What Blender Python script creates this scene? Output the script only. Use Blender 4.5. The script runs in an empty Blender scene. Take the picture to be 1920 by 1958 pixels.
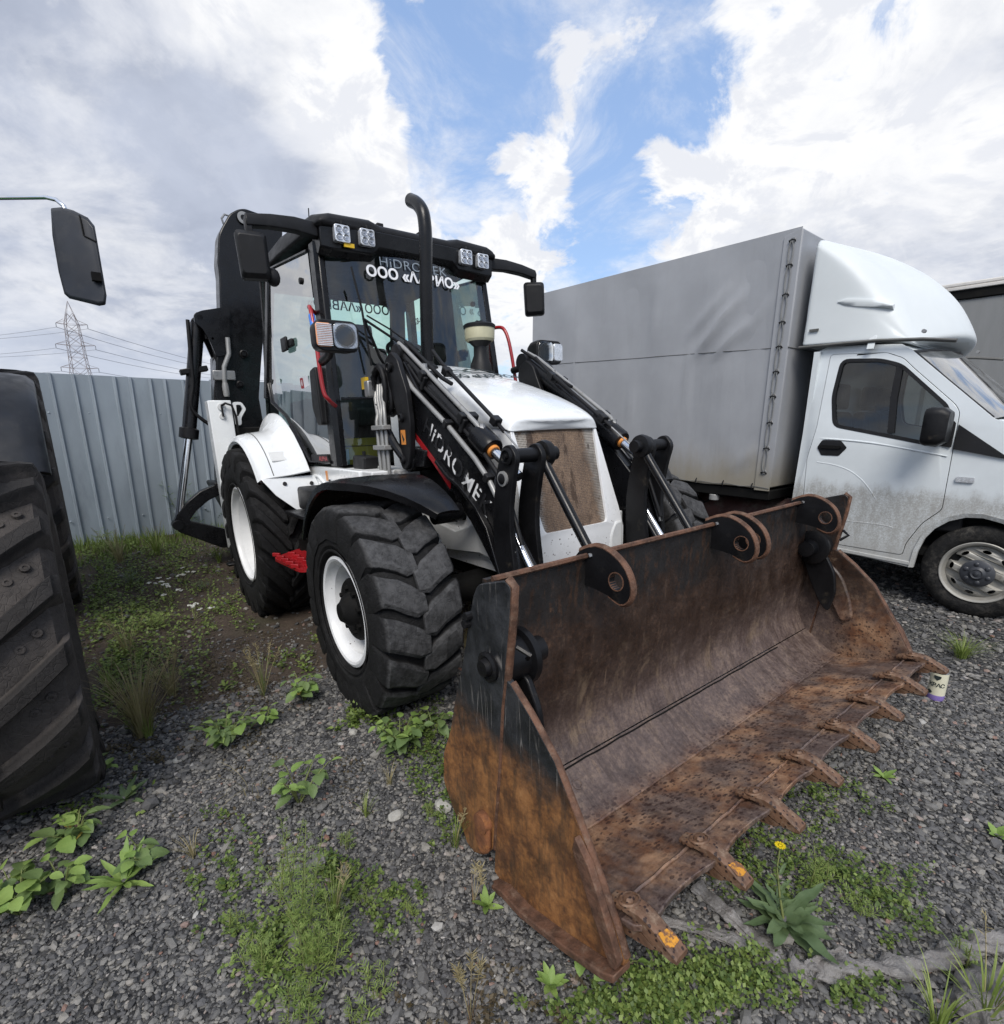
import bpy, bmesh, math, random
import numpy as np
from mathutils import Vector, Matrix
from math import sin, cos, pi, radians as R_

random.seed(7)
rng = np.random.default_rng(7)
scene = bpy.context.scene
COL = scene.collection

# ---------------------------------------------------------------- camera
cam_d = bpy.data.cameras.new("camera")
cam_d.sensor_fit = 'HORIZONTAL'
cam_d.sensor_width = 36.0
cam_d.lens = 990.912 * 36.0 / 1920.0
cam_d.shift_y = 70.76 / 1920.0
cam_d.clip_start = 0.05
cam_d.clip_end = 6000
cam = bpy.data.objects.new("camera", cam_d)
COL.objects.link(cam)
CAM_H, PITCH, ROLL = 1.4404, R_(14.1871), R_(0.0765)
fw = Vector((0, cos(PITCH), -sin(PITCH))); up0 = Vector((0, sin(PITCH), cos(PITCH))); rt0 = Vector((1, 0, 0))
rt = cos(ROLL) * rt0 + sin(ROLL) * up0
up = -sin(ROLL) * rt0 + cos(ROLL) * up0
cam.matrix_world = Matrix(((rt.x, up.x, -fw.x, 0), (rt.y, up.y, -fw.y, 0), (rt.z, up.z, -fw.z, CAM_H), (0, 0, 0, 1)))
scene.camera = cam

def view_dir(px, py):
    d = fw + (px - 960) / 990.912 * rt - (py - 979 - 70.76) / 990.912 * up
    return d.normalized()

# ---------------------------------------------------------------- colour management, light
scene.view_settings.view_transform = 'Standard'
scene.view_settings.look = 'None'
scene.view_settings.gamma = 1.0
scene.view_settings.use_curve_mapping = False
scene.view_settings.exposure = 1.22
scene.cycles.max_bounces = 8
scene.cycles.transparent_max_bounces = 12
scene.cycles.caustics_reflective = False
scene.cycles.caustics_refractive = False

SUN_EL, SUN_AZ = R_(50), R_(186)          # azimuth clockwise from +Y
sun_d = bpy.data.lights.new("sun", 'SUN')
sun_d.energy = 1.35
sun_d.angle = R_(28)
sun_d.color = (1.0, 0.95, 0.88)
sun = bpy.data.objects.new("sun", sun_d)
COL.objects.link(sun)
sv = Vector((sin(SUN_AZ) * cos(SUN_EL), cos(SUN_AZ) * cos(SUN_EL), sin(SUN_EL)))
sun.rotation_euler = sv.to_track_quat('Z', 'Y').to_euler()

# ---------------------------------------------------------------- node helpers
class NT:
    def __init__(s, tree):
        s.t = tree; s.n = tree.nodes; s.l = tree.links
    def new(s, typ, **kw):
        nd = s.n.new(typ)
        for k, v in kw.items():
            setattr(nd, k, v)
        return nd
    def link(s, a, b):
        s.l.new(a, b)
    def put(s, sock, v):
        if hasattr(v, 'is_output') or isinstance(v, bpy.types.NodeSocket):
            s.l.new(v, sock)
        elif isinstance(v, (tuple, list)) and len(v) == 3 and sock.type == 'RGBA':
            sock.default_value = (*v, 1)
        else:
            sock.default_value = v
    def math(s, op, a, b=0.0, c=0.0, clamp=False):
        nd = s.new('ShaderNodeMath', operation=op, use_clamp=clamp)
        s.put(nd.inputs[0], a); s.put(nd.inputs[1], b); s.put(nd.inputs[2], c)
        return nd.outputs[0]
    def vmath(s, op, a, b=(0, 0, 0)):
        nd = s.new('ShaderNodeVectorMath', operation=op)
        s.put(nd.inputs[0], a)
        if op == 'SCALE':
            s.put(nd.inputs['Scale'], b)
        else:
            s.put(nd.inputs[1], b)
        return nd.outputs['Value'] if op in ('DOT_PRODUCT', 'LENGTH') else nd.outputs[0]
    def smooth(s, x, a, b, lo=0.0, hi=1.0, kind='SMOOTHSTEP'):
        nd = s.new('ShaderNodeMapRange', interpolation_type=kind, clamp=True) if kind == 'LINEAR' else s.new('ShaderNodeMapRange', interpolation_type=kind)
        s.put(nd.inputs[0], x); s.put(nd.inputs[1], a); s.put(nd.inputs[2], b); s.put(nd.inputs[3], lo); s.put(nd.inputs[4], hi)
        return nd.outputs[0]
    def mix(s, f, a, b, blend='MIX'):
        nd = s.new('ShaderNodeMix', data_type='RGBA', blend_type=blend)
        s.put(nd.inputs[0], f); s.put(nd.inputs[6], a); s.put(nd.inputs[7], b)
        return nd.outputs[2]
    def noise(s, vec, scale, detail=4.0, rough=0.55, dist=0.0):
        nd = s.new('ShaderNodeTexNoise')
        if vec is not None:
            s.put(nd.inputs['Vector'], vec)
        s.put(nd.inputs['Scale'], scale); s.put(nd.inputs['Detail'], detail); s.put(nd.inputs['Roughness'], rough); s.put(nd.inputs['Distortion'], dist)
        return nd.outputs['Fac']
    def voronoi(s, vec, scale, feature='F1', rnd=1.0):
        nd = s.new('ShaderNodeTexVoronoi', feature=feature)
        s.put(nd.inputs['Vector'], vec); s.put(nd.inputs['Scale'], scale); s.put(nd.inputs['Randomness'], rnd)
        return nd
    def mapping(s, vec, scale=(1, 1, 1), loc=(0, 0, 0), rot=(0, 0, 0)):
        nd = s.new('ShaderNodeMapping')
        s.put(nd.inputs['Vector'], vec)
        nd.inputs['Scale'].default_value = scale; nd.inputs['Location'].default_value = loc; nd.inputs['Rotation'].default_value = rot
        return nd.outputs[0]
    def ramp(s, f, stops):
        nd = s.new('ShaderNodeValToRGB')
        s.put(nd.inputs[0], f)
        el = nd.color_ramp.elements
        while len(el) < len(stops):
            el.new(0.5)
        for e, (p, c) in zip(el, stops):
            e.position = p; e.color = (*c, 1)
        return nd.outputs[0]
    def xyz(s, vec):
        nd = s.new('ShaderNodeSeparateXYZ'); s.put(nd.inputs[0], vec)
        return nd.outputs
    def bump(s, h, strength=0.5, dist=0.01, normal=None):
        nd = s.new('ShaderNodeBump')
        s.put(nd.inputs['Height'], h); s.put(nd.inputs['Strength'], strength); s.put(nd.inputs['Distance'], dist)
        if normal is not None:
            s.put(nd.inputs['Normal'], normal)
        return nd.outputs[0]

# ---------------------------------------------------------------- world: Nishita sky with broken cumulus
world = bpy.data.worlds.new("World")
scene.world = world
world.use_nodes = True
w = NT(world.node_tree)
for n in list(w.n):
    w.n.remove(n)
SKY_S = 0.1
sky = w.new('ShaderNodeTexSky', sky_type='NISHITA')
sky.sun_disc = False
sky.sun_elevation = SUN_EL
sky.sun_rotation = SUN_AZ
sky.air_density = 1.0; sky.dust_density = 1.2; sky.ozone_density = 1.5
tc = w.new('ShaderNodeTexCoord')
D = w.vmath('NORMALIZE', tc.outputs['Generated'])
dz = w.xyz(D)[2]
# project on a cloud deck so that the clouds flatten towards the horizon
den = w.math('ADD', w.math('MAXIMUM', dz, 0.0), 0.35)
proj = w.vmath('SCALE', D, w.math('DIVIDE', 1.0, den))
def fbm(loc, sc, det=9.0, ro=.58, di=.35):
    return w.noise(w.mapping(proj, loc=loc), sc, det, ro, di)
n_big = fbm((0.4, 1.1, 0.2), 1.7)
n_mid = fbm((3.1, 1.7, 0.4), 4.6, 9.0, .62, .5)
# the same field sampled a little towards the sun: the difference models the puffs
off = tuple(sv * .055)
n_lit = fbm((3.1 + off[0], 1.7 + off[1], 0.4 + off[2]), 4.6, 9.0, .62, .5)
relief = w.math('SUBTRACT', n_mid, n_lit)
cov = w.math('ADD', w.math('MULTIPLY', w.math('SUBTRACT', n_big, .5), 1.15), w.math('MULTIPLY', w.math('SUBTRACT', n_mid, .5), 1.75))
cov = w.math('ADD', cov, .5)
def blob(px, py, rad_deg, wgt):
    dn = w.vmath('DOT_PRODUCT', D, tuple(view_dir(px, py)))
    return w.smooth(dn, cos(R_(rad_deg)), 1.0, 0.0, wgt)
def blobs(lst):
    acc = None
    for b in lst:
        o = blob(*b)
        acc = o if acc is None else w.math('ADD', acc, o)
    return acc
cov = w.math('ADD', cov, blobs([
    (800, 90, 12, -.28), (890, 230, 10, -.24), (1010, 30, 9, -.26), (1270, 320, 10, -.38), (1230, 170, 10, -.26), (1190, 450, 9, -.28), (1370, 130, 7, -.14),
    (1560, 70, 7, -.22), (1650, 100, 5, -.16), (1090, 545, 6, -.2), (850, 340, 6, -.22), (320, 480, 6, -.16), (95, 310, 3.2, -.30), (450, 40, 5, -.14),
    (230, 230, 30, .30), (600, 280, 12, .22), (1030, 230, 7, .20), (1040, 430, 7, .18), (1250, 335, 4, .34), (1130, 60, 5, .14), (1330, 40, 6, .10),
    (1430, 230, 10, .22), (1720, 380, 26, .42), (720, 430, 13, .22), (570, 80, 8, .24), (60, 600, 24, .22), (-500, 300, 45, .30), (1000, 560, 10, .2)]))
dens = w.math('MAXIMUM', w.smooth(cov, 0.40, 0.64), w.smooth(fbm((9.1, 4.4, 2.0), 2.9, 9.0, .66, .6), .40, .70, 0, .78))
thick = w.smooth(cov, 0.50, 0.95)
shade = w.math('ADD', w.math('MULTIPLY_ADD', fbm((7.3, 2.2, 5.0), 3.0, 8.0, .60, .35), 2.1, -.55), blobs([
    (200, 240, 28, .20), (520, 290, 13, .20), (60, 60, 18, .08), (-500, 300, 48, .18), (560, 60, 10, -.40), (760, 340, 13, -.40), (1020, 240, 13, -.40), (420, 110, 7, -.15), (680, 200, 7, -.25),
    (1450, 230, 14, -.22), (1880, 120, 12, -.12), (1780, 500, 14, .06), (1600, 420, 12, .0), (1700, 200, 10, .05), (880, 480, 14, -.3), (1150, 520, 14, -.35), (120, 440, 9, -.16), (330, 640, 14, -.04), (1280, 60, 12, -.4)]))
shade = w.math('ADD', shade, w.math('MULTIPLY', relief, -.55))
grey_f = w.math('MULTIPLY', thick, w.smooth(shade, 0.16, 1.02, 0, .94))
cl = w.mix(grey_f, (.432, .434, .440), w.mix(fbm((1.3, 8.2, 4.0), 3.4, 7.0, .58, .4), (.115, .135, .185), (.30, .325, .385)))
cl = w.mix(w.math('MULTIPLY', w.smooth(relief, -.03, .09, 0, .55), w.math('SUBTRACT', 1.0, w.math('MULTIPLY', grey_f, .75))), cl, (.31, .325, .365))
cl = w.vmath('SCALE', cl, 1.0 / SKY_S)
sk = w.mix(0.6, sky.outputs[0], (1.5, 2.2, 3.6))
haze = w.smooth(dz, 0.0, 0.20, 0.65, 0.0)
cl = w.mix(haze, cl, (2.75, 3.0, 3.5))
out = w.mix(dens, sk, cl)
out = w.mix(w.smooth(dz, 0.0, 0.10, 0.75, 0.0), out, (2.75, 3.0, 3.5))
bg = w.new('ShaderNodeBackground')
w.put(bg.inputs[0], out)
bg.inputs[1].default_value = SKY_S
wo = w.new('ShaderNodeOutputWorld')
w.link(bg.outputs[0], wo.inputs[0])

# ---------------------------------------------------------------- frames (metres): M = loader, T = cargo truck
def frame(rows, o):
    m = Matrix(rows).to_4x4()
    m.translation = Vector(o)
    return m
M_MAT = frame(((0.60848, 0.79250, -0.03950), (-0.79245, 0.60952, 0.02181), (0.04136, 0.01803, 0.99898)), (0.2044, 3.1838, 0.0))
T_YAW = R_(-50.5903)
T_MAT = Matrix.Translation((3.4779, 3.6347, 0)) @ Matrix.Rotation(T_YAW, 4, 'Z')
TR_MAT = Matrix.Translation((-1.841, 2.063, 0)) @ Matrix.Rotation(R_(-50), 4, 'Z')
CW = Vector((0, 0, CAM_H))
def ray_plane(px, py, z):
    d = view_dir(px, py)
    t = (z - CAM_H) / d.z
    return CW + d * t
def at_depth(px, py, dep):
    d = fw + (px - 960) / 990.912 * rt - (py - 1049.76) / 990.912 * up
    return CW + d * dep

# ---------------------------------------------------------------- terrain height
CTRL = np.array([(-.75, 2.45, .01), (.3, 3.2, .0), (1.155, 3.9, .03), (-2.07, 4.18, -.14), (.4, 6, -.10), (0.05, 1.42, -.135), (1.0, 2.15, -.12), (1.95, 2.88, -.095), (.45, .98, -.15),
                 (1.35, 1.7, -.15), (2.27, 2.38, -.14), (3.48, 3.63, 0), (5, 5, 0), (1.6, 6.3, 0), (-4.48, 6.19, 0), (-3.3, 7.3, 0), (-5.6, 5.1, 0), (-1.9, 1.85, -.08), (-1.2, 1.8, -.07), (0, 0, -.14), (-1.3, 1, -.11), (1.3, 1, -.15), (2.7, 2.9, -.12),
                 (-3, 3, -.05), (-6, 0, -.05), (6, 0, 0), (0, -6, -.1), (-9, 9, 0), (0, 14, 0), (9, 9, 0), (14, 0, 0), (-14, 2, 0), (0, -14, 0)])
def terrain(x, y):
    x = np.asarray(x, float); y = np.asarray(y, float)
    num = np.zeros_like(x); dn = np.full_like(x, 1e-4)
    for cx, cy, cz in CTRL:
        d2 = (x - cx) ** 2 + (y - cy) ** 2 + 0.05
        k = 1.0 / d2 ** 1.6
        num += k * cz; dn += k
    return num / dn
def ground_pt(px, py):
    z = -0.08
    for _ in range(6):
        p = ray_plane(px, py, z)
        z = float(terrain(p.x, p.y))
    return Vector((p.x, p.y, z))

# ---------------------------------------------------------------- mesh builder
class MB:
    def __init__(s):
        s.v = []; s.f = []
    def add(s, vs, fs):
        b = len(s.v)
        s.v += [tuple(v) for v in vs]
        s.f += [tuple(i + b for i in f) for f in fs]
        return s
    def box(s, x0, x1, y0, y1, z0, z1):
        return s.add([(x0, y0, z0), (x1, y0, z0), (x1, y1, z0), (x0, y1, z0), (x0, y0, z1), (x1, y0, z1), (x1, y1, z1), (x0, y1, z1)],
                     [(0, 3, 2, 1), (4, 5, 6, 7), (0, 1, 5, 4), (1, 2, 6, 5), (2, 3, 7, 6), (3, 0, 4, 7)])
    def obox(s, mat, dx, dy, dz):
        t = MB().box(-dx / 2, dx / 2, -dy / 2, dy / 2, -dz / 2, dz / 2)
        return s.add([mat @ Vector(v) for v in t.v], t.f)
    def prism(s, poly, ax, a, b):
        n = len(poly)
        def P(u, t):
            return {'x': (t, u[0], u[1]), 'y': (u[0], t, u[1]), 'z': (u[0], u[1], t)}[ax]
        vs = [P(u, a) for u in poly] + [P(u, b) for u in poly]
        fs = [tuple(range(n)), tuple(range(2 * n - 1, n - 1, -1))] + [(i, (i + 1) % n, n + (i + 1) % n, n + i) for i in range(n)]
        return s.add(vs, fs)
    def tube(s, pts, r, n=8, caps=True):
        pts = [Vector(p) for p in pts]
        m = len(pts)
        rs = r if isinstance(r, (list, tuple)) else [r] * m
        t0 = (pts[1] - pts[0]).normalized()
        u = t0.orthogonal().normalized()
        vs = []
        for i, p in enumerate(pts):
            t = (pts[min(i + 1, m - 1)] - pts[max(i - 1, 0)]).normalized()
            u = (u - t * u.dot(t)).normalized()
            v = t.cross(u)
            for k in range(n):
                a = 2 * pi * k / n
                vs.append(p + (u * cos(a) + v * sin(a)) * rs[i])
        fs = [(i * n + k, i * n + (k + 1) % n, (i + 1) * n + (k + 1) % n, (i + 1) * n + k) for i in range(m - 1) for k in range(n)]
        if caps:
            fs += [tuple(range(n - 1, -1, -1)), tuple(range((m - 1) * n, m * n))]
        return s.add(vs, fs)
    def cyl(s, p0, p1, r0, r1=None, n=20):
        return s.tube([p0, p1], [r0, r0 if r1 is None else r1], n)
    def lathe(s, prof, o, axis, n=40, closed=False, caps=True):
        o = Vector(o); ax = Vector(axis).normalized(); u = ax.orthogonal().normalized(); v = ax.cross(u)
        m = len(prof); vs = []
        for (r, h) in prof:
            for k in range(n):
                a = 2 * pi * k / n
                vs.append(o + ax * h + (u * cos(a) + v * sin(a)) * r)
        rng_ = range(m) if closed else range(m - 1)
        fs = [(i * n + k, i * n + (k + 1) % n, ((i + 1) % m) * n + (k + 1) % n, ((i + 1) % m) * n + k) for i in rng_ for k in range(n)]
        if not closed and caps:
            if prof[0][0] > 1e-6: fs.append(tuple(range(n - 1, -1, -1)))
            if prof[-1][0] > 1e-6: fs.append(tuple(range((m - 1) * n, m * n)))
        return s.add(vs, fs)
    def loft(s, secs, closed=True, caps=True):
        n = len(secs[0]); m = len(secs); vs = [p for q in secs for p in q]
        kk = range(n) if closed else range(n - 1)
        fs = [(i * n + k, i * n + (k + 1) % n, (i + 1) * n + (k + 1) % n, (i + 1) * n + k) for i in range(m - 1) for k in kk]
        if caps and closed:
            fs += [tuple(range(n - 1, -1, -1)), tuple(range((m - 1) * n, m * n))]
        return s.add(vs, fs)
    def sphere(s, c, r, n=12, m=8, sc=(1, 1, 1)):
        c = Vector(c); vs = []; fs = []
        for i in range(1, m):
            t = pi * i / m
            for k in range(n):
                a = 2 * pi * k / n
                vs.append((c.x + r * sc[0] * sin(t) * cos(a), c.y + r * sc[1] * sin(t) * sin(a), c.z + r * sc[2] * cos(t)))
        tb = len(vs); vs += [(c.x, c.y, c.z + r * sc[2]), (c.x, c.y, c.z - r * sc[2])]
        for i in range(m - 2):
            for k in range(n):
                fs.append((i * n + k, (i + 1) * n + k, (i + 1) * n + (k + 1) % n, i * n + (k + 1) % n))
        for k in range(n):
            fs.append((tb, k, (k + 1) % n)); fs.append((tb + 1, (m - 2) * n + (k + 1) % n, (m - 2) * n + k))
        return s.add(vs, fs)
    def xform(s, mat):
        s.v = [tuple(mat @ Vector(v)) for v in s.v]
        return s
    def mirror_y(s):
        s.v = [(x, -y, z) for x, y, z in s.v]
        s.f = [tuple(reversed(f)) for f in s.f]
        return s
    def mesh(s, name, mat, smooth=35, recalc=True):
        me = bpy.data.meshes.new(name)
        me.from_pydata(s.v, [], s.f)
        me.validate()
        if recalc:
            bm = bmesh.new(); bm.from_mesh(me)
            bmesh.ops.recalc_face_normals(bm, faces=bm.faces)
            bm.to_mesh(me); bm.free()
        if smooth:
            me.polygons.foreach_set('use_smooth', [True] * len(me.polygons))
            me.set_sharp_from_angle(angle=R_(smooth))
        for q in (mat if isinstance(mat, (list, tuple)) else [mat]):
            me.materials.append(q)
        return me
    def build(s, name, mat, parent=None, bevel=0.0, seg=2, smooth=35, recalc=True, matrix=None, **props):
        o = bpy.data.objects.new(name, s.mesh(name, mat, smooth, recalc))
        COL.objects.link(o)
        if parent is not None:
            o.parent = parent
        if matrix is not None:
            o.matrix_local = matrix
        if bevel:
            bv = o.modifiers.new('bevel', 'BEVEL')
            bv.width = bevel; bv.segments = seg; bv.limit_method = 'ANGLE'; bv.angle_limit = R_(40)
            bv.harden_normals = False
        for k, v in props.items():
            o[k] = v
        return o

def curve3(pts, k=5):
    pts = [Vector(p) for p in pts]
    out = []
    for i in range(len(pts) - 1):
        p0, p1, p2, p3 = pts[max(0, i - 1)], pts[i], pts[i + 1], pts[min(len(pts) - 1, i + 2)]
        for q in range(k):
            t = q / k
            out.append(.5 * ((2 * p1) + (-p0 + p2) * t + (2 * p0 - 5 * p1 + 4 * p2 - p3) * t * t + (-p0 + 3 * p1 - 3 * p2 + p3) * t ** 3))
    out.append(pts[-1])
    return out

def empty(name, mat=None, parent=None, **props):
    o = bpy.data.objects.new(name, None)
    o.empty_display_size = 0.1
    COL.objects.link(o)
    if parent is not None:
        o.parent = parent
    if mat is not None:
        o.matrix_local = mat
    for k, v in props.items():
        o[k] = v
    return o

def plate_mesh(outer, holes=()):
    """triangulated 2-D plate with holes -> (verts2d, faces)"""
    cu = bpy.data.curves.new('tmp', 'CURVE'); cu.dimensions = '2D'; cu.fill_mode = 'BOTH'
    for loop in (outer, *holes):
        sp = cu.splines.new('POLY'); sp.points.add(len(loop) - 1)
        for q, (a, b) in zip(sp.points, loop):
            q.co = (a, b, 0, 1)
        sp.use_cyclic_u = True
    ob = bpy.data.objects.new('tmp', cu)
    COL.objects.link(ob)
    dg = bpy.context.evaluated_depsgraph_get()
    me = bpy.data.meshes.new_from_object(ob.evaluated_get(dg))
    vs = [(v.co.x, v.co.y) for v in me.vertices]; fs = [tuple(p.vertices) for p in me.polygons]
    bpy.data.objects.remove(ob); bpy.data.curves.remove(cu); bpy.data.meshes.remove(me)
    return vs, fs
def plate(outer, holes, ax, a, b):
    """thick plate with holes, extruded along ax from a to b"""
    vs, fs = plate_mesh(outer, holes)
    n = len(vs)
    def P(u, t):
        return {'x': (t, u[0], u[1]), 'y': (u[0], t, u[1]), 'z': (u[0], u[1], t)}[ax]
    mb = MB()
    mb.add([P(u, a) for u in vs] + [P(u, b) for u in vs], [])
    edge = {}
    for f in fs:
        for i in range(len(f)):
            e = (f[i], f[(i + 1) % len(f)])
            edge[e] = 1
    fl = [tuple(f) for f in fs] + [tuple(n + i for i in reversed(f)) for f in fs]
    for (i, j) in edge:
        if (j, i) not in edge:
            fl.append((j, i, n + i, n + j))
    mb.f = fl
    return mb
def rrect(x0, x1, z0, z1, r, n=5):
    pts = []
    for cx, cz, a0 in ((x1 - r, z1 - r, 0), (x0 + r, z1 - r, 90), (x0 + r, z0 + r, 180), (x1 - r, z0 + r, 270)):
        for i in range(n + 1):
            a = R_(a0 + 90 * i / n)
            pts.append((cx + r * cos(a), cz + r * sin(a)))
    return pts
def round_poly(poly, r, n=4):
    out = []
    m = len(poly)
    for i in range(m):
        p0, p1, p2 = (Vector(poly[(i - 1) % m]), Vector(poly[i]), Vector(poly[(i + 1) % m]))
        a = (p0 - p1); b = (p2 - p1)
        d = min(r, a.length * 0.45, b.length * 0.45)
        if d < 1e-4:
            out.append(tuple(p1)); continue
        A = p1 + a.normalized() * d; B = p1 + b.normalized() * d
        for k in range(n + 1):
            t = k / n
            out.append(tuple((1 - t) ** 2 * A + 2 * t * (1 - t) * p1 + t * t * B))
    return out
def circ2(cx, cy, r, n=20):
    return [(cx + r * cos(2 * pi * k / n), cy + r * sin(2 * pi * k / n)) for k in range(n)]
def inset(poly, d):
    m = len(poly); out = []
    area = sum(poly[i][0] * poly[(i + 1) % m][1] - poly[(i + 1) % m][0] * poly[i][1] for i in range(m))
    sg = 1 if area > 0 else -1
    for i in range(m):
        p0, p1, p2 = Vector(poly[i - 1]), Vector(poly[i]), Vector(poly[(i + 1) % m])
        e1 = p1 - p0; e2 = p2 - p1
        if e1.length < 1e-6 or e2.length < 1e-6:
            out.append(tuple(p1)); continue
        e1.normalize(); e2.normalize()
        n1 = Vector((-e1.y, e1.x)) * sg; n2 = Vector((-e2.y, e2.x)) * sg
        nn = (n1 + n2)
        nn = nn / max(0.4, nn.length_squared / 2 if nn.length_squared > 0 else 1)
        out.append((p1.x + nn.x * d, p1.y + nn.y * d))
    return out
def text(body, size, mat, name, parent, matrix, ax='CENTER', ex=0.0006, bold=0.0, sx=1.0, space=1.0):
    cu = bpy.data.curves.new(name, 'FONT')
    cu.body = body; cu.size = size; cu.align_x = ax; cu.align_y = 'CENTER'; cu.extrude = ex; cu.offset = bold; cu.space_character = space
    cu.resolution_u = 4
    cu.materials.append(mat)
    tmp = bpy.data.objects.new('tmp', cu); COL.objects.link(tmp)
    dg = bpy.context.evaluated_depsgraph_get()
    me = bpy.data.meshes.new_from_object(tmp.evaluated_get(dg))
    bpy.data.objects.remove(tmp)
    me.name = name
    if sx != 1.0:
        me.transform(Matrix.Diagonal((sx, 1, 1, 1)))
        if sx < 0:
            me.flip_normals()
    if not me.materials:
        me.materials.append(mat)
    o = bpy.data.objects.new(name, me)
    COL.objects.link(o)
    o.parent = parent
    o.matrix_local = matrix
    return o
def basis(o, ex, ey):
    ex = Vector(ex).normalized(); ey = Vector(ey); ey = (ey - ex * ey.dot(ex)).normalized(); ez = ex.cross(ey)
    return Matrix(((ex.x, ey.x, ez.x, o[0]), (ex.y, ey.y, ez.y, o[1]), (ex.z, ey.z, ez.z, o[2]), (0, 0, 0, 1)))
# ---------------------------------------------------------------- materials
def mat(name, col, rough=0.5, metal=0.0, var=0.12, vscale=6.0, dirt=None, bump=0.0, bscale=60.0, coat=0.0, spec=0.5, stretch=(1, 1, 1)):
    m = bpy.data.materials.new(name); m.use_nodes = True
    t = NT(m.node_tree); b = t.n['Principled BSDF']
    oc = t.new('ShaderNodeTexCoord').outputs['Object']
    oc = t.mapping(oc, scale=stretch)
    n = t.noise(oc, vscale, 6.0, 0.6)
    c = t.mix(t.smooth(n, 0.3, 0.7), tuple(q * (1 - var) for q in col), tuple(min(1, q * (1 + var)) for q in col))
    if dirt:
        dcol, lo, hi, dsc = dirt
        dn = t.noise(oc, dsc, 8.0, 0.68)
        c = t.mix(t.smooth(dn, lo, hi), c, dcol)
    t.put(b.inputs['Base Color'], c)
    t.put(b.inputs['Roughness'], t.smooth(t.noise(oc, vscale * 2.3, 5.0), 0.3, 0.7, max(0.03, rough - 0.08), min(1, rough + 0.08)))
    b.inputs['Metallic'].default_value = metal
    b.inputs['Coat Weight'].default_value = coat
    b.inputs['Coat Roughness'].default_value = 0.08
    b.inputs['Specular IOR Level'].default_value = spec
    if bump:
        t.put(b.inputs['Normal'], t.bump(t.noise(oc, bscale, 5.0, 0.6), bump, 0.01))
    return m, t, b, oc

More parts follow.
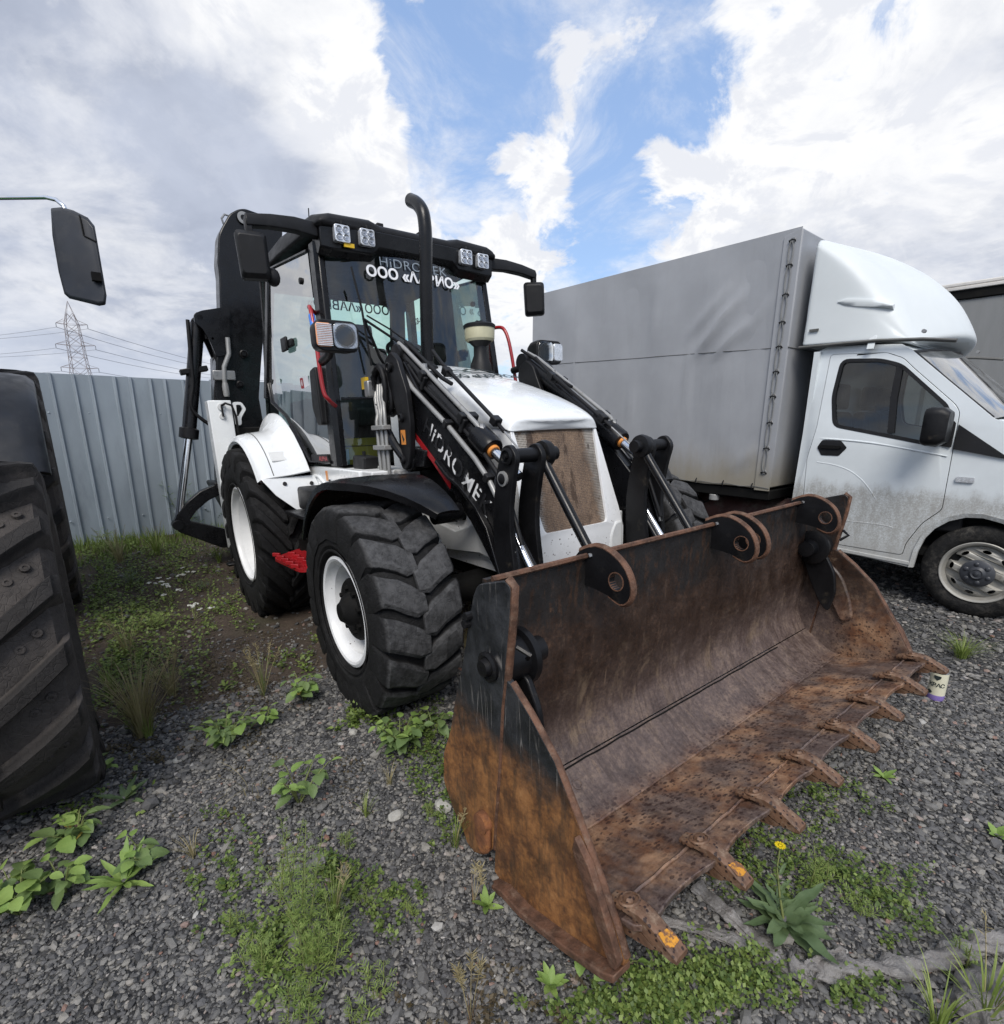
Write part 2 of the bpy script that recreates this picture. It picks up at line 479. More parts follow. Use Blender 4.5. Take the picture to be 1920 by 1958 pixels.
def lib():
    G = {}
    G['white'] = mat('white_paint', (.73, .75, .76), .24, var=.04, vscale=3, dirt=((.40, .375, .33), .56, .92, 7.0), coat=.4)[0]
    G['white_dull'] = mat('white_steel_paint', (.62, .63, .63), .45, var=.07, dirt=((.25, .22, .18), .60, .82, 8.0))[0]
    G['black'] = mat('black_gloss_paint', (.006, .006, .007), .28, var=.3, dirt=((.022, .020, .018), .60, .88, 7.0), spec=.32)[0]
    G['black_worn'] = mat('black_worn_paint', (.007, .007, .008), .42, var=.3, dirt=((.060, .050, .038), .58, .82, 11.0), bump=.15, bscale=30, spec=.25)[0]
    G['plastic'] = mat('black_plastic', (.009, .009, .010), .5, var=.2, dirt=((.022, .022, .023), .52, .82, 9.0), bump=.08, bscale=300, spec=.28)[0]
    G['dark'] = mat('dark_chassis', (.006, .006, .006), .75, var=.3, dirt=((.02, .017, .014), .55, .8, 8.0), spec=.15)[0]
    G['hose'] = mat('hose_rubber', (.008, .008, .009), .5, var=.2, spec=.25)[0]
    G['chrome'] = mat('chrome', (.75, .76, .78), .12, 1.0, var=.05)[0]
    G['steel'] = mat('grey_steel', (.30, .30, .30), .42, .7, var=.15, dirt=((.10, .085, .07), .55, .8, 14.0))[0]
    G['pipe'] = mat('painted_pipe', (.27, .27, .265), .38, .25, var=.12, dirt=((.12, .11, .09), .55, .8, 12.0))[0]
    G['red'] = mat('red_paint', (.30, .010, .014), .35, var=.15, dirt=((.08, .02, .02), .6, .85, 9.0), coat=.2)[0]
    G['orange'] = mat('amber_plastic', (.70, .27, .06), .35, var=.1)[0]
    G['amber_clear'] = mat('pale_amber_lens', (.75, .36, .20), .3, .0, var=.15)[0]
    G['led'] = mat('led_reflector', (.42, .43, .45), .25, .9, var=.1)[0]
    G['yellow'] = mat('yellow_label', (.70, .45, .02), .5, var=.1)[0]
    G['blue'] = mat('blue_tape', (.05, .20, .65), .5, var=.1)[0]
    G['cream'] = mat('cream_plastic', (.42, .40, .27), .35, var=.1, dirt=((.25, .22, .13), .5, .8, 8.0))[0]
    G['lens'] = mat('lamp_lens', (.66, .68, .71), .25, .5, var=.12, vscale=30)[0]
    G['letter_grey'] = mat('grey_print', (.22, .26, .30), .4, var=.05)[0]
    G['letter_white'] = mat('white_print', (.75, .76, .78), .5, var=.04)[0]
    G['letter_black'] = mat('black_print', (.02, .03, .03), .5, var=.05)[0]
    G['seat'] = mat('seat_cloth', (.025, .025, .028), .85, var=.25)[0]
    G['card'] = mat('yellow_card', (.42, .32, .02), .6, var=.08)[0]
    G['card_blue'] = mat('pale_card', (.40, .58, .60), .6, var=.05)[0]
    G['galv'] = mat('galvanised_sheet', (.29, .335, .375), .45, .15, var=.10, vscale=2.0, dirt=((.22, .255, .29), .50, .75, 3.0), stretch=(1, 1, .25))[0]
    G['post'] = mat('lattice_steel', (.22, .19, .19), .7, var=.1)[0]
    G['wire'] = mat('cable', (.25, .27, .30), .7, var=.05)[0]
    G['rust_boss'] = mat('rusty_steel', (.17, .065, .026), .85, var=.35, vscale=20, dirt=((.30, .12, .03), .5, .75, 25.0), bump=.4, bscale=80)[0]
    G['steelrim'] = mat('dusty_wheel_silver', (.34, .33, .30), .5, .3, var=.12, dirt=((.16, .14, .11), .5, .75, 12.0))[0]
    G['hub'] = mat('hub_plastic', (.035, .038, .045), .45, var=.2, dirt=((.12, .12, .12), .55, .8, 15.0))[0]
    G['grey_seal'] = mat('grey_seal', (.10, .10, .095), .7, var=.2)[0]
    G['tan'] = mat('grey_curtain', (.20, .205, .205), .6, var=.1, vscale=3.0, stretch=(1, 1, .2))[0]
    G['rail'] = mat('pale_rail', (.55, .53, .50), .5, var=.1)[0]
    G['green'] = mat('green_paint', (.02, .17, .05), .35, var=.1, coat=.3)[0]
    G['shell'] = mat('dark_grey_shell', (.016, .018, .023), .42, var=.2, dirt=((.035, .035, .036), .5, .8, 9.0), spec=.3)[0]
    G['bracket'] = mat('light_grey_bracket', (.33, .35, .38), .45, .2, var=.1)[0]
    G['mirror'] = mat('mirror_glass', (.6, .62, .64), .04, 1.0, var=.02)[0]
    G['redtank'] = mat('faded_red_tank', (.10, .045, .04), .65, var=.25, dirt=((.20, .18, .15), .48, .75, 5.0))[0]
    G['plastic_sheet'] = None

    # ---- rubber with dust and cracks
    def rubber(name, dust, amt, r0=None, cake=0.0, rlim=None):
        m, t, b, oc = mat(name, (.010, .010, .0105), .75, var=.25, vscale=9, spec=.22)
        n1 = t.noise(oc, 26.0, 9.0, .72); n2 = t.noise(oc, 4.0, 5.0, .6)
        base = b.inputs['Base Color'].links[0].from_socket
        f = t.math('MULTIPLY', t.smooth(n1, .42, .70), t.smooth(n2, .38, .66, .15, amt))
        if cake:
            x, y, z = t.xyz(oc)
            rad = t.math('SQRT', t.math('ADD', t.math('MULTIPLY', x, x), t.math('MULTIPLY', z, z)))
            f = t.math('MULTIPLY', f, t.smooth(rad, rlim, rlim + .025, 1, .45))
            cake_f = t.smooth(rad, rlim, rlim + .025, 1, .30)
            f = t.math('MAXIMUM', f, t.smooth(t.math('ADD', t.math('MULTIPLY', n1, .4), t.math('MULTIPLY', n2, .6)), .30, .62, cake * .35, cake))
            f = t.math('MULTIPLY', f, cake_f)
        if r0:
            x, y, z = t.xyz(oc)
            rad = t.math('SQRT', t.math('ADD', t.math('MULTIPLY', x, x), t.math('MULTIPLY', z, z)))
            top = t.smooth(rad, r0, r0 + .02)
            worn = t.math('MULTIPLY', top, t.smooth(t.math('ADD', t.math('MULTIPLY', n1, .7), t.math('MULTIPLY', n2, .3)), .36, .62, .25, 1.0))
            f = t.math('MAXIMUM', t.math('MULTIPLY', f, t.smooth(top, 0, 1, .35, 1.0)), worn)
        t.put(b.inputs['Base Color'], t.mix(f, base, dust))
        vo = t.voronoi(oc, 42.0, 'DISTANCE_TO_EDGE')
        cr = t.smooth(vo.outputs['Distance'], 0.0, .07)
        h = t.math('ADD', t.math('MULTIPLY', n1, 1.3), t.math('MULTIPLY', cr, .25))
        t.put(b.inputs['Normal'], t.bump(h, .55, .012))
        return m
    G['rubber'] = rubber('tyre_rubber', (.075, .075, .077), .5, .508)
    G['rubber_dark'] = rubber('tyre_rubber_dark', (.035, .035, .036), .5)
    G['rubber_farm'] = rubber('farm_tyre_rubber', (.080, .070, .064), .95, None, .85, .640)
    G['rubber_farm_rear'] = rubber('farm_rear_tyre_rubber', (.080, .070, .064), .95, None, .85, .885)
    G['rubber_road'] = rubber('dusty_road_tyre', (.10, .092, .08), 1.0)

    # ---- chipped white paint (wheel rims, nose)
    def chipped(name, lo, hi, col=(.72, .73, .74), under=(.05, .03, .02)):
        m, t, b, oc = mat(name, col, .32, var=.04, coat=.2)
        base = b.inputs['Base Color'].links[0].from_socket
        vo = t.voronoi(t.mapping(oc, scale=(1, 1, 1)), 38.0)
        n = t.noise(oc, 7.0, 4.0)
        vv = t.math('ADD', vo.outputs['Distance'], t.math('MULTIPLY', t.noise(oc, 60, 3.0), .35))
        chip = t.math('MULTIPLY', t.smooth(vv, .34, .28), t.smooth(n, lo, hi))
        t.put(b.inputs['Base Color'], t.mix(chip, base, under))
        return m, t, b, oc, chip
    G['rim'] = chipped('chipped_white_rim', .56, .64)[0]
    m, t, b, oc, chip = chipped('chipped_nose_paint', .40, .50)
    base = b.inputs['Base Color'].links[0].from_socket
    z = t.xyz(oc)[2]
    low = t.smooth(z, .92, .80)
    keep = t.math('MULTIPLY', chip, low)
    src = base.node.inputs[0].links[0]
    t.l.remove(src); t.put(base.node.inputs[0], keep)
    G['nose'] = m

    # ---- bucket: paint worn through to rust, height dependent wear
    def bucket_mat(name, inside):
        m = bpy.data.materials.new(name); m.use_nodes = True
        t = NT(m.node_tree); b = t.n['Principled BSDF']
        oc = t.new('ShaderNodeTexCoord').outputs['Object']
        x, y, z = t.xyz(oc)
        big = t.noise(oc, 2.2, 7.0, .62, .4)
        mid = t.noise(oc, 9.0, 8.0, .68, .2)
        fine = t.noise(oc, 55.0, 6.0, .7)
        rust = t.ramp(t.math('ADD', t.math('MULTIPLY', mid, .6), t.math('MULTIPLY', fine, .4)),
                      [(.30, (.035, .016, .009)), (.44, (.125, .055, .024)), (.56, (.27, .120, .040)), (.70, (.36, .18, .07))])
        if inside:
            # back sheet: dark chocolate scale; floor: purple-brown mill scale with orange freckles
            brown = t.ramp(t.math('ADD', t.math('MULTIPLY', mid, .5), t.math('MULTIPLY', fine, .5)),
                           [(.36, (.008, .005, .004)), (.53, (.032, .016, .009)), (.70, (.105, .056, .032))])
            mauve = t.ramp(t.math('ADD', t.math('MULTIPLY', mid, .5), t.math('MULTIPLY', fine, .5)),
                           [(.34, (.042, .029, .026)), (.50, (.102, .073, .064)), (.66, (.200, .145, .112))])
            zz = t.math('ADD', z, t.math('MULTIPLY', t.math('SUBTRACT', big, .5), .45))
            c = t.mix(t.smooth(zz, .48, .18), brown, mauve)
            # polished dusty arcs above the bend
            arc = t.math('MULTIPLY', t.smooth(t.noise(t.mapping(oc, scale=(1, 1.0, .7), rot=(.5, 0, 0)), 5.0, 8.0, .7, 1.2), .50, .66), t.math('MULTIPLY', t.smooth(zz, .12, .24), t.smooth(zz, .52, .34)))
            c = t.mix(t.math('MULTIPLY', arc, .7), c, (.19, .135, .088))
            # orange bloom on the floor
            fl = t.smooth(x, 1.30, 1.46)
            orange = t.math('MULTIPLY', fl, t.smooth(t.noise(oc, 4.0, 6.0, .65), .40, .66))
            vst = t.noise(t.mapping(oc, scale=(.8, 5.5, .8), rot=(.12, 0, .1)), 5.0, 8.0, .72, .5)
            c = t.mix(t.smooth(vst, .46, .62, 0, .55), c, (.035, .021, .015))
            c = t.mix(t.math('MULTIPLY', orange, .85), c, t.mix(t.smooth(mid, .36, .64), (.15, .060, .025), (.37, .215, .120)))
            sc1 = t.smooth(t.noise(t.mapping(oc, scale=(1.2, 7.0, .9), rot=(.35, 0, 0)), 7.0, 7.0, .72, .4), .60, .70)
            c = t.mix(t.math('MULTIPLY', sc1, .55), c, (.19, .13, .088))
            # dark pitting spots (two sizes), only where the steel is bare
            v1 = t.voronoi(t.mapping(t.vmath('ADD', oc, t.vmath('SCALE', oc, .0)), scale=(1.0, .60, 1)), 66.0); v2 = t.voronoi(oc, 130.0)
            pn = t.noise(oc, 75, 4.0)
            rnd = t.math('MULTIPLY', t.xyz(v1.outputs['Color'])[0], .42)
            s1 = t.smooth(t.math('ADD', t.math('ADD', v1.outputs['Distance'], rnd), t.math('MULTIPLY', pn, .8)), .96, .86)
            s2 = t.smooth(t.math('ADD', v2.outputs['Distance'], t.math('MULTIPLY', pn, .5)), .50, .44)
            where = t.math('MULTIPLY', t.smooth(t.noise(oc, 2.6, 4.0), .28, .48), t.smooth(zz, .38, .20))
            spots = t.math('MULTIPLY', t.math('MAXIMUM', t.math('MULTIPLY', s1, t.smooth(x, 1.26, 1.40, .25, 1.0)), t.math('MULTIPLY', s2, .8)), where)
            c = t.mix(t.math('MULTIPLY', spots, t.smooth(pn, .3, .7, .6, 1.0)), c, (.026, .012, .010))
            # old black paint near the top edge, scraped
            scr = t.noise(t.mapping(oc, scale=(1, 3.0, .8), rot=(.6, 0, 0)), 11.0, 8.0, .7, .5)
            pz = t.math('ADD', z, t.math('MULTIPLY', t.math('SUBTRACT', t.noise(oc, 5.0, 7.0, .68), .5), .7))
            pm = t.math('MULTIPLY', t.smooth(pz, .62, .80), t.smooth(scr, .60, .50))
            c = t.mix(pm, c, (.011, .010, .010))
        else:
            c = rust
            pz = t.math('ADD', z, t.math('MULTIPLY', t.math('SUBTRACT', t.noise(oc, 3.2, 7.0, .66), .5), .42))
            streak = t.noise(t.mapping(oc, scale=(4.5, 4.5, .9), rot=(0, .25, 0)), 5.0, 8.0, .7, .4)
            c = t.mix(t.smooth(streak, .44, .64, 0, .72), c, (.050, .031, .019))
            pm = t.smooth(pz, .30, .46)
            paint = t.mix(t.smooth(mid, .35, .7), (.010, .011, .013), (.030, .032, .036))
            # fine bright scratches
            def scratch(rot, sc, seed):
                v = t.voronoi(t.mapping(oc, scale=(1, 1, .06), rot=rot, loc=(seed, seed, 0)), sc, 'DISTANCE_TO_EDGE')
                return t.math('MULTIPLY', t.smooth(v.outputs['Distance'], .022, .0), t.smooth(t.noise(t.mapping(oc, loc=(seed, 0, 0)), 6.0, 3.0), .52, .64))
            s = t.math('MAXIMUM', scratch((0, .9, 0), 16.0, 1.3), t.math('MAXIMUM', scratch((0, -.5, 0), 22.0, 4.2), scratch((0, 2.1, .3), 18.0, 7.7)))
            paint = t.mix(s, paint, (.16, .15, .14))
            c = t.mix(pm, c, paint)
        t.put(b.inputs['Base Color'], c)
        t.put(b.inputs['Roughness'], t.smooth(mid, .3, .7, .34, .66))
        b.inputs['Specular IOR Level'].default_value = .55
        t.put(b.inputs['Normal'], t.bump(t.math('ADD', t.math('MULTIPLY', fine, .5), mid), .45, .008))
        return m
    G['bucket_in'] = bucket_mat('bucket_inner_scale', True)
    G['bucket_out'] = bucket_mat('bucket_outer_rust', False)
    m, t, b, oc = mat('worn_edge_rust', (.095, .045, .026), .75, var=.45, vscale=22, dirt=((.15, .092, .062), .5, .7, 30.0), bump=.4, bscale=70)
    G['edge'] = m
    m, t, b, oc = mat('tooth_steel', (.125, .066, .038), .62, var=.45, vscale=12, dirt=((.23, .16, .11), .5, .72, 22.0), bump=.35, bscale=60)
    base = b.inputs['Base Color'].links[0].from_socket
    v1 = t.voronoi(oc, 60.0)
    t.put(b.inputs['Base Color'], t.mix(t.smooth(t.math('ADD', v1.outputs['Distance'], t.math('MULTIPLY', t.noise(oc, 60, 3.0), .6)), .60, .52), base, (.025, .011, .008)))
    G['tooth'] = m
    m, t, b, oc = mat('yellow_tooth_paint', (.50, .22, .015), .55, var=.25, dirt=((.13, .06, .03), .44, .56, 45.0))
    G['tooth_yellow'] = m

    # ---- radiator grille: perforated sheet clogged with chaff
    m = bpy.data.materials.new('clogged_grille'); m.use_nodes = True
    t = NT(m.node_tree); b = t.n['Principled BSDF']
    oc = t.new('ShaderNodeTexCoord').outputs['Object']
    x, y, z = t.xyz(oc)
    gy = t.math('ABSOLUTE', t.math('SUBTRACT', t.math('FRACT', t.math('MULTIPLY', y, 110.0)), .5))
    gz = t.math('ABSOLUTE', t.math('SUBTRACT', t.math('FRACT', t.math('MULTIPLY', z, 110.0)), .5))
    hole = t.math('MULTIPLY', t.smooth(gy, .34, .26), t.smooth(gz, .34, .26))
    ed = t.math('ADD', t.math('ABSOLUTE', y), t.math('MULTIPLY', t.noise(oc, 12, 6.0, .65), .16))
    clog = t.math('MAXIMUM', t.smooth(ed, .335, .27), t.smooth(t.noise(oc, 10.0, 5.0, .6), .56, .64))
    chaff = t.ramp(t.math('ADD', t.math('MULTIPLY', t.noise(oc, 130, 4.0, .7), .65), t.math('MULTIPLY', t.noise(t.mapping(oc, scale=(1, 1, .22)), 14.0, 5.0, .7), .35)),
                   [(.36, (.034, .018, .011)), (.50, (.115, .066, .037)), (.66, (.27, .175, .105))])
    sheet = t.mix(hole, (.40, .37, .33), (.03, .024, .02))
    c = t.mix(t.math('MULTIPLY', clog, t.smooth(hole, 0, 1, .82, .95)), sheet, chaff)
    drip = t.math('MAXIMUM', t.smooth(t.noise(t.mapping(oc, scale=(1, 1, .16)), 13.0, 4.0, .6), .58, .66), t.math('MULTIPLY', t.smooth(t.noise(oc, 6.0, 6.0, .65), .52, .66), .6))
    c = t.mix(t.math('MULTIPLY', drip, .75), c, (.028, .015, .010))
    t.put(b.inputs['Base Color'], c); b.inputs['Roughness'].default_value = .9
    t.put(b.inputs['Normal'], t.bump(t.math('SUBTRACT', t.noise(oc, 150, 4.0, .7), t.math('MULTIPLY', hole, .6)), .6, .006))
    G['grille'] = m

    # ---- glass
    def glass(name, tint, refl=1.0, alpha=0.0, dirt=0.0):
        m = bpy.data.materials.new(name); m.use_nodes = True
        t = NT(m.node_tree)
        t.n.remove(t.n['Principled BSDF'])
        tr = t.new('ShaderNodeBsdfTransparent'); t.put(tr.inputs[0], tint)
        gl = t.new('ShaderNodeBsdfGlossy'); gl.inputs['Roughness'].default_value = .02
        lw = t.new('ShaderNodeFresnel'); lw.inputs['IOR'].default_value = 1.52
        mx = t.new('ShaderNodeMixShader')
        t.put(mx.inputs[0], t.math('MULTIPLY', lw.outputs[0], refl, clamp=True)); t.link(tr.outputs[0], mx.inputs[1]); t.link(gl.outputs[0], mx.inputs[2])
        last = mx
        if dirt:
            oc = t.new('ShaderNodeTexCoord').outputs['Object']
            df = t.new('ShaderNodeBsdfDiffuse'); t.put(df.inputs[0], (.45, .46, .46))
            m2 = t.new('ShaderNodeMixShader')
            t.put(m2.inputs[0], t.math('MULTIPLY', t.smooth(t.noise(oc, 3.0, 7.0, .65), .35, .75), dirt))
            t.link(mx.outputs[0], m2.inputs[1]); t.link(df.outputs[0], m2.inputs[2]); last = m2
        t.link(last.outputs[0], t.n['Material Output'].inputs[0])
        return m
    G['glass'] = glass('tinted_cab_glass', (.50, .66, .62), 1.15, dirt=.06)
    G['glass_door'] = glass('tinted_door_glass', (.30, .39, .365), .62, dirt=.12)
    G['glass_rear'] = glass('green_rear_glass', (.74, .93, .86), .8, dirt=.03)
    G['glass_screen'] = glass('tinted_windscreen_glass', (.68, .82, .80), 1.9, dirt=.04)
    G['glass_dark'] = glass('dark_cab_glass', (.50, .55, .55), 1.5, dirt=.03)
    G['windscreen'] = glass('dusty_windscreen', (.60, .66, .68), 2.4, dirt=.28)
    G['lens_clear'] = glass('clear_lens', (.95, .96, .97), 1.2)

    # ---- arm lettering: half scraped away
    m, t, b, oc = mat('scraped_white_letters', (.72, .72, .72), .5, var=.05)
    base = b.inputs['Base Color'].links[0].from_socket
    wear = t.smooth(t.math('ADD', t.noise(t.mapping(oc, loc=(.9, 0, .3)), 6.0, 3.0, .6), t.math('MULTIPLY', t.noise(oc, 30, 4.0), .25)), .60, .62)
    t.put(b.inputs['Base Color'], t.mix(wear, base, (.011, .011, .013)))
    G['worn_letters'] = m

    # ---- truck paint with road dirt on the lower door
    m, t, b, oc = mat('van_white_paint', (.62, .66, .68), .26, var=.03, coat=.35)
    base = b.inputs['Base Color'].links[0].from_socket
    x, y, z = t.xyz(oc)
    ragged = t.noise(t.mapping(oc, scale=(1, 1, .45)), 9.0, 8.0, .72)
    speck = t.math('ADD', t.math('MULTIPLY', t.noise(oc, 95, 5.0, .75), .6), t.math('MULTIPLY', t.noise(t.mapping(oc, scale=(1, 1, .3)), 16, 6.0, .7), .4))
    zz = t.math('ADD', z, t.math('MULTIPLY', t.math('SUBTRACT', ragged, .5), .30))
    d1 = t.math('MULTIPLY', t.smooth(zz, .95, .84), t.smooth(speck, .36, .58, .30, .95))
    d2 = t.smooth(zz, .66, .36, 0, .8)
    f = t.math('MAXIMUM', d1, d2)
    t.put(b.inputs['Base Color'], t.mix(t.math('MULTIPLY', f, .78), base, (.22, .205, .178)))
    t.put(b.inputs['Roughness'], t.smooth(f, 0, 1, .22, .7))
    t.put(b.inputs['Coat Weight'], t.smooth(f, 0, .6, .35, .0))
    G['van'] = m
    G['van_clean'] = mat('fairing_white', (.60, .635, .645), .45, var=.03, vscale=2, spec=.35)[0]

    # ---- tarpaulin: grey PVC, creases, mud low down
    m, t, b, oc = mat('grey_pvc_tarp', (.30, .31, .33), .5, var=.05, vscale=2.5)
    base = b.inputs['Base Color'].links[0].from_socket
    x, y, z = t.xyz(oc)
    zz = t.math('ADD', z, t.math('MULTIPLY', t.math('SUBTRACT', t.noise(t.mapping(oc, scale=(1.6, 1, .5)), 3.5, 7.0, .65), .5), .5))
    c = t.mix(t.smooth(zz, 1.25, .78, 0, .9), base, (.245, .222, .175))
    stain = t.smooth(t.noise(t.mapping(oc, scale=(2.5, 2.5, .12)), 5.0, 6.0, .65), .56, .82, 0, .22)
    c = t.mix(stain, c, (.18, .18, .175))
    c = t.mix(t.math('MULTIPLY', t.smooth(t.noise(oc, 45, 6.0, .7), .62, .72), t.smooth(zz, 1.1, .85)), c, (.10, .085, .06))
    t.put(b.inputs['Base Color'], c)
    # crease relief: long vertical folds, a diagonal pull near the front corner and fine wrinkles
    folds = t.noise(t.mapping(oc, scale=(2.2, 1, .16)), 2.6, 4.0, .55)
    diag = t.noise(t.mapping(oc, scale=(3.4, 1, .5), rot=(0, .62, 0)), 3.6, 3.0, .5)
    dm = t.math('MULTIPLY', t.smooth(x, -3.0, -2.3), t.smooth(x, -1.6, -1.9))
    h = t.math('ADD', t.math('MULTIPLY', folds, 1.0), t.math('MULTIPLY', diag, t.math('MULTIPLY', dm, 1.3)))
    h = t.math('ADD', h, t.math('MULTIPLY', t.noise(oc, 16, 5.0), .08))
    t.put(b.inputs['Normal'], t.bump(h, .10, .03))
    G['tarp'] = m

    # ---- crumpled grey film
    m, t, b, oc = mat('grey_plastic_film', (.175, .165, .158), .36, var=.2, vscale=14, dirt=((.14, .12, .11), .5, .75, 18.0), spec=.6)
    t.put(b.inputs['Normal'], t.bump(t.noise(t.mapping(oc, scale=(1, 1, 1)), 28, 7.0, .65, .6), .7, .02))
    G['film'] = m

    # ---- leaves
    def leaf(name, c1, c2, sc=9.0, spec=.4):
        m = bpy.data.materials.new(name); m.use_nodes = True
        t = NT(m.node_tree); b = t.n['Principled BSDF']
        oc = t.new('ShaderNodeTexCoord').outputs['Object']
        geo = t.new('ShaderNodeNewGeometry')
        oi = t.new('ShaderNodeObjectInfo')
        f = t.math('ADD', t.math('MULTIPLY', geo.outputs['Random Per Island'], .45), t.math('ADD', t.math('MULTIPLY', oi.outputs['Random'], .25), t.math('MULTIPLY', t.noise(oc, sc * 4, 4.0), .3)))
        c = t.mix(t.smooth(f, .15, .85), c1, c2)
        t.put(b.inputs['Base Color'], c)
        b.inputs['Roughness'].default_value = .55
        b.inputs['Specular IOR Level'].default_value = spec
        tl = t.new('ShaderNodeBsdfTranslucent'); t.put(tl.inputs[0], t.mix(.5, c, (.20, .30, .03)))
        mx = t.new('ShaderNodeMixShader'); mx.inputs[0].default_value = .25
        t.link(b.outputs[0], mx.inputs[1]); t.link(tl.outputs[0], mx.inputs[2]); t.link(mx.outputs[0], t.n['Material Output'].inputs[0])
        t.put(b.inputs['Normal'], t.bump(t.noise(oc, 60, 4.0), .3, .006))
        return m
    G['leaf'] = leaf('light_green_leaf', (.12, .22, .05), (.27, .37, .10))
    G['leaf_old'] = leaf('dull_green_leaf', (.085, .145, .05), (.17, .235, .085))
    G['leaf_dark'] = leaf('dark_green_leaf', (.075, .12, .055), (.145, .205, .095))
    G['leaf_yellow'] = leaf('yellow_leaf', (.35, .26, .05), (.48, .38, .10))
    G['feather'] = leaf('feathery_green', (.11, .17, .04), (.26, .33, .09))
    G['cover'] = leaf('ground_cover_green', (.045, .085, .02), (.19, .25, .06))
    G['grass'] = leaf('fresh_grass', (.15, .21, .045), (.32, .38, .11))
    G['dry'] = leaf('dry_grass', (.26, .215, .11), (.46, .39, .22))
    G['stem'] = leaf('stem_green', (.12, .17, .05), (.22, .24, .09))
    G['petal'] = leaf('white_petal', (.55, .55, .5), (.7, .7, .66))
    G['flower'] = leaf('yellow_petal', (.75, .55, .01), (.85, .65, .02))
    G['litter'] = leaf('dry_litter_brown', (.060, .046, .028), (.15, .115, .065))
    G['dry_brown'] = leaf('dry_brown_seed', (.20, .12, .07), (.33, .22, .13))

    # ---- gravel stones
    m = bpy.data.materials.new('gravel_stone'); m.use_nodes = True
    t = NT(m.node_tree); b = t.n['Principled BSDF']
    oc = t.new('ShaderNodeTexCoord').outputs['Object']
    geo = t.new('ShaderNodeNewGeometry')
    rpi = geo.outputs['Random Per Island']
    c = t.ramp(rpi, [(0, (.036, .037, .040)), (.35, (.076, .076, .080)), (.62, (.130, .127, .122)), (.82, (.20, .192, .178)), (.945, (.24, .225, .20)), (.97, (.30, .27, .24)), (.985, (.20, .085, .055)), (.995, (.40, .39, .37))])
    c = t.mix(t.math('MULTIPLY', t.noise(oc, 90, 5.0, .65), .5), c, (.09, .085, .078))
    t.put(b.inputs['Base Color'], c); b.inputs['Roughness'].default_value = .72
    t.put(b.inputs['Normal'], t.bump(t.noise(oc, 160, 4.0, .6), .4, .004))
    G['stone'] = m
    G['pale_stone'] = mat('pale_stone', (.34, .33, .30), .85, var=.25, vscale=14, dirt=((.20, .18, .16), .5, .75, 20.0), bump=.6, bscale=40)[0]

    # ---- ground
    m = bpy.data.materials.new('yard_ground'); m.use_nodes = True
    t = NT(m.node_tree); b = t.n['Principled BSDF']
    oc = t.new('ShaderNodeTexCoord').outputs['Object']
    x, y, z = t.xyz(oc)
    vo = t.voronoi(oc, 44.0); ve = t.voronoi(oc, 44.0, 'DISTANCE_TO_EDGE')
    pebble = t.ramp(t.math('FRACT', t.math('MULTIPLY', t.xyz(vo.outputs['Color'])[0], 1.0)), [(0, (.028, .028, .030)), (.5, (.075, .074, .075)), (.85, (.15, .145, .135)), (1, (.24, .225, .20))])
    pebble = t.mix(t.smooth(ve.outputs['Distance'], .0, .12, .8, 0), pebble, (.016, .015, .015))
    soil = t.ramp(t.math('ADD', t.math('MULTIPLY', t.noise(oc, 3.0, 8.0, .65), .5), t.math('MULTIPLY', t.noise(oc, 40, 6.0, .7), .5)),
                  [(.32, (.022, .015, .011)), (.52, (.060, .042, .030)), (.70, (.115, .085, .062))])
    # soil lies in the wedge behind the machine's near front wheel, and beyond it
    e = t.math('ADD', t.math('MULTIPLY', x, -.55), t.math('MULTIPLY', y, .83))
    e = t.math('ADD', e, t.math('MULTIPLY', t.math('SUBTRACT', t.noise(oc, 1.6, 6.0, .6), .5), .9))
    ms = t.math('MULTIPLY', t.smooth(e, 2.65, 3.0), t.smooth(x, .6, -.2))
    c = t.mix(ms, pebble, soil)
    green = t.math('MULTIPLY', t.smooth(t.noise(oc, 2.2, 7.0, .68), .50, .66), t.smooth(y, 3.0, 4.2, .12, .8))
    c = t.mix(t.math('MULTIPLY', green, .45), c, (.045, .055, .022))
    t.put(b.inputs['Base Color'], c); b.inputs['Roughness'].default_value = .9
    hh = t.math('MULTIPLY', t.smooth(ve.outputs['Distance'], 0, .35), t.math('SUBTRACT', 1.0, ms))
    t.put(b.inputs['Normal'], t.bump(t.math('ADD', hh, t.math('MULTIPLY', t.noise(oc, 60, 6.0, .7), .5)), .8, .02))
    G['ground'] = m
    return G
G = lib()
# ---------------------------------------------------------------- ground sheet
def build_ground():
    def axis(lo, hi, step, far):
        a = list(np.arange(lo, hi + 1e-6, step)); d = step; p = hi
        up_ = []
        while p < far:
            d *= 1.35; p += d; up_.append(p)
        d = step; p = lo; dn_ = []
        while p > -far:
            d *= 1.35; p -= d; dn_.append(p)
        return np.array(dn_[::-1] + a + up_)
    xs = axis(-7, 7, .07, 3000); ys = axis(-2, 9, .07, 3000)
    X, Y = np.meshgrid(xs, ys, indexing='ij')
    Z = terrain(X, Y)
    near = np.exp(-((X / 8) ** 2 + ((Y - 3) / 8) ** 2))
    Z = Z * np.clip(near * 1.6, 0, 1)
    Z += near * (.012 * np.sin(X * 3.1 + 1.3) * np.cos(Y * 2.7) + .006 * np.sin(X * 8.3 + Y * 5.1))
    n, k = X.shape
    v = np.stack([X, Y, Z], -1).reshape(-1, 3)
    i = np.arange(n - 1)[:, None] * k + np.arange(k - 1)[None, :]
    f = np.stack([i, i + k, i + k + 1, i + 1], -1).reshape(-1, 4)
    return add_mesh('ground', v, f, G['ground'], kind='structure')

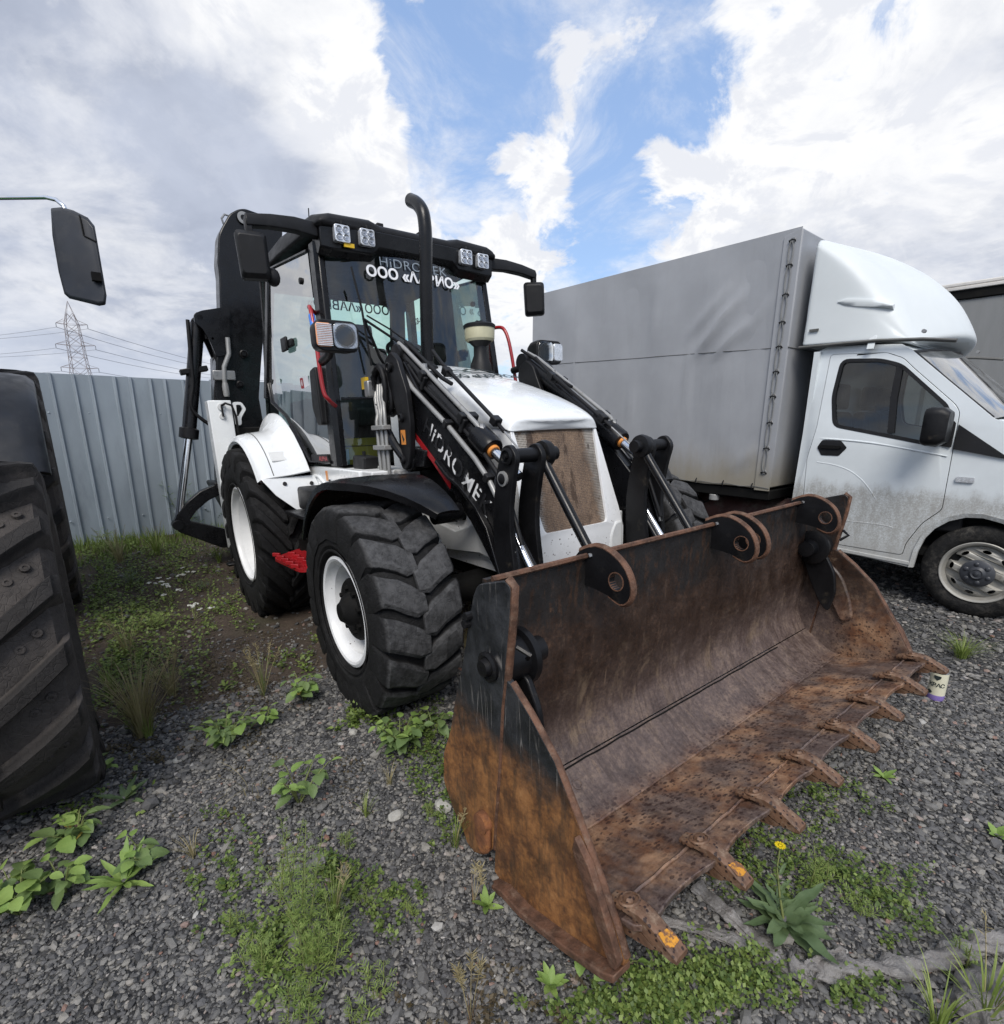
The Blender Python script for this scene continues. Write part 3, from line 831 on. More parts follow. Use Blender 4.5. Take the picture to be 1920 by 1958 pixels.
def add_mesh(name, v, f, mats, smooth=True, mi=None, parent=None, **props):
    v = np.ascontiguousarray(v, dtype=np.float32); f = np.ascontiguousarray(f, dtype=np.int32)
    me = bpy.data.meshes.new(name)
    me.vertices.add(len(v)); me.vertices.foreach_set('co', v.ravel())
    k = f.shape[1]
    me.loops.add(f.size); me.loops.foreach_set('vertex_index', f.ravel())
    me.polygons.add(len(f)); me.polygons.foreach_set('loop_start', np.arange(0, f.size, k, dtype=np.int32))
    me.polygons.foreach_set('use_smooth', np.full(len(f), smooth))
    for q in (mats if isinstance(mats, (list, tuple)) else [mats]):
        me.materials.append(q)
    if mi is not None:
        me.polygons.foreach_set('material_index', np.ascontiguousarray(mi, dtype=np.int32))
    me.update(calc_edges=True)
    o = bpy.data.objects.new(name, me); COL.objects.link(o)
    if parent is not None:
        o.parent = parent
    for kk, vv in props.items():
        o[kk] = vv
    return o

build_ground()
def gz(x, y):
    nr = math.exp(-((x / 8) ** 2 + ((y - 3) / 8) ** 2))
    z = float(terrain(x, y)) * min(1, nr * 1.6)
    return z + nr * (.012 * sin(x * 3.1 + 1.3) * cos(y * 2.7) + .006 * sin(x * 8.3 + y * 5.1))
def gp(px, py):
    z = -.08
    for _ in range(8):
        p = ray_plane(px, py, z); z = gz(p.x, p.y)
    return Vector((p.x, p.y, z))

# ---------------------------------------------------------------- corrugated fence
def build_fence():
    base = Vector((-4.476, 6.191, 0))
    yaw = R_(43)
    e = Vector((cos(yaw), sin(yaw), 0)); nrm = Vector((e.y, -e.x, 0))     # nrm faces the camera
    root = empty('sheet_metal_fence', Matrix.Translation(base) @ Matrix.Rotation(yaw, 4, 'Z'),
                 label='grey-blue corrugated metal fence behind the black and white loader', category='fence')
    H = 1.93
    pitch = .345; W = 1.035
    # profile along x: wide shallow pan, raised narrow ribs (local -y is towards the camera)
    def prof(x0, n):
        pts = []
        for i in range(n):
            a = x0 + i * pitch
            pts += [(a, 0.0), (a + .007, -.022), (a + .026, -.024), (a + .033, 0), (a + .150, 0.004), (a + .157, -.020), (a + .176, -.022), (a + .183, .002)]
        return pts
    def panel_mesh(seed):
        r = random.Random(seed)
        mb = MB(); p = prof(0, 3) + [(W + .02, 0.0), (W + .03, -.01)]
        rows = [0.0, .4, .8, 1.2, 1.6, H]
        lean = r.uniform(-.008, .008)
        vs = []
        for z in rows:
            for (x, y) in p:
                vs.append((x + lean * z, y + .010 * sin(z * 2.1 + seed) + r.uniform(-.002, .002), z))
        k = len(p)
        fs = [(i * k + j, i * k + j + 1, (i + 1) * k + j + 1, (i + 1) * k + j) for i in range(len(rows) - 1) for j in range(k - 1)]
        mb.add(vs, fs)
        o = mb.mesh('panel', G['galv'], smooth=0)
        return o
    meshes = [panel_mesh(s) for s in range(4)]
    screw = MB().lathe([(.011, 0), (.011, -.004), (.006, -.008), (0, -.009)], (0, 0, 0), (0, 1, 0), 8).mesh('screw', G['galv'])
    x = -6.2; i = 0
    while x < 13:
        o = bpy.data.objects.new('panel', meshes[i % 4]); COL.objects.link(o); o.parent = root
        o.location = (x, random.uniform(-.003, .003), random.uniform(-.015, .012) - .03)
        o.rotation_euler = (0, random.uniform(-.004, .004), 0)
        if -4 < x < 4:
            for zz in (.32, 1.52):
                for k in range(3):
                    s = bpy.data.objects.new('screw', screw); COL.objects.link(s); s.parent = o
                    s.location = (k * pitch + .09, -.002, zz)
        x += W; i += 1
    for zz in (.32, 1.52):
        MB().box(-6.3, 13.2, .02, .06, zz - .02, zz + .02).build('rail', G['steel'], root)
    for k in range(9):
        MB().box(-6 + k * 2.4, -5.94 + k * 2.4, .06, .12, -.3, 1.9).build('post', G['steel'], root)
build_fence()

# ---------------------------------------------------------------- lattice pylon and its cables
def build_pylon():
    top = at_depth(137, 582, 150)
    c = at_depth(153, 705, 150)
    root = empty('lattice_pylon', Matrix.Translation((c.x, c.y, 0)) @ Matrix.Rotation(R_(25), 4, 'Z'),
                 label='distant brown lattice power pylon rising beyond the fence', category='power pylon')
    Ht = top.z
    levels = [0, 6, 11, 15.2, 18.2, 21.4, 24.2, 27, 30]
    hw = [4.2, 3.3, 2.6, 2.0, 1.85, 1.75, 1.6, 1.5, .8]
    mb = MB()
    r = .05
    def cn(i, sx, sy):
        return (sx * hw[i], sy * hw[i] * .8, levels[i])
    S = [(1, 1), (1, -1), (-1, -1), (-1, 1)]
    for i in range(len(levels) - 1):
        for k in range(4):
            a, b = S[k], S[(k + 1) % 4]
            mb.tube([cn(i, *a), cn(i + 1, *a)], r * 1.5, 4)
            mb.tube([cn(i, *a), cn(i + 1, *b)], r, 3); mb.tube([cn(i, *b), cn(i + 1, *a)], r, 3)
            mb.tube([cn(i, *a), cn(i, *b)], r, 3)
    mb.build('tower_body', G['post'], root, smooth=0)
    mb = MB()
    for a in S:
        mb.tube([cn(8, *a), (0, 0, Ht)], r * 1.2, 4)
    mb.build('peak', G['post'], root, smooth=0)
    tips = []
    for z, L in ((27, 3.6), (21.4, 4.6), (15.2, 4.4)):
        mb = MB()
        for s in (-1, 1):
            for sy in (-1, 1):
                mb.tube([(s * 1.5, sy * 1.2, z), (s * L, 0, z + .2)], r * 1.2, 4)
                mb.tube([(s * 1.5, sy * 1.2, z + 1.2), (s * L, 0, z + .2)], r, 4)
            mb.tube([(s * 2.4, .5, z), (s * 2.4, -.5, z)], r, 3)
            tips.append(root.matrix_world @ Vector((s * L, 0, z)))
        mb.build('crossarm', G['post'], root, smooth=0)
        for s in (-1, 1):
            MB().tube([(s * L, 0, z + .2), (s * L, 0, z - .9)], .10, 5).build('insulator', G['wire'], root)
    bpy.context.view_layer.update()
    k = 0
    for z, L in ((27, 3.6), (21.4, 4.6), (15.2, 4.4)):
        for s in (-1, 1):
            p0 = root.matrix_world @ Vector((s * L, 0, z - .9))
            # one span runs off to the left, one to the right and away
            for far, side in ((at_depth(-420, 700 - (z - 15) * 4, 120), 'left'), (at_depth(560 + 20 * s, 735 - (z - 15) * 1.5, 330), 'right')):
                pts = []
                for i in range(13):
                    t = i / 12
                    p = p0.lerp(far, t); p.z -= 7 * (t - t * t) * (1 if side == 'left' else 2.2)
                    pts.append(p)
                lvl = {27: 'top', 21.4: 'middle', 15.2: 'lowest'}[z]
                MB().tube(pts, .055 if side == 'left' else .07, 4).build('power_cable', G['wire'], smooth=60,
                    label=f'power cable sagging {side}wards from the {"left" if s < 0 else "right"} end of the pylon\'s {lvl} crossarm', category='power cable', group='cables of the distant pylon')
                k += 1
build_pylon()
# ================================================================ backhoe loader (frame M: x forward, y left, z up)
LO = empty('backhoe_loader', M_MAT, label='black and white backhoe loader with rusty wide front bucket', category='backhoe loader')

# ---------------------------------------------------------------- wheels
def tyre_mesh(R, W, rim_r, n, lug_h, style, mat, seed=0, lug_w=.58):
    """axis along y, centred at origin, R over the lugs"""
    Rc = R - lug_h
    hw = W / 2
    prof = [(rim_r, -hw * .72), (rim_r + .018, -hw * .80), (rim_r + (Rc - rim_r) * .30, -hw * .97), (rim_r + (Rc - rim_r) * .60, -hw * .985), (rim_r + (Rc - rim_r) * .85, -hw * .93),
            (Rc - .012, -hw * .80), (Rc, -hw * .45), (Rc + .004, 0), (Rc, hw * .45), (Rc - .012, hw * .80), (rim_r + (Rc - rim_r) * .85, hw * .93), (rim_r + (Rc - rim_r) * .60, hw * .985), (rim_r + (Rc - rim_r) * .30, hw * .97), (rim_r + .018, hw * .80), (rim_r, hw * .72)]
    mb = MB().lathe(prof, (0, 0, 0), (0, 1, 0), 72, caps=False)
    r_ = random.Random(seed)
    # direction convention of lathe: u,v from axis y ; rebuild own angular frame x-z
    def P(a, rad, y):
        return (rad * cos(a), y, rad * sin(a))
    pitch = 2 * pi / n
    for k in range(n):
        for s in (-1, 1):
            a0 = (k + (.5 if s > 0 else 0)) * pitch
            secs = []
            if style == 'bar':
                stations = [(-.06, .0, 0), (.20, .10, 0), (.45, .26, 0), (.70, .40, 0), (.88, .48, .004), (.97, .52, .028), (1.0, .54, .07)]
            else:
                stations = [(-.02, .0, 0), (.10, .10, 0), (.30, .34, 0), (.55, .62, 0), (.78, .86, .002), (.93, .99, .014), (1.0, 1.04, .055)]
            for (t, sk, drop) in stations:
                y = s * t * hw
                a = a0 + sk * pitch * (1.0 if style == 'bar' else 1.35)
                wob = 1 + r_.uniform(-.10, .10)
                ht = Rc + lug_h * (1 - .12 * r_.random()) - drop
                bt = Rc - .03 - drop * 1.4
                wd = pitch * lug_w * .5 * wob * (1.0 if t < .9 else 1.06)
                # slanted station: lug ends are rounded
                if t in (stations[0][0],):
                    wd *= .62
                secs.append([P(a - wd * 1.22, bt, y), P(a - wd * 1.02, ht - lug_h * .28, y), P(a - wd * .74, ht, y), P(a + wd * .74, ht, y), P(a + wd * 1.02, ht - lug_h * .28, y), P(a + wd * 1.22, bt, y)])
            mb.loft(secs)
    # worn, uneven rubber
    from mathutils import noise as _n
    mb.v = [tuple(Vector(q) + Vector(q).normalized() * (_n.noise(Vector(q) * 16) * .006 + _n.noise(Vector(q) * 5) * .004) if math.hypot(q[0], q[2]) > Rc * .96 else Vector(q)) for q in mb.v]
    # sidewall rings
    for s in (-1, 1):
        for rr, ww in ((rim_r + .035, .012), (rim_r + (Rc - rim_r) * .45, .008)):
            pr = [(rr, s * hw * .94), (rr + ww * .3, s * (hw * .965)), (rr + ww, s * (hw * .965)), (rr + ww * 1.4, s * hw * .95)]
            mb.lathe(pr, (0, 0, 0), (0, 1, 0), 64, closed=True)
    return mb.mesh('tyre', mat, smooth=32)

def rim_mesh(r, W, dish, mat, disc_r, n=56):
    # outside is -y ; profile from outer flange inwards to the disc
    hw = W / 2
    prof = [(r + .004, -hw * .80), (r + .010, -hw * .86), (r - .004, -hw * .885), (r - .016, -hw * .86), (r - .020, -hw * .76), (r - .045, -hw * .66), (r - .050, -hw * .30), (r - .062, -hw * .05 + dish), (r * .80, dish), (disc_r, dish + .012), (disc_r * .97, dish + .03), (.02, dish + .03), (.02, dish + .05), (r * .8, dish + .05), (r - .03, hw * .7), (r + .004, hw * .78)]
    return MB().lathe(prof, (0, 0, 0), (0, 1, 0), n, caps=False).mesh('rim', mat, smooth=40)

def wheel(name, x, y, z, side, tm, rm, rim_r, hubfn, seed):
    wroot = empty(name, Matrix.Translation((x, y, z)) @ Matrix.Rotation(seed, 4, 'Y') @ (Matrix.Identity(4) if side < 0 else Matrix.Rotation(pi, 4, 'Z')), LO)
    t = bpy.data.objects.new('tyre', tm); COL.objects.link(t); t.parent = wroot; bevel_tyre(t)
    r = bpy.data.objects.new('rim', rm); COL.objects.link(r); r.parent = wroot
    hubfn(wroot)
    return wroot
WF, WR = 1.234, 1.24
def bevel_tyre(o):
    bv = o.modifiers.new('bevel', 'BEVEL'); bv.width = .014; bv.segments = 3; bv.limit_method = 'ANGLE'; bv.angle_limit = R_(32)
tmF = tyre_mesh(.535, .42, .272, 17, .034, 'bar', G['rubber'], 3, .76)
rmF = rim_mesh(.275, .43, -.02, G['rim'], .150)
def hubF(p):
    mb = MB().lathe([(.162, .035), (.162, -.128), (.152, -.140), (.095, -.142), (.086, -.160), (.074, -.176), (.056, -.190), (.045, -.205), (0, -.207)], (0, 0, 0), (0, 1, 0), 32)
    mb.build('hub', G['dark'], p, smooth=30)
    mb = MB()
    for k in range(8):
        a = 2 * pi * k / 8
        mb.cyl((.114 * cos(a), -.135, .114 * sin(a)), (.114 * cos(a), -.160, .114 * sin(a)), .013, n=6)
    mb.build('wheel_nuts', G['dark'], p)
    MB().tube([(.20, -.06, .06), (.215, -.11, .07), (.22, -.14, .075)], .006, 6).build('valve', G['steel'], p)
tmR = tyre_mesh(.70, .43, .375, 20, .042, 'farm', G['rubber_dark'], 5, .50)
rmR = rim_mesh(.384, .43, .02, G['rim'], .20)
def hubR(p):
    MB().lathe([(.20, .03), (.20, .012), (.10, .005), (.10, -.02), (0, -.022)], (0, 0, 0), (0, 1, 0), 28).build('hub', G['white_dull'], p, smooth=30)
    MB().tube([(-.02, .0, .27), (.0, -.05, .275), (.03, -.085, .27)], .013, 8).build('valve', G['steel'], p)
ZF, ZR, LB = .519, .619, 2.1838
for s in (-1, 1):
    wheel('front_wheel', 0, s * (WF - .43 / 2 * .86), ZF, s, tmF, rmF, .275, hubF, R_(14) * s)
    wheel('rear_wheel', -LB, s * (WR - .43 / 2 * .86), ZR, s, tmR, rmR, .384, hubR, R_(20))

# ---------------------------------------------------------------- chassis and underside
mb = MB()
mb.box(-3.1, .15, -.36, .36, .50, .88); mb.box(-.9, -.1, -.45, .45, .86, 1.15)
mb.build('chassis', G['dark'], LO, bevel=.02)
MB().tube([(0, -.95, .50), (0, -.6, .50), (0, -.25, .47), (0, .25, .47), (0, .6, .50), (0, .95, .50)], [.09, .075, .12, .12, .075, .09], 14).build('front_axle', G['dark'], LO)
MB().tube([(-LB, -.98, .62), (-LB, -.3, .62), (-LB, -.2, .60), (-LB, .2, .60), (-LB, .3, .62), (-LB, .98, .62)], [.12, .13, .2, .2, .13, .12], 14).build('rear_axle', G['dark'], LO)
mb = MB().prism([(-1.0, .66), (-.72, .62), (.10, .70), (.36, .66), (.36, .86), (.05, .86), (-.15, .80), (-1.0, .92)], 'y', -.46, -.40)
mb.build('side_rail', G['white_dull'], LO, bevel=.008)
MB().prism([(-1.0, .66), (-.72, .62), (.10, .70), (.36, .66), (.36, .86), (.05, .86), (-.15, .80), (-1.0, .92)], 'y', .40, .46).build('side_rail', G['white_dull'], LO, bevel=.008)
MB().cyl((-.02, -.40, .665), (-.02, -.30, .665), .05).build('rail_plug', G['white_dull'], LO, bevel=.006)

# ---------------------------------------------------------------- bonnet (lofted), nose and grille
def bonnet():
    xs = [(-1.04, 1.870, 1.81, .38), (-.86, 1.842, 1.785, .385), (-.62, 1.775, 1.72, .385), (-.35, 1.698, 1.648, .38), (-.08, 1.612, 1.565, .37), (.10, 1.540, 1.50, .355), (.20, 1.487, 1.452, .34), (.255, 1.446, 1.42, .327), (.268, 1.418, 1.404, .32)]
    secs = []
    for (x, zc, ze, hw) in xs:
        lo = ze - (.24 if x < .0 else .24 - (x / .268) * .20)
        q = [(-hw - .025, lo), (-hw - .012, ze - .05), (-hw + .004, ze - .012), (-hw + .03, ze + .012), (-hw * .74, ze + (zc - ze) * .74), (-hw * .36, zc - .006), (0, zc)]
        q = q + [(-y, z) for y, z in reversed(q[:-1])]
        secs.append([(x + (.03 * (1 - (y / hw) ** 2) if x > .1 else 0), y, z) for y, z in q])
    mb = MB().loft(secs)
    o = mb.build('bonnet', G['white'], LO, smooth=50)
    ss = o.modifiers.new('sub', 'SUBSURF'); ss.levels = 2; ss.render_levels = 2
    for e_ in o.data.edges:
        pass
    return o
BON = bonnet()
# pressed crease on top of the bonnet
def fx(z, y=0):
    return .250 + (1.415 - z) * .305 - .10 * y * y if z > .80 else .250 + (1.415 - .80) * .305 - (.80 - z) * .02 - .10 * y * y
def nose():
    def hw(z):
        return np.interp(z, [.58, .66, .83, 1.03, 1.25, 1.40], [.385, .395, .39, .365, .342, .325])
    zs = [.60, .68, .78, .90, 1.05, 1.20, 1.33, 1.40]
    outer = [(-hw(z), z) for z in zs] + [(hw(z), z) for z in reversed(zs)]
    outer = [(float(a), b) for a, b in outer]
    gin = round_poly([(-.248, .825), (.248, .825), (.312, 1.395), (-.312, 1.395)], .03)
    vs, fs = plate_mesh(outer, [gin])
    mb = MB()
    n = len(vs)
    mb.add([(fx(z, y), y, z) for y, z in vs] + [(fx(z, y) - .045, y, z) for y, z in vs], [])
    edge = {}
    for f in fs:
        for i in range(len(f)):
            edge[(f[i], f[(i + 1) % len(f)])] = 1
    fl = [tuple(f) for f in fs] + [tuple(n + i for i in reversed(f)) for f in fs] + [(j, i, n + i, n + j) for (i, j) in edge if (j, i) not in edge]
    mb.f = fl
    mb.build('nose', G['nose'], LO, bevel=.012, smooth=40)
    # cheeks running back from the nose
    for s in (-1, 1):
        secs = []
        for z in zs:
            h = float(hw(z)); xf = fx(z, h)
            secs.append([(xf - .012, s * h, z), (xf - .10, s * (h + .018), z), (xf - .35, s * (h + .02), z), (-.55, s * (h + .02), z), (-.55, s * (h - .02), z), (xf - .05, s * (h - .03), z)])
        MB().loft(secs).build('cheek_panel', G['nose'], LO, smooth=40)
    # clogged mesh, recessed
    mb = MB(); vs, fs = plate_mesh(gin)
    N = 9
    grid = [[(a / 12 * 2 - 1, b / 12) for a in range(13)] for b in range(13)]
    v = []
    for b in range(13):
        zz = .815 + (1.40 - .815) * b / 12
        h = .255 + (.318 - .255) * b / 12
        for a in range(13):
            y = h * (a / 12 * 2 - 1)
            v.append((fx(zz, y) - .016, y, zz))
    f = [(b * 13 + a, b * 13 + a + 1, (b + 1) * 13 + a + 1, (b + 1) * 13 + a) for b in range(12) for a in range(12)]
    MB().add(v, f).build('grille', G['grille'], LO)
    # headlight recess low on the near corner, and tow bracket
    for s in (-1, 1):
        mb = MB().prism(round_poly([(s * .385, .62), (s * .27, .62), (s * .27, .74), (s * .31, .82), (s * .385, .82)], .03), 'x', .30, fx(.7, .33) + .004)
        mb.build('corner_recess', G['white_dull'], LO, bevel=.015)
    MB().box(.28, .40, -.33, .33, .50, .61).build('bumper', G['dark'], LO, bevel=.02)
nose()
# bonnet side skins and black gap below the bonnet edge
for s in (-1, 1):
    MB().prism([(-1.02, 1.10), (-.55, 1.08), (.02, 1.10), (.02, 1.36), (-.10, 1.40), (-.55, 1.56), (-1.02, 1.66)], 'y', s * .375, s * .40).build('side_panel', G['white'], LO, bevel=.006)
    MB().prism(round_poly([(-.62, 1.16), (-.30, 1.12), (-.28, 1.20), (-.56, 1.24)], .03), 'y', s * .401, s * .405).build('vent', G['grey_seal'], LO)
MB().box(-1.0, .22, -.34, .34, .95, 1.34).build('engine_block', G['dark'], LO, bevel=.02)
# bonnet print: company name and a mountain badge
def hood_text():
    zc = lambda x: float(np.interp(x, [-1.04, -.86, -.62, -.35, -.08, .10], [1.870, 1.842, 1.775, 1.698, 1.612, 1.54]))
    x = -.44
    up_dir = Vector((-1, 0, .34))
    m = basis((x, .0, zc(x) + .0035), (0, 1, .02), up_dir)
    text('ООО «ΛАВИО»', .115, G['letter_black'], 'bonnet_lettering', LO, m, bold=.003, sx=.72)
    mb = MB()
    for poly in ([(-.20, .0), (-.08, .06), (-.05, .045), (.02, .10), (.06, .075), (.13, .105), (.22, .03), (.13, .075), (.06, .045), (.02, .07), (-.04, .02), (-.08, .035)],
                 [(-.16, -.02), (.0, .012), (.16, .0), (.24, -.03), (.1, -.012), (0, -.012)]):
        mb.prism(poly, 'z', 0, .001)
    mb.build('bonnet_badge', G['letter_black'], LO, matrix=basis((x - .12, .0, zc(x - .12) + .006), (0, 1, 0), up_dir))
hood_text()

# exhaust, pre-cleaner
ex = [(-.80, -.20, 1.74), (-.794, -.20, 1.84), (-.75, -.20, 2.28), (-.71, -.20, 2.58)] + [tuple(p) for p in curve3([(-.708, -.20, 2.64), (-.722, -.20, 2.73), (-.782, -.20, 2.80), (-.868, -.20, 2.85)], 4)]
MB().tube(ex, .042, 20, caps=False).build('exhaust_pipe', G['black'], LO, smooth=60)
MB().tube([Vector(ex[-2]), Vector(ex[-1]) * .6 + Vector(ex[-2]) * .4], .038, 16).build('exhaust_mouth', G['dark'], LO, smooth=60)
MB().lathe([(.078, -.05), (.075, .0), (.072, .02), (.048, .035), (.044, .05)], (-.797, -.20, 1.80), (.05, 0, 1), 24).build('exhaust_collar', G['plastic'], LO)
pc = Vector((-.84, .28, 0))
AF = MB().lathe([(.085, 1.80), (.075, 1.86), (.05, 1.92), (.048, 1.98), (.085, 2.015)], pc, (0, 0, 1), 28).build('air_precleaner', G['plastic'], LO)
MB().lathe([(.095, 2.015), (.108, 2.03), (.112, 2.10), (.106, 2.115)], pc, (0, 0, 1), 32).build('dust_bowl', G['cream'], AF)
MB().lathe([(.116, 2.105), (.118, 2.125), (.105, 2.135), (.06, 2.142), (0, 2.143)], pc, (0, 0, 1), 32).build('lid', G['plastic'], AF)
mb = MB()
for k in range(5):
    a = 2 * pi * k / 5
    mb.obox(Matrix.Translation(pc + Vector((.015 * cos(a), .015 * sin(a), 2.15))) @ Matrix.Rotation(a, 4, 'Z'), .03, .006, .016)
mb.build('wing_nut', G['plastic'], AF)

# ---------------------------------------------------------------- cab
F0 = lambda s: Vector((-1.15, s * .765, 1.17)); F1 = lambda s: Vector((-1.33, s * .705, 2.66))
B0 = lambda s: Vector((-2.44, s * .865, 1.72)); B1 = lambda s: Vector((-2.27, s * .755, 2.74))
C0 = lambda s: Vector((-2.72, s * .80, 1.55)); C1 = lambda s: Vector((-2.62, s * .72, 2.74))
CAB = MB()
for s in (-1, 1):
    # A pillar: wide black post with a rebate
    secs = []
    for t in (0, .25, .5, .75, 1):
        p = F0(s).lerp(F1(s), t); wd = .11 - .03 * t
        secs.append([(p.x + .025, p.y - s * .06, p.z), (p.x + .03, p.y - s * .02, p.z), (p.x - .0, p.y + s * .006, p.z), (p.x - wd, p.y + s * .008, p.z), (p.x - wd - .02, p.y - s * .03, p.z), (p.x - .04, p.y - s * .07, p.z)])
    MB().loft(secs).build('pillar', G['black'], LO, bevel=.006)
    secs = []
    for t in (0, .5, 1):
        p = B0(s).lerp(B1(s), t)
        secs.append([(p.x + .035, p.y - s * .05, p.z), (p.x + .035, p.y, p.z), (p.x - .035, p.y + s * .006, p.z), (p.x - .045, p.y - s * .05, p.z)])
    MB().loft(secs).build('pillar', G['black'], LO, bevel=.006)
    secs = []
    for t in (0, .5, 1):
        p = C0(s).lerp(C1(s), t)
        secs.append([(p.x + .05, p.y - s * .06, p.z), (p.x + .05, p.y, p.z), (p.x - .05, p.y, p.z), (p.x - .05, p.y - s * .06, p.z)])
    MB().loft(secs).build('pillar', G['black'], LO, bevel=.006)
def bil(a, b, c, d, u, v, bul=(0, 0, 0)):
    p = (a.lerp(b, u)).lerp(d.lerp(c, u), v)
    k = 4 * u * (1 - u)
    return p + Vector(bul) * k
def pane(name, a, b, c, d, matl, bul=(0, 0, 0), n=10, parent=LO):
    vs = []; 
    for j in range(n + 1):
        for i in range(n + 1):
            vs.append(bil(a, b, c, d, i / n, j / n, bul))
    fs = [(j * (n + 1) + i, j * (n + 1) + i + 1, (j + 1) * (n + 1) + i + 1, (j + 1) * (n + 1) + i) for j in range(n) for i in range(n)]
    return MB().add(vs, fs).build(name, matl, parent, smooth=60, recalc=False)
off = Vector((.018, 0, 0))
WS = pane('windscreen', F0(-1) + Vector((.02, .055, .01)), F0(1) + Vector((.02, -.055, .01)), F1(1) + Vector((.02, -.05, -.02)), F1(-1) + Vector((.02, .05, -.02)), G['glass_screen'], (.10, 0, 0))
# door glass (both sides): polygon in the leaning side plane
def side_pt(s, x, z, dy=0):
    f = (z - 1.17) / (2.66 - 1.17)
    y0 = .765 + (.705 - .765) * f            # at the front post
    y1 = .885 + (.755 - .885) * ((z - 1.17) / 1.57)   # at the rear post
    k = (x + 1.2) / (-2.4 + 1.2)
    return Vector((x, s * (y0 + (y1 - y0) * min(1.2, max(0, k)) + dy), z))
door_xz = [(-1.25, 1.20), (-1.60, 1.19), (-1.80, 1.36), (-2.02, 1.55), (-2.33, 1.68), (-2.40, 1.85), (-2.32, 2.30), (-2.26, 2.70), (-1.42, 2.62), (-1.36, 2.2), (-1.29, 1.6)]
for s in (-1, 1):
    vs = [side_pt(s, x, z) for x, z in door_xz] + [side_pt(s, x, z, -.006) for x, z in door_xz]
    n = len(door_xz)
    DG = MB().add([side_pt(s, x, z) for x, z in door_xz], [tuple(range(n))]).build('door_glass', G['glass_door'], LO, smooth=0, recalc=False)
    # door frame around the lower curve
    lw_ = [side_pt(s, x, z, .004) for x, z in door_xz[0:6]]
    MB().tube(lw_, .014, 6).build('door_seal', G['black'], LO, smooth=60)
    MB().tube([side_pt(s, x, z, .004) for x, z in door_xz[5:9]], .012, 6).build('door_seal', G['black'], LO, smooth=60)
    # door handle, glass bolts, latch cover
    p = side_pt(s, -1.86, 2.08, .012)
    mb = MB().obox(Matrix.Translation(p), .20, .03, .055); mb.obox(Matrix.Translation(p + Vector((-.03, s * .025, 0))), .13, .022, .10)
    mb.build('door_handle', G['plastic'], LO, bevel=.008)
    for (x, z) in ((-1.56, 2.46), (-1.44, 1.74)):
        q = side_pt(s, x, z, 0)
        MB().cyl(q - Vector((0, s * .01, 0)), q + Vector((0, s * .018, 0)), .022).build('glass_bolt', G['plastic'], LO, bevel=.004)
    q = side_pt(s, -1.32, 1.62, .0)
    MB().prism(round_poly([(-1.33, 1.86), (-1.45, 1.84), (-1.47, 1.58), (-1.40, 1.46), (-1.30, 1.46)], .03), 'y', q.y - s * .05, q.y + s * .035).build('latch_cover', G['plastic'], LO, bevel=.01)
    # dark lower door skin seen through the glass: side console
    # red grab rail
    g = [side_pt(s, -1.36, 2.21, 0), side_pt(s, -1.30, 2.23, .06), side_pt(s, -1.22, 2.20, .085), side_pt(s, -1.16, 2.05, .09), side_pt(s, -1.10, 1.70, .085), side_pt(s, -1.08, 1.62, .06), side_pt(s, -1.12, 1.58, 0)]
    gr = MB().tube(curve3(g, 5), .0145, 10).build('grab_rail', G['red'], LO, smooth=60)
    if s < 0:
        a, b2_ = Vector(g[3]).lerp(Vector(g[2]), .35), Vector(g[3]).lerp(Vector(g[2]), -.05)
        MB().cyl(Vector(g[2]).lerp(Vector(g[3]), .25), Vector(g[2]).lerp(Vector(g[3]), .75), .021, n=12).build('tape', G['blue'], gr)
    # work headlamp on its stalk
    c = Vector((-.76, s * .845, 1.955))
    MB().tube([side_pt(s, -1.12, 1.86, .07), (-.95, s * .82, 1.88), (-.84, s * .835, 1.92)], .028, 8).build('lamp_stalk', G['plastic'], LO, smooth=60)
    hl = rrect(-.135, .135, -.088, .088, .05, 5)
    secs = []
    for dx, sc_ in ((-.10, .72), (-.04, .95), (.035, 1.0), (.06, .98)):
        secs.append([(c.x + dx, c.y + a * sc_, c.z + b * sc_) for a, b in hl])
    LAMP = MB().loft(secs).build('headlamp', G['plastic'], LO, bevel=.006)
    lensc = c.y - s * .045
    plate([(lensc + a, c.z + b) for a, b in rrect(-.072, .072, -.070, .070, .03)], [circ2(lensc, c.z, .0655, 28)], 'x', c.x + .060, c.x + .065).build('reflector', G['lens'], LAMP)
    MB().lathe([(.066, .0635), (.060, .060), (.048, .050), (.030, .038), (.016, .032), (.0, .032)], (c.x + .003, lensc, c.z), (1, 0, 0), 14, caps=False).build('reflector_bowl', G['lens'], LAMP, smooth=10)
    MB().sphere((c.x + .046, lensc, c.z), .017, sc=(.8, 1, 1)).build('bulb', G['lens_clear'], LAMP)
    MB().loft([[(c.x + .066, lensc + a, c.z + b) for a, b in rrect(-.075, .075, -.073, .073, .03)], [(c.x + .074, lensc + a * .9, c.z + b * .9) for a, b in rrect(-.075, .075, -.073, .073, .03)]]).build('lens', G['lens_clear'], LAMP)
    iy = c.y + s * .082
    mb = MB().loft([[(c.x + .062, iy + a, c.z + b) for a, b in rrect(-.048, .048, -.066, .066, .02)], [(c.x + .072, iy + a * .9, c.z + b * .9) for a, b in rrect(-.048, .048, -.066, .066, .02)]])
    mb.build('indicator', G['amber_clear'] if s < 0 else G['lens'], LAMP)
    if s < 0:
        mb = MB()
        for k in range(-6, 7):
            mb.box(c.x + .070, c.x + .0745, iy - .044, iy + .044, c.z + k * .0095 - .003, c.z + k * .0095 + .002)
        mb.build('indicator_rib', G['lens'], LAMP)
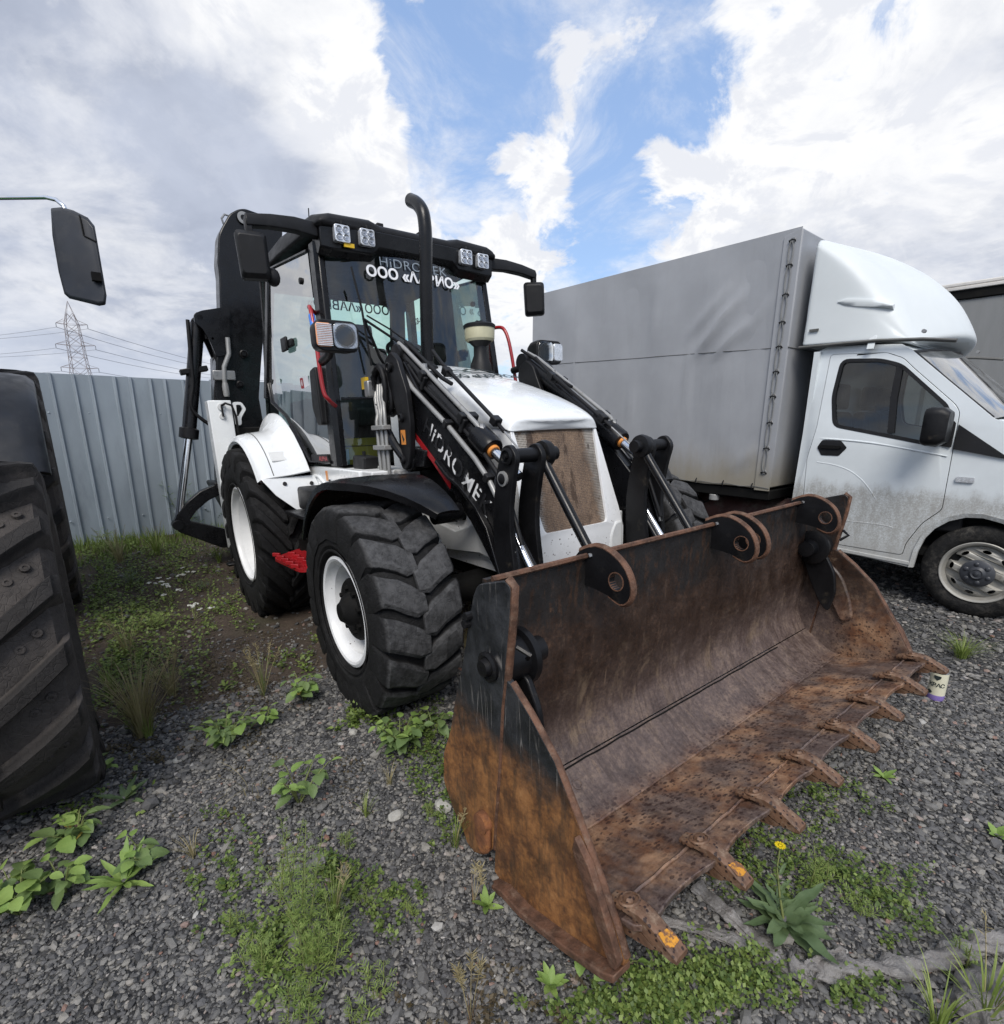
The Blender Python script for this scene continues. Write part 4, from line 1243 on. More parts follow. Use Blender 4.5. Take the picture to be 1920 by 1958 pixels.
    # mirror on its arm
    arm = [(-1.25, s * .70, 2.70), (-1.22, s * .85, 2.70), (-1.20, s * 1.00, 2.685), (-1.20, s * 1.15, 2.665)]
    secs = []
    for i, (x, y, z) in enumerate(arm):
        hh = .046 - .004 * i
        secs.append([(x - .05, y, z - hh), (x + .02, y, z - hh), (x + .025, y, z), (x + .01, y, z + hh), (x - .05, y, z + hh * .6)])
    MIR = MB().loft(secs).build('mirror_arm', G['plastic'], LO, bevel=.006)
    MB().box(-1.225, -1.185, s * 1.135 - .02, s * 1.135 + .02, 2.55, 2.67).build('mirror_hanger', G['plastic'], LO, bevel=.006)
    mc = Vector((-1.21, s * 1.135, 2.47))
    tilt = Matrix.Translation(mc) @ Matrix.Rotation(R_(-12) if s < 0 else R_(-38), 4, 'Z') @ Matrix.Rotation(R_(4), 4, 'Y')
    prof = [(-.085, .14), (.095, .135), (.098, -.13), (-.075, -.135)]
    secs = [[tilt @ Vector((dx, a * sc_, b * sc_)) for a, b in round_poly(prof, .03)] for dx, sc_ in ((-.055, .98), (-.03, 1.0), (.02, .96), (.045, .78))]
    MB().loft(secs).build('mirror_housing', G['plastic'], LO, bevel=.004)
    MB().add([tilt @ Vector((-.0565, a * .92, b * .92)) for a, b in prof], [(0, 1, 2, 3)]).build('mirror_face', G['mirror'], LO, smooth=0)
    if s < 0:
        MB().sphere(mc + Vector((-.02, .115, -.10)), .055, sc=(.7, .8, 1)).build('mirror_knuckle', G['plastic'], LO)
# roof: rear deck, two raised lamp pods, recessed middle
def roof():
    def sec(x, z0, z1, hw, r):
        q = [(-hw, z0), (-hw - .005, z0 + .03), (-hw + r * .3, z1 - .02), (-hw + r, z1), (-hw * .50, z1 + .01), (-hw * .40, z1 - .012), (hw * .40, z1 - .012), (hw * .50, z1 + .01), (hw - r, z1), (hw - r * .3, z1 - .02), (hw + .005, z0 + .03), (hw, z0)]
        return [(x, y, z) for y, z in q]
    secs = [sec(-1.165, 2.725, 2.775, .70, .06), sec(-1.19, 2.715, 2.795, .715, .08), sec(-1.32, 2.70, 2.83, .74, .10), sec(-1.9, 2.70, 2.86, .775, .12), sec(-2.5, 2.72, 2.855, .765, .12), sec(-2.72, 2.74, 2.81, .74, .10)]
    MB().loft(secs).build('roof', G['plastic'], LO, bevel=.015, seg=3, smooth=40)
    # visor below with the four lamps
    vz = [(-1.20, 2.735), (-1.215, 2.60), (-1.27, 2.56), (-1.36, 2.60), (-1.36, 2.735)]
    secs = []
    for y, dz_ in ((-.70, .0), (-.63, -.01), (-.35, -.01), (-.30, .035), (.30, .035), (.35, -.01), (.63, -.01), (.70, 0)):
        secs.append([(x + .05 * (1 - (y / .7) ** 2), y, z + (dz_ if z < 2.7 else 0)) for x, z in vz])
    MB().loft(secs).build('visor', G['black'], LO, bevel=.008)
    for y in (-.568, -.40, .40, .568):
        c = Vector((-1.155 + .05 * (1 - (y / .7) ** 2) - .02, y, 2.675))
        L = MB().loft([[(c.x + dx, c.y + a * k, c.z + b * k) for a, b in rrect(-.052, .052, -.052, .052, .014, 3)] for dx, k in ((-.05, .9), (0, 1), (.012, 1))]).build('roof_lamp', G['lens'], LO, bevel=.003)
        mb = MB()
        for a in (-.023, .023):
            for b in (-.023, .023):
                mb.lathe([(.0215, 0), (.020, .005), (.012, .0015), (.007, .0012), (.006, .003), (0, .0035)], (c.x + .0125, c.y + a, c.z + b), (1, 0, 0), 14)
        mb.build('led', G['led'], L, smooth=30)
        mb = MB()
        mb.box(c.x - .03, c.x + .01, y - .035, y + .035, 2.735, 2.742); mb.cyl((c.x, y, 2.73), (c.x, y, 2.75), .012, n=8)
        mb.build('lamp_bracket', G['plastic'], L)
    MB().box(-1.17, -1.155, -.56, -.49, 2.60, 2.625).build('label', G['yellow'], LO)
    MB().tube([(-1.6, -.62, 2.84), (-1.58, -.62, 2.95)], .004, 5).build('aerial', G['plastic'], LO)
    mb = MB()
    for y in (-.18, .16):
        mb.obox(Matrix.Translation((-1.4, y, 2.86)), .06, .05, .03)
    mb.build('roof_cap', G['plastic'], LO, bevel=.006)
roof()
# floor, lower skirt (white) and interior
mb = MB().box(-2.7, -1.12, -.76, .76, 1.08, 1.165)
mb.build('cab_floor', G['dark'], LO)
for s in (-1, 1):
    MB().prism([(-1.72, .93), (-1.02, .93), (-.70, .98), (-.70, 1.16), (-1.10, 1.165), (-1.66, 1.165)], 'y', s * .75, s * .80).build('skirt_panel', G['white'], LO, bevel=.01)
    MB().tube([(-1.60, s * .803, 1.10), (-1.45, s * .806, 1.09), (-1.33, s * .806, 1.04), (-1.22, s * .806, 1.00), (-1.10, s * .803, .995)], .010, 6).build('skirt_rib', G['white'], LO, smooth=60)
    for (x, z) in ((-1.57, 1.09), (-1.24, 1.07)):
        MB().cyl((x, s * .795, z), (x, s * .808, z), .011, n=10).build('skirt_bolt', G['plastic'], LO)
    MB().box(-1.31, -1.275, s * .801, s * .804, 1.07, 1.14).build('label', G['orange'], LO)
    MB().box(-1.10, -.55, s * .42, s * .78, 1.10, 1.16).build('front_deck', G['white_dull'], LO, bevel=.01)
    MB().prism(round_poly([(-1.0, 1.16), (-.80, 1.16), (-.78, 1.24), (-.98, 1.25)], .02), 'y', s * .72, s * .62).build('filler_box', G['plastic'], LO, bevel=.01)
    MB().cyl((-.90, s * .67, 1.24), (-.90, s * .67, 1.275), .012, n=10).build('filler_knob', G['plastic'], LO)
# windscreen divider, dash and controls
MB().tube([(-1.13, -.70, 1.63), (-1.03, 0, 1.64), (-1.13, .70, 1.63)], .010, 6).build('screen_bar', G['black'], LO)
MB().prism(round_poly([(-1.30, 1.165), (-1.14, 1.165), (-1.16, 1.62), (-1.30, 1.80), (-1.48, 1.78), (-1.46, 1.60)], .04), 'y', -.30, .42).build('dashboard', G['plastic'], LO, bevel=.02)
sw = MB()
pts = []
cs = Vector((-1.62, .12, 2.02)); u = Vector((0, 1, 0)); v = Vector((-.75, 0, .62)).normalized()
sw.tube([cs + (u * cos(a) + v * sin(a)) * .19 for a in [2 * pi * k / 28 for k in range(29)]], .017, 8, caps=False)
for a in (pi / 2, pi * 7 / 6, pi * 11 / 6):
    sw.tube([cs, cs + (u * cos(a) + v * sin(a)) * .19], .012, 6)
sw.tube([cs, (-1.42, .12, 1.72)], .03, 8)
sw.build('steering_wheel', G['plastic'], LO, smooth=60)
mb = MB().prism(round_poly([(-2.28, 1.45), (-1.80, 1.45), (-1.78, 1.60), (-2.20, 1.62), (-2.34, 2.18), (-2.46, 2.17), (-2.44, 1.5)], .05), 'y', -.24, .26)
mb.prism(round_poly([(-2.36, 2.17), (-2.47, 2.17), (-2.47, 2.38), (-2.38, 2.38)], .03), 'y', -.13, .15)
mb.box(-2.3, -1.9, -.2, .2, 1.165, 1.46)
mb.build('seat', G['seat'], LO, bevel=.03, seg=3)
for s in (-1, 1):
    MB().prism(round_poly([(-2.35, 1.165), (-1.75, 1.165), (-1.72, 1.60), (-1.9, 1.68), (-2.35, 1.68)], .04), 'y', s * .34, s * .70).build('side_console', G['seat'], LO, bevel=.02)
    MB().tube([(-1.80, s * .48, 1.66), (-1.78, s * .48, 1.85)], .012, 8).build('lever', G['plastic'], LO)
    MB().sphere((-1.78, s * .48, 1.87), .028).build('lever_knob', G['plastic'], LO)
# yellow crates and card seen through the lower glass
MB().box(-1.50, -1.28, -.66, -.40, 1.17, 1.30).build('document_box', G['card'], LO, bevel=.005)
MB().box(-1.48, -1.27, -.66, -.40, 1.305, 1.36).build('document_box', G['card'], LO, bevel=.005)
MB().box(-1.30, -1.27, -.69, -.63, 1.175, 1.285).build('card', G['card_blue'], LO)
# rear wall: dark upper half with two rounded windows below
def rear():
    h1 = round_poly([(-.72, 1.45), (.40, 1.45), (.49, 2.63), (-.68, 2.63)], .07)
    h2 = round_poly([(.58, 1.45), (.74, 1.45), (.70, 2.60), (.64, 2.60)], .03)
    o = plate([(-.80, 1.15), (.80, 1.15), (.73, 2.74), (-.73, 2.74)], [h1, h2], 'x', -2.67, -2.64)
    o.build('rear_wall', G['seat'], LO, smooth=0)
    for h in (h1, h2):
        n = len(h)
        MB().add([(-2.655, a, b) for a, b in h], [tuple(range(n))]).build('rear_glass', G['glass_rear'], LO, smooth=0)
    MB().box(-2.6, -1.4, -.66, .66, 2.66, 2.69).build('headliner', G['seat'], LO)
    m1 = basis((-2.635, .06, 2.575), (0, 1, 0), (0, 0, 1))
    text('ООО «ΛАВИО»', .115, G['letter_grey'], 'rear_lettering', LO, m1, bold=.002, sx=-1)
    m2 = basis((-2.50, .755, 2.50), (1, 0, 0), (0, 0, 1))
    text('8-919-87', .085, G['letter_grey'], 'rear_lettering', LO, m2, bold=.002, sx=-1)
rear()
for s in (-1, 1):
    pane('quarter_glass', C0(s), B0(s), B1(s), C1(s), G['glass_rear'], n=2)
MB().prism([(-1.78, 1.6), (-1.88, 2.70), (-2.22, 2.70), (-2.16, 1.6)], 'y', .70, .73).build('pillar_panel', G['seat'], LO, bevel=.02)  # dark panel that widens the far middle pillar of the cab
# screen lettering
m1 = basis((-1.188, -.03, 2.555), (0, 1, 0), (-.12, 0, 1))
text('HiDROMEK', .088, G['letter_grey'], 'screen_lettering', LO, m1, bold=-.0008, space=1.08, sx=1.18)
m1 = basis((-1.180, -.03, 2.480), (0, 1, 0), (-.12, 0, 1))
text('ООО «ΛАВИО»', .098, G['letter_white'], 'screen_lettering', LO, m1, bold=.003, sx=1.1)
# little red maker plate at the foot of the door and safety sticker
m1 = basis(side_pt(-1, -1.40, 1.222, .010), (1, .10, 0), (0, 0, 1))
MB().prism([(-.16, -.03), (.14, -.03), (.10, .035), (-.16, .03)], 'z', 0, .002).build('name_plate', G['seat'], LO, matrix=m1)
text('ALPHA', .045, G['red'], 'name_plate_lettering', LO, basis(side_pt(-1, -1.36, 1.222, .0135), (1, .10, 0), (0, 0, 1)), bold=.001)
m1 = basis(side_pt(-1, -1.62, 1.775, .004), (1, .10, 0), (0, -.05, 1))
MB().prism(rrect(-.075, .075, -.045, .045, .012), 'z', 0, .001).build('door_sticker', G['letter_white'], LO, matrix=m1)
MB().prism(rrect(-.070, -.015, -.038, .038, .01), 'z', .0012, .002).build('door_sticker_panel', G['red'], LO, matrix=m1)
text('8', .055, G['letter_white'], 'door_sticker_mark', LO, m1 @ Matrix.Translation((-.043, 0, .0022)))
# wiper
WI = MB()
WI.tube([(-1.12, -.36, 1.86), (-1.06, -.42, 1.90), (-1.045, -.515, 2.13)], .010, 6)
WI.tube([(-1.055, -.57, 2.45), (-1.04, -.53, 2.20), (-1.035, -.50, 1.84)], .008, 6)
WI.tube([(-1.04, -.53, 2.14), (-1.0, -.30, 2.0), (-.99, -.06, 1.90)], .009, 6)
WI.tube([(-1.04, -.50, 2.16), (-1.0, -.36, 2.08), (-.985, -.06, 1.90)], .006, 6)
WI.build('wiper', G['plastic'], LO, smooth=60)

# ---------------------------------------------------------------- rear mudguards, step, front mudguards
for s in (-1, 1):
    c = Vector((-LB, 0, ZR))
    secs = []
    for k in range(19):
        ad = 37 + (152 - 37) * k / 18
        a = R_(ad)
        crest = float(np.interp(ad, [37, 55, 72, 86, 100, 118, 152], [.86, .862, .90, .945, .985, 1.02, 1.03]))
        q = []
        for (yy, rr) in ((1.185, .745), (1.20, .768), (1.192, .785), (1.16, .800), (1.10, .812), (1.02, .822), (.965, .832), (.925, .845 + (crest - .86) * .30), (.895, .853 + (crest - .86) * .75), (.872, crest), (.855, crest + .004), (.845, crest - .012)):
            q.append((c.x + rr * cos(a), s * yy, c.z + rr * sin(a)))
        q += [(x - .016 * cos(a), y + (.006 if abs(y) < 1.0 else -.008) * s * (-1), z - .016 * sin(a)) for (x, y, z) in reversed(q)]
        secs.append(q)
    RF = MB().loft(secs).build('rear_mudguard', G['white'], LO, smooth=40, bevel=.004)
    rr = .8125
    MB().tube([(c.x + (rr + .0005) * cos(R_(a)), s * 1.10, c.z + (rr + .0005) * sin(R_(a))) for a in range(38, 152, 6)], .0035, 5).build('seam', G['grey_seal'], RF)
    a = R_(50)
    m1 = basis((c.x + .822 * cos(a), s * 1.02, c.z + .822 * sin(a)), (0, 1, 0), (-sin(a), 0, cos(a)))
    MB().obox(m1, .12, .10, .012).build('badge_block', G['white_dull'], RF, bevel=.005)
    # triangular panel carrying the guard down towards the step
    secs = []
    for ang, y0, y1 in ((37, .80, 1.19), (27, .80, 1.12), (18, .80, 1.00), (13, .80, .93)):
        a = R_(ang); x, z = c.x + .80 * cos(a), c.z + .80 * sin(a)
        secs.append([(x, s * y0, z), (x, s * y1, z), (x - .02, s * y1, z), (x - .02, s * y0, z)])
    MB().loft(secs).build('guard_panel', G['white'], LO, bevel=.004)
    for (ang, y) in ((33, 1.04), (32, .85), (17, .90)):
        a = R_(ang); p = Vector((c.x + .80 * cos(a), s * y, c.z + .80 * sin(a))); nn = Vector((cos(a), 0, sin(a)))
        MB().cyl(p - nn * .01, p + nn * .010, .014, n=12).build('panel_bolt', G['plastic'], LO)
    # battery box, tread plate and boarding step
    MB().box(-1.38, -1.02, s * .70, s * 1.0, .88, 1.04).build('tool_box', G['plastic'], LO, bevel=.02)
    MB().box(-1.45, -.85, s * .70, s * 1.08, .845, .872).build('tread_plate', G['plastic'], LO, bevel=.006)
    MB().box(-1.36, -.80, s * .55, s * .98, .50, .84).build('side_tank', G['dark'], LO, bevel=.02)
    st = MB()
    sx = [(-1.30, -1.235), (-.80, -1.20), (-.78, -1.0), (-1.48, -1.0)]
    P = [(x, s * -y if s > 0 else y) for x, y in sx]
    vs_o = round_poly([(x, -abs(y)) for x, y in sx], .05)
    ho = []
    for i in range(4):
        for j in range(2):
            ho.append(rrect(-1.25 - j * .05 + i * .11, -1.19 - j * .05 + i * .11, -1.19 + j * .09, -1.14 + j * .09, .012, 2))
    mb = plate(vs_o, ho, 'z', .555, .575)
    if s > 0: mb.mirror_y()
    STP = mb.build('step', G['red'], LO)
    mb = MB()
    for i in range(5):
        for j in range(2):
            x, y = -1.30 + i * .11 + j * .05 - .03, -1.205 + j * .09
            mb.obox(Matrix.Translation((x, s * abs(y), .585)) @ Matrix.Rotation(.6, 4, 'Z'), .06, .018, .026)
    mb.build('step_tread', G['red'], STP, bevel=.004)
    MB().box(-1.42, -1.37, s * .70, s * 1.02, .54, .66).build('step_hanger', G['dark'], LO)
    MB().box(-.88, -.84, s * .70, s * 1.02, .54, .84).build('step_hanger', G['dark'], LO)
    # front mudguard
    secs = []
    for k in range(17):
        ad = 152 - (152 - 50) * k / 16
        a = R_(ad)
        r0 = .648
        oy = 1.235 if ad > 86 else 1.235 - (1.235 - .90) * ((86 - ad) / 36) ** .8
        f_ = lambda v: .78 + (v - .78) * (oy - .78) / (1.235 - .78)
        q = [(r0 - .035, f_(1.235)), (r0, f_(1.230)), (r0 + .010, f_(1.16)), (r0 + .014, f_(.98)), (r0 + .006, .78), (r0 - .012, .78), (r0 - .004, f_(.98)), (r0 - .008, f_(1.16)), (r0 - .016, f_(1.212)), (r0 - .038, f_(1.222))]
        secs.append([(rr * cos(a), s * y, ZF + rr * sin(a)) for rr, y in q])
    MB().loft(secs).build('front_mudguard', G['black'], LO, smooth=40)
    mb = MB().tube([(-.50, s * .70, 1.09), (-.1, s * .68, 1.07), (.12, s * .66, .99)], .045, 10)
    mb.tube([(-.45, s * .60, 1.0), (0, s * .60, .93), (.1, s * .60, .93)], .03, 8)
    mb.cyl((.10, s * .58, .955), (.10, s * .74, .955), .05)
    mb.build('guard_bracket', G['black'], LO, smooth=50)
    MB().tube([(-.25, s * .62, .85), (-.10, s * .62, .80), (.02, s * .62, .62)], .02, 8).build('brake_pipe', G['white_dull'], LO)

# ---------------------------------------------------------------- loader arms
def arm_side(s):
    yo, yi = s * .565, s * .425
    arm = [(-.53, 1.80), (-.44, 1.79), (-.29, 1.62), (.03, 1.395), (.27, 1.22), (.42, 1.07), (.50, .90), (.60, .66), (.66, .50), (.70, .36), (.58, .34), (.46, .52), (.40, .66), (.28, .80), (.18, .91), (.07, .99), (.01, 1.07), (-.18, 1.22), (-.42, 1.39), (-.52, 1.55), (-.57, 1.72)]
    AR = MB().prism(arm, 'y', yo, s * .485).build('loader_arm', G['black'], LO, bevel=.006)
    # lower flange and red stripe along the belly of the arm
    fl = [(-.10, 1.215), (.02, 1.13), (.12, 1.09), (.27, .985), (.36, .885), (.42, .75), (.50, .56)]
    secs = []
    for i, (x, z) in enumerate(fl):
        secs.append([(x, s * .566, z), (x, s * .60, z), (x + .012, s * .60, z + .016), (x + .012, s * .566, z + .016)])
    MB().loft(secs).build('arm_flange', G['black'], AR, bevel=.003)
    st = [(-.42, 1.385), (-.18, 1.215), (.0, 1.07)]
    secs = [[(x, s * .5655, z), (x, s * .568, z), (x + .014, s * .568, z + .030), (x + .014, s * .5655, z + .030)] for x, z in st]
    MB().loft(secs).build('arm_stripe', G['red'], AR)
    secs = [[(x, s * .5655, z), (x, s * .568, z), (x + .02, s * .568, z + .012), (x + .02, s * .5655, z + .012)] for x, z in ((.40, .64), (.44, .56))]
    MB().loft(secs).build('arm_stripe', G['red'], AR)
    # lettering
    dirv = Vector((.67, 0, -.50))
    upv = Vector((.50, 0, .67))
    if s < 0:
        text('HiDROMEK', .135, G['worn_letters'], 'arm_lettering', AR, basis((.060, s * .5672, 1.205), dirv, upv), bold=.002, space=1.14)
    else:
        text('HiDROMEK', .155, G['worn_letters'], 'arm_lettering', AR, basis((.075, s * .5672, 1.205), -dirv, upv), bold=.003)
    # support tower
    tw = round_poly([(-.49, 1.855), (-.565, 1.82), (-.59, 1.74), (-.52, 1.62), (-.46, 1.47), (-.47, 1.25), (-.465, 1.18), (-.42, 1.16), (-.36, 1.19), (-.33, 1.28), (-.31, 1.43), (-.33, 1.62), (-.39, 1.74), (-.415, 1.80)], .03)
    TW = MB().prism(tw, 'y', s * .585, s * .622).build('arm_tower', G['black_worn'], LO, bevel=.006)
    MB().prism(tw, 'y', s * .42, s * .455).build('arm_tower', G['black_worn'], LO, bevel=.006)
    for (x, z, r) in ((-.505, 1.765, .030), (-.40, 1.47, .026), (-.425, 1.225, .026)):
        MB().lathe([(r, .0), (r, .012), (r * .7, .018), (r * .6, .012), (0, .012)], (x, s * .622, z), (0, s, 0), 20).build('tower_pin', G['black_worn'], TW)
    MB().box(-.43, -.375, s * .6225, s * .6245, 1.315, 1.40).build('label', G['orange'], TW)
    MB().prism([(-.42, 1.385), (-.385, 1.345), (-.405, 1.33), (-.40, 1.325), (-.415, 1.36)], 'y', s * .625, s * .6255).build('label_mark', G['letter_black'], TW)
    mb = MB().tube([(-.42, s * .60, 1.225), (-.42, s * .30, 1.225)], .075, 20)
    mb.prism([(-.55, 1.18), (-.25, 1.18), (-.22, 1.28), (-.5, 1.30)], 'y', s * .45, s * .58)
    mb.build('tower_foot', G['black'], LO, bevel=.008)
    MB().tube([(-.60, s * .64, 1.42), (-.50, s * .64, 1.32), (-.44, s * .60, 1.22)], .028, 10).build('lift_ram', G['black'], LO)
    # tilt ram above the arm
    a = Vector((-.56, s * .495, 1.845)); e = Vector((.305, s * .495, 1.285)); d = (e - a).normalized()
    RM = MB().cyl(a, e - d * .10, .047, n=20).build('tilt_ram', G['black'], LO, smooth=50)
    MB().lathe([(.052, 0), (.066, .012), (.066, .135), (.060, .15), (.030, .152)], e - d * .14, d, 24).build('ram_gland', G['black'], RM, smooth=40)
    MB().lathe([(.034, 0), (.034, .016), (.03, .02)], e + d * .008, d, 20).build('wiper_seal', G['orange'], RM)
    MB().cyl(e, Vector((.52, s * .495, 1.155)), .025, n=18).build('ram_rod', G['chrome'], RM, smooth=60)
    MB().cyl(a + Vector((0, -.06, 0)), a + Vector((0, .06, 0)), .06).build('ram_eye', G['black_worn'], RM)
    # hard pipes and hoses along ram and arm
    o1 = Vector((.05, s * .03, .075)); o2 = Vector((.0, s * .0, .09))
    pz = lambda t, off: a.lerp(e, t) + off
    MB().tube([pz(-.02, Vector((0, s * .02, .06))), pz(.10, Vector((0, s * .03, .075))), pz(.88, Vector((0, s * .03, .075))), pz(.95, Vector((0, s * .01, .05)))], .013, 8).build('oil_pipe', G['pipe'], RM, smooth=60)
    MB().tube([pz(-.03, Vector((0, -s * .03, .07))), pz(.12, Vector((0, -s * .02, .08))), pz(.45, Vector((0, -s * .02, .085))), pz(.55, Vector((0, -s * .03, .10)))], .012, 8).build('hose', G['hose'], RM, smooth=60)
    MB().tube([pz(.22, Vector((0, -s * .09, .13))), pz(.34, Vector((0, -s * .09, .11))), pz(.86, Vector((0, -s * .09, .095))), pz(1.0, Vector((0, -s * .085, .085)))], .011, 8).build('level_rod', G['hose'], LO, smooth=60)
    MB().tube([pz(1.0, Vector((0, -s * .085, .085))), pz(1.18, Vector((0, -s * .08, .07)))], .005, 6).build('level_wire', G['steel'], LO)
    for t in (.40, .92):
        p = pz(t, Vector((0, -s * .085, .095)))
        MB().obox(basis(p, d, (0, 1, 0)), .05, .05, .045).build('level_clamp', G['plastic'], LO, bevel=.006)
    for t in (.36, .80):
        p = pz(t, Vector((0, s * .02, .05)))
        mb = MB().obox(basis(p, d, (0, 1, 0)), .045, .11, .05); mb.obox(basis(p + Vector((0, s * .03, -.04)), d, (0, 1, 0)), .03, .03, .08)
        mb.build('pipe_clamp', G['plastic'], RM, bevel=.006)
    mb = MB()
    for t in (.93, .30):
        mb.lathe([(.022, 0), (.022, .03), (.016, .04), (.016, .06)], pz(t, Vector((0, s * .01, .03))), (0, 0, 1), 6)
    mb.build('pipe_fitting', G['steel'], RM)
    pp = [Vector((x, s * .575, z)) for x, z in ((-.45, 1.735), (-.33, 1.63), (.03, 1.41), (.27, 1.24), (.38, 1.14), (.47, 1.02), (.56, .80))]
    MB().tube(pp, .014, 8).build('arm_pipe', G['pipe'], AR, smooth=60)
    MB().tube([p + Vector((.02, -s * .035, .035)) for p in pp], .012, 8).build('arm_hose', G['hose'], AR, smooth=60)
    for k in (2, 4):
        MB().obox(basis(pp[k] + Vector((.0, 0, .01)), d, (0, 1, 0)), .035, .05, .04).build('pipe_clip', G['plastic'], AR, bevel=.004)
    # bell-crank lever plates
    lv = round_poly([(.575, 1.315), (.52, 1.30), (.475, 1.20), (.44, 1.05), (.425, .95), (.43, .70), (.50, .52), (.60, .50), (.585, .70), (.56, .90), (.565, 1.02), (.595, 1.16), (.625, 1.26)], .035)
    LV = MB().prism(lv, 'y', s * .566, s * .595).build('tilt_lever', G['black_worn'], LO, bevel=.004)
    MB().prism(lv, 'y', s * .405, s * .435).build('tilt_lever', G['black_worn'], LO, bevel=.004)
    mb = MB()
    mb.lathe([(.040, 0), (.040, .012), (.030, .016), (.026, .008), (.014, .008), (.012, .024), (0, .024)], (.563, s * .595, 1.258), (0, s, 0), 24)
    mb.build('lever_pin', G['black_worn'], LV)
    MB().lathe([(.036, 0), (.036, .010), (.026, .012)], (.525, s * .595, 1.155), (0, s, 0), 24).build('pin_washer', G['pipe'], LV)
    MB().lathe([(.025, .0), (.025, .014), (.012, .02), (0, .02)], (.525, s * .596, 1.155), (0, s, 0), 20).build('lever_pin', G['black_worn'], LV)
    MB().cyl((.563, s * .56, 1.258), (.563, s * .30, 1.258), .034).build('cross_pin', G['black_worn'], LO)
    MB().lathe([(.030, 0), (.062, .008), (.066, .03), (.062, .05), (.03, .058)], (.563, s * .40, 1.258), (0, -s, 0), 28).build('rod_boss', G['black_worn'], LO, smooth=40)
    for yy in (.435, .566):
        mb = MB().lathe([(.034, 0), (.034, .012)], (.525, s * yy, 1.155), (0, s * (1 if yy > .5 else -1), 0), 16)
    # link rod down to the bucket
    MB().tube([(.575, s * .385, 1.24), (.60, s * .385, 1.19), (.90, s * .385, .79), (1.02, s * .385, .62)], [.026, .024, .024, .028], 14).build('link_rod', G['black'], LO, smooth=60)
    MB().cyl((.455, s * .515, .92), (.66, s * .515, .66), .018, n=14).build('clam_rod', G['chrome'], LO, smooth=60)
    MB().cyl((.43, s * .485, .93), (.64, s * .485, .66), .022, n=12).build('clam_ram', G['black'], LO)
    MB().box(.62, .66, s * .425, s * .565, .30, .42).build('bucket_ear', G['black_worn'], LO, bevel=.01)
for s in (-1, 1):
    arm_side(s)
MB().tube([(-.12, -.49, 1.10), (-.12, .49, 1.10)], .06, 16).build('arm_crosstube', G['black'], LO)
MB().prism([(.16, 1.06), (.26, 1.06), (.26, 1.15), (.16, 1.15)], 'y', -.404, -.407).build('warning_sticker', G['orange'], LO)
MB().prism([(.18, 1.075), (.24, 1.075), (.21, 1.135)], 'y', -.4075, -.4085).build('warning_sticker_mark', G['letter_black'], LO)
# hydraulic riser pipes and the spiral-wrapped hoses between cab and arm tower
for k in range(4):
    x = -.63 + k * .032
    top = (x - .02, -.66, 1.50 + .02 * k)
    MB().tube([(x, -.68 + .01 * (k % 2), 1.14), (x, -.68 + .01 * (k % 2), 1.46), top, (x - .08, -.64, 1.60), (x - .10, -.62, 1.68)], .012, 8).build('riser_pipe', G['pipe'], LO, smooth=60)
for z in (1.30, 1.42):
    MB().box(-.67, -.50, -.705, -.65, z - .014, z + .014).build('pipe_clamp', G['pipe'], LO, bevel=.004)
mb = MB()
for k in range(3):
    y = -.64 + k * .03
    pts = [(-.72 + .02 * k, y, 1.66), (-.70, y, 1.74), (-.62, y, 1.78), (-.56, y, 1.70), (-.57 + .02 * k, y, 1.54), (-.63, y, 1.50), (-.68, y, 1.56)]
    # smooth loop
    P_ = [Vector(pts[0])]
    for i in range(len(pts) - 1):
        for q in range(1, 6):
            t = q / 5
            p0, p1, p2, p3 = (Vector(pts[max(0, i - 1)]), Vector(pts[i]), Vector(pts[i + 1]), Vector(pts[min(len(pts) - 1, i + 2)]))
            P_.append(.5 * ((2 * p1) + (-p0 + p2) * t + (2 * p0 - 5 * p1 + 4 * p2 - p3) * t * t + (-p0 + 3 * p1 - 3 * p2 + p3) * t ** 3))
    rr = [.020 if i % 2 == 0 else .015 for i in range(len(P_))]
    MB().tube(P_, rr, 8).build('spiral_hose', G['hose'], LO, smooth=60)
MB().obox(Matrix.Translation((-.74, -.66, 1.66)), .06, .05, .10).build('hose_block', G['steel'], LO, bevel=.01)
MB().obox(Matrix.Translation((-.80, -.66, 1.70)), .07, .02, .07).build('label', G['yellow'], LO)
mb = MB().tube([(-.62, -.70, 1.14), (-.50, -.72, 1.12), (-.40, -.70, 1.10), (-.38, -.64, 1.10), (-.50, -.62, 1.14), (-.62, -.62, 1.15)], .014, 8)
mb.build('oil_pipe', G['pipe'], LO, smooth=60)
# ---------------------------------------------------------------- bucket (four-in-one): back sheet, clam floor, sides, lugs, teeth
def offset_profile(p, th):
    """closed polygon: open polyline p thickened to its outer side (left of travel)"""
    out = []
    for i in range(len(p)):
        a = Vector(p[max(0, i - 1)]); b = Vector(p[min(len(p) - 1, i + 1)])
        t = (b - a).normalized(); n = Vector((-t.y, t.x))
        out.append((p[i][0] + n.x * th, p[i][1] + n.y * th))
    return list(p) + out[::-1]
def curve_pts(p, k=4):
    out = []
    for i in range(len(p) - 1):
        p0, p1, p2, p3 = (Vector(p[max(0, i - 1)]), Vector(p[i]), Vector(p[i + 1]), Vector(p[min(len(p) - 1, i + 2)]))
        for q in range(k):
            t = q / k
            out.append(tuple(.5 * ((2 * p1) + (-p0 + p2) * t + (2 * p0 - 5 * p1 + 4 * p2 - p3) * t * t + (-p0 + 3 * p1 - 3 * p2 + p3) * t ** 3)))
    out.append(tuple(p[-1]))
    return out
BK = empty('bucket', None, LO)
HWB = 1.185
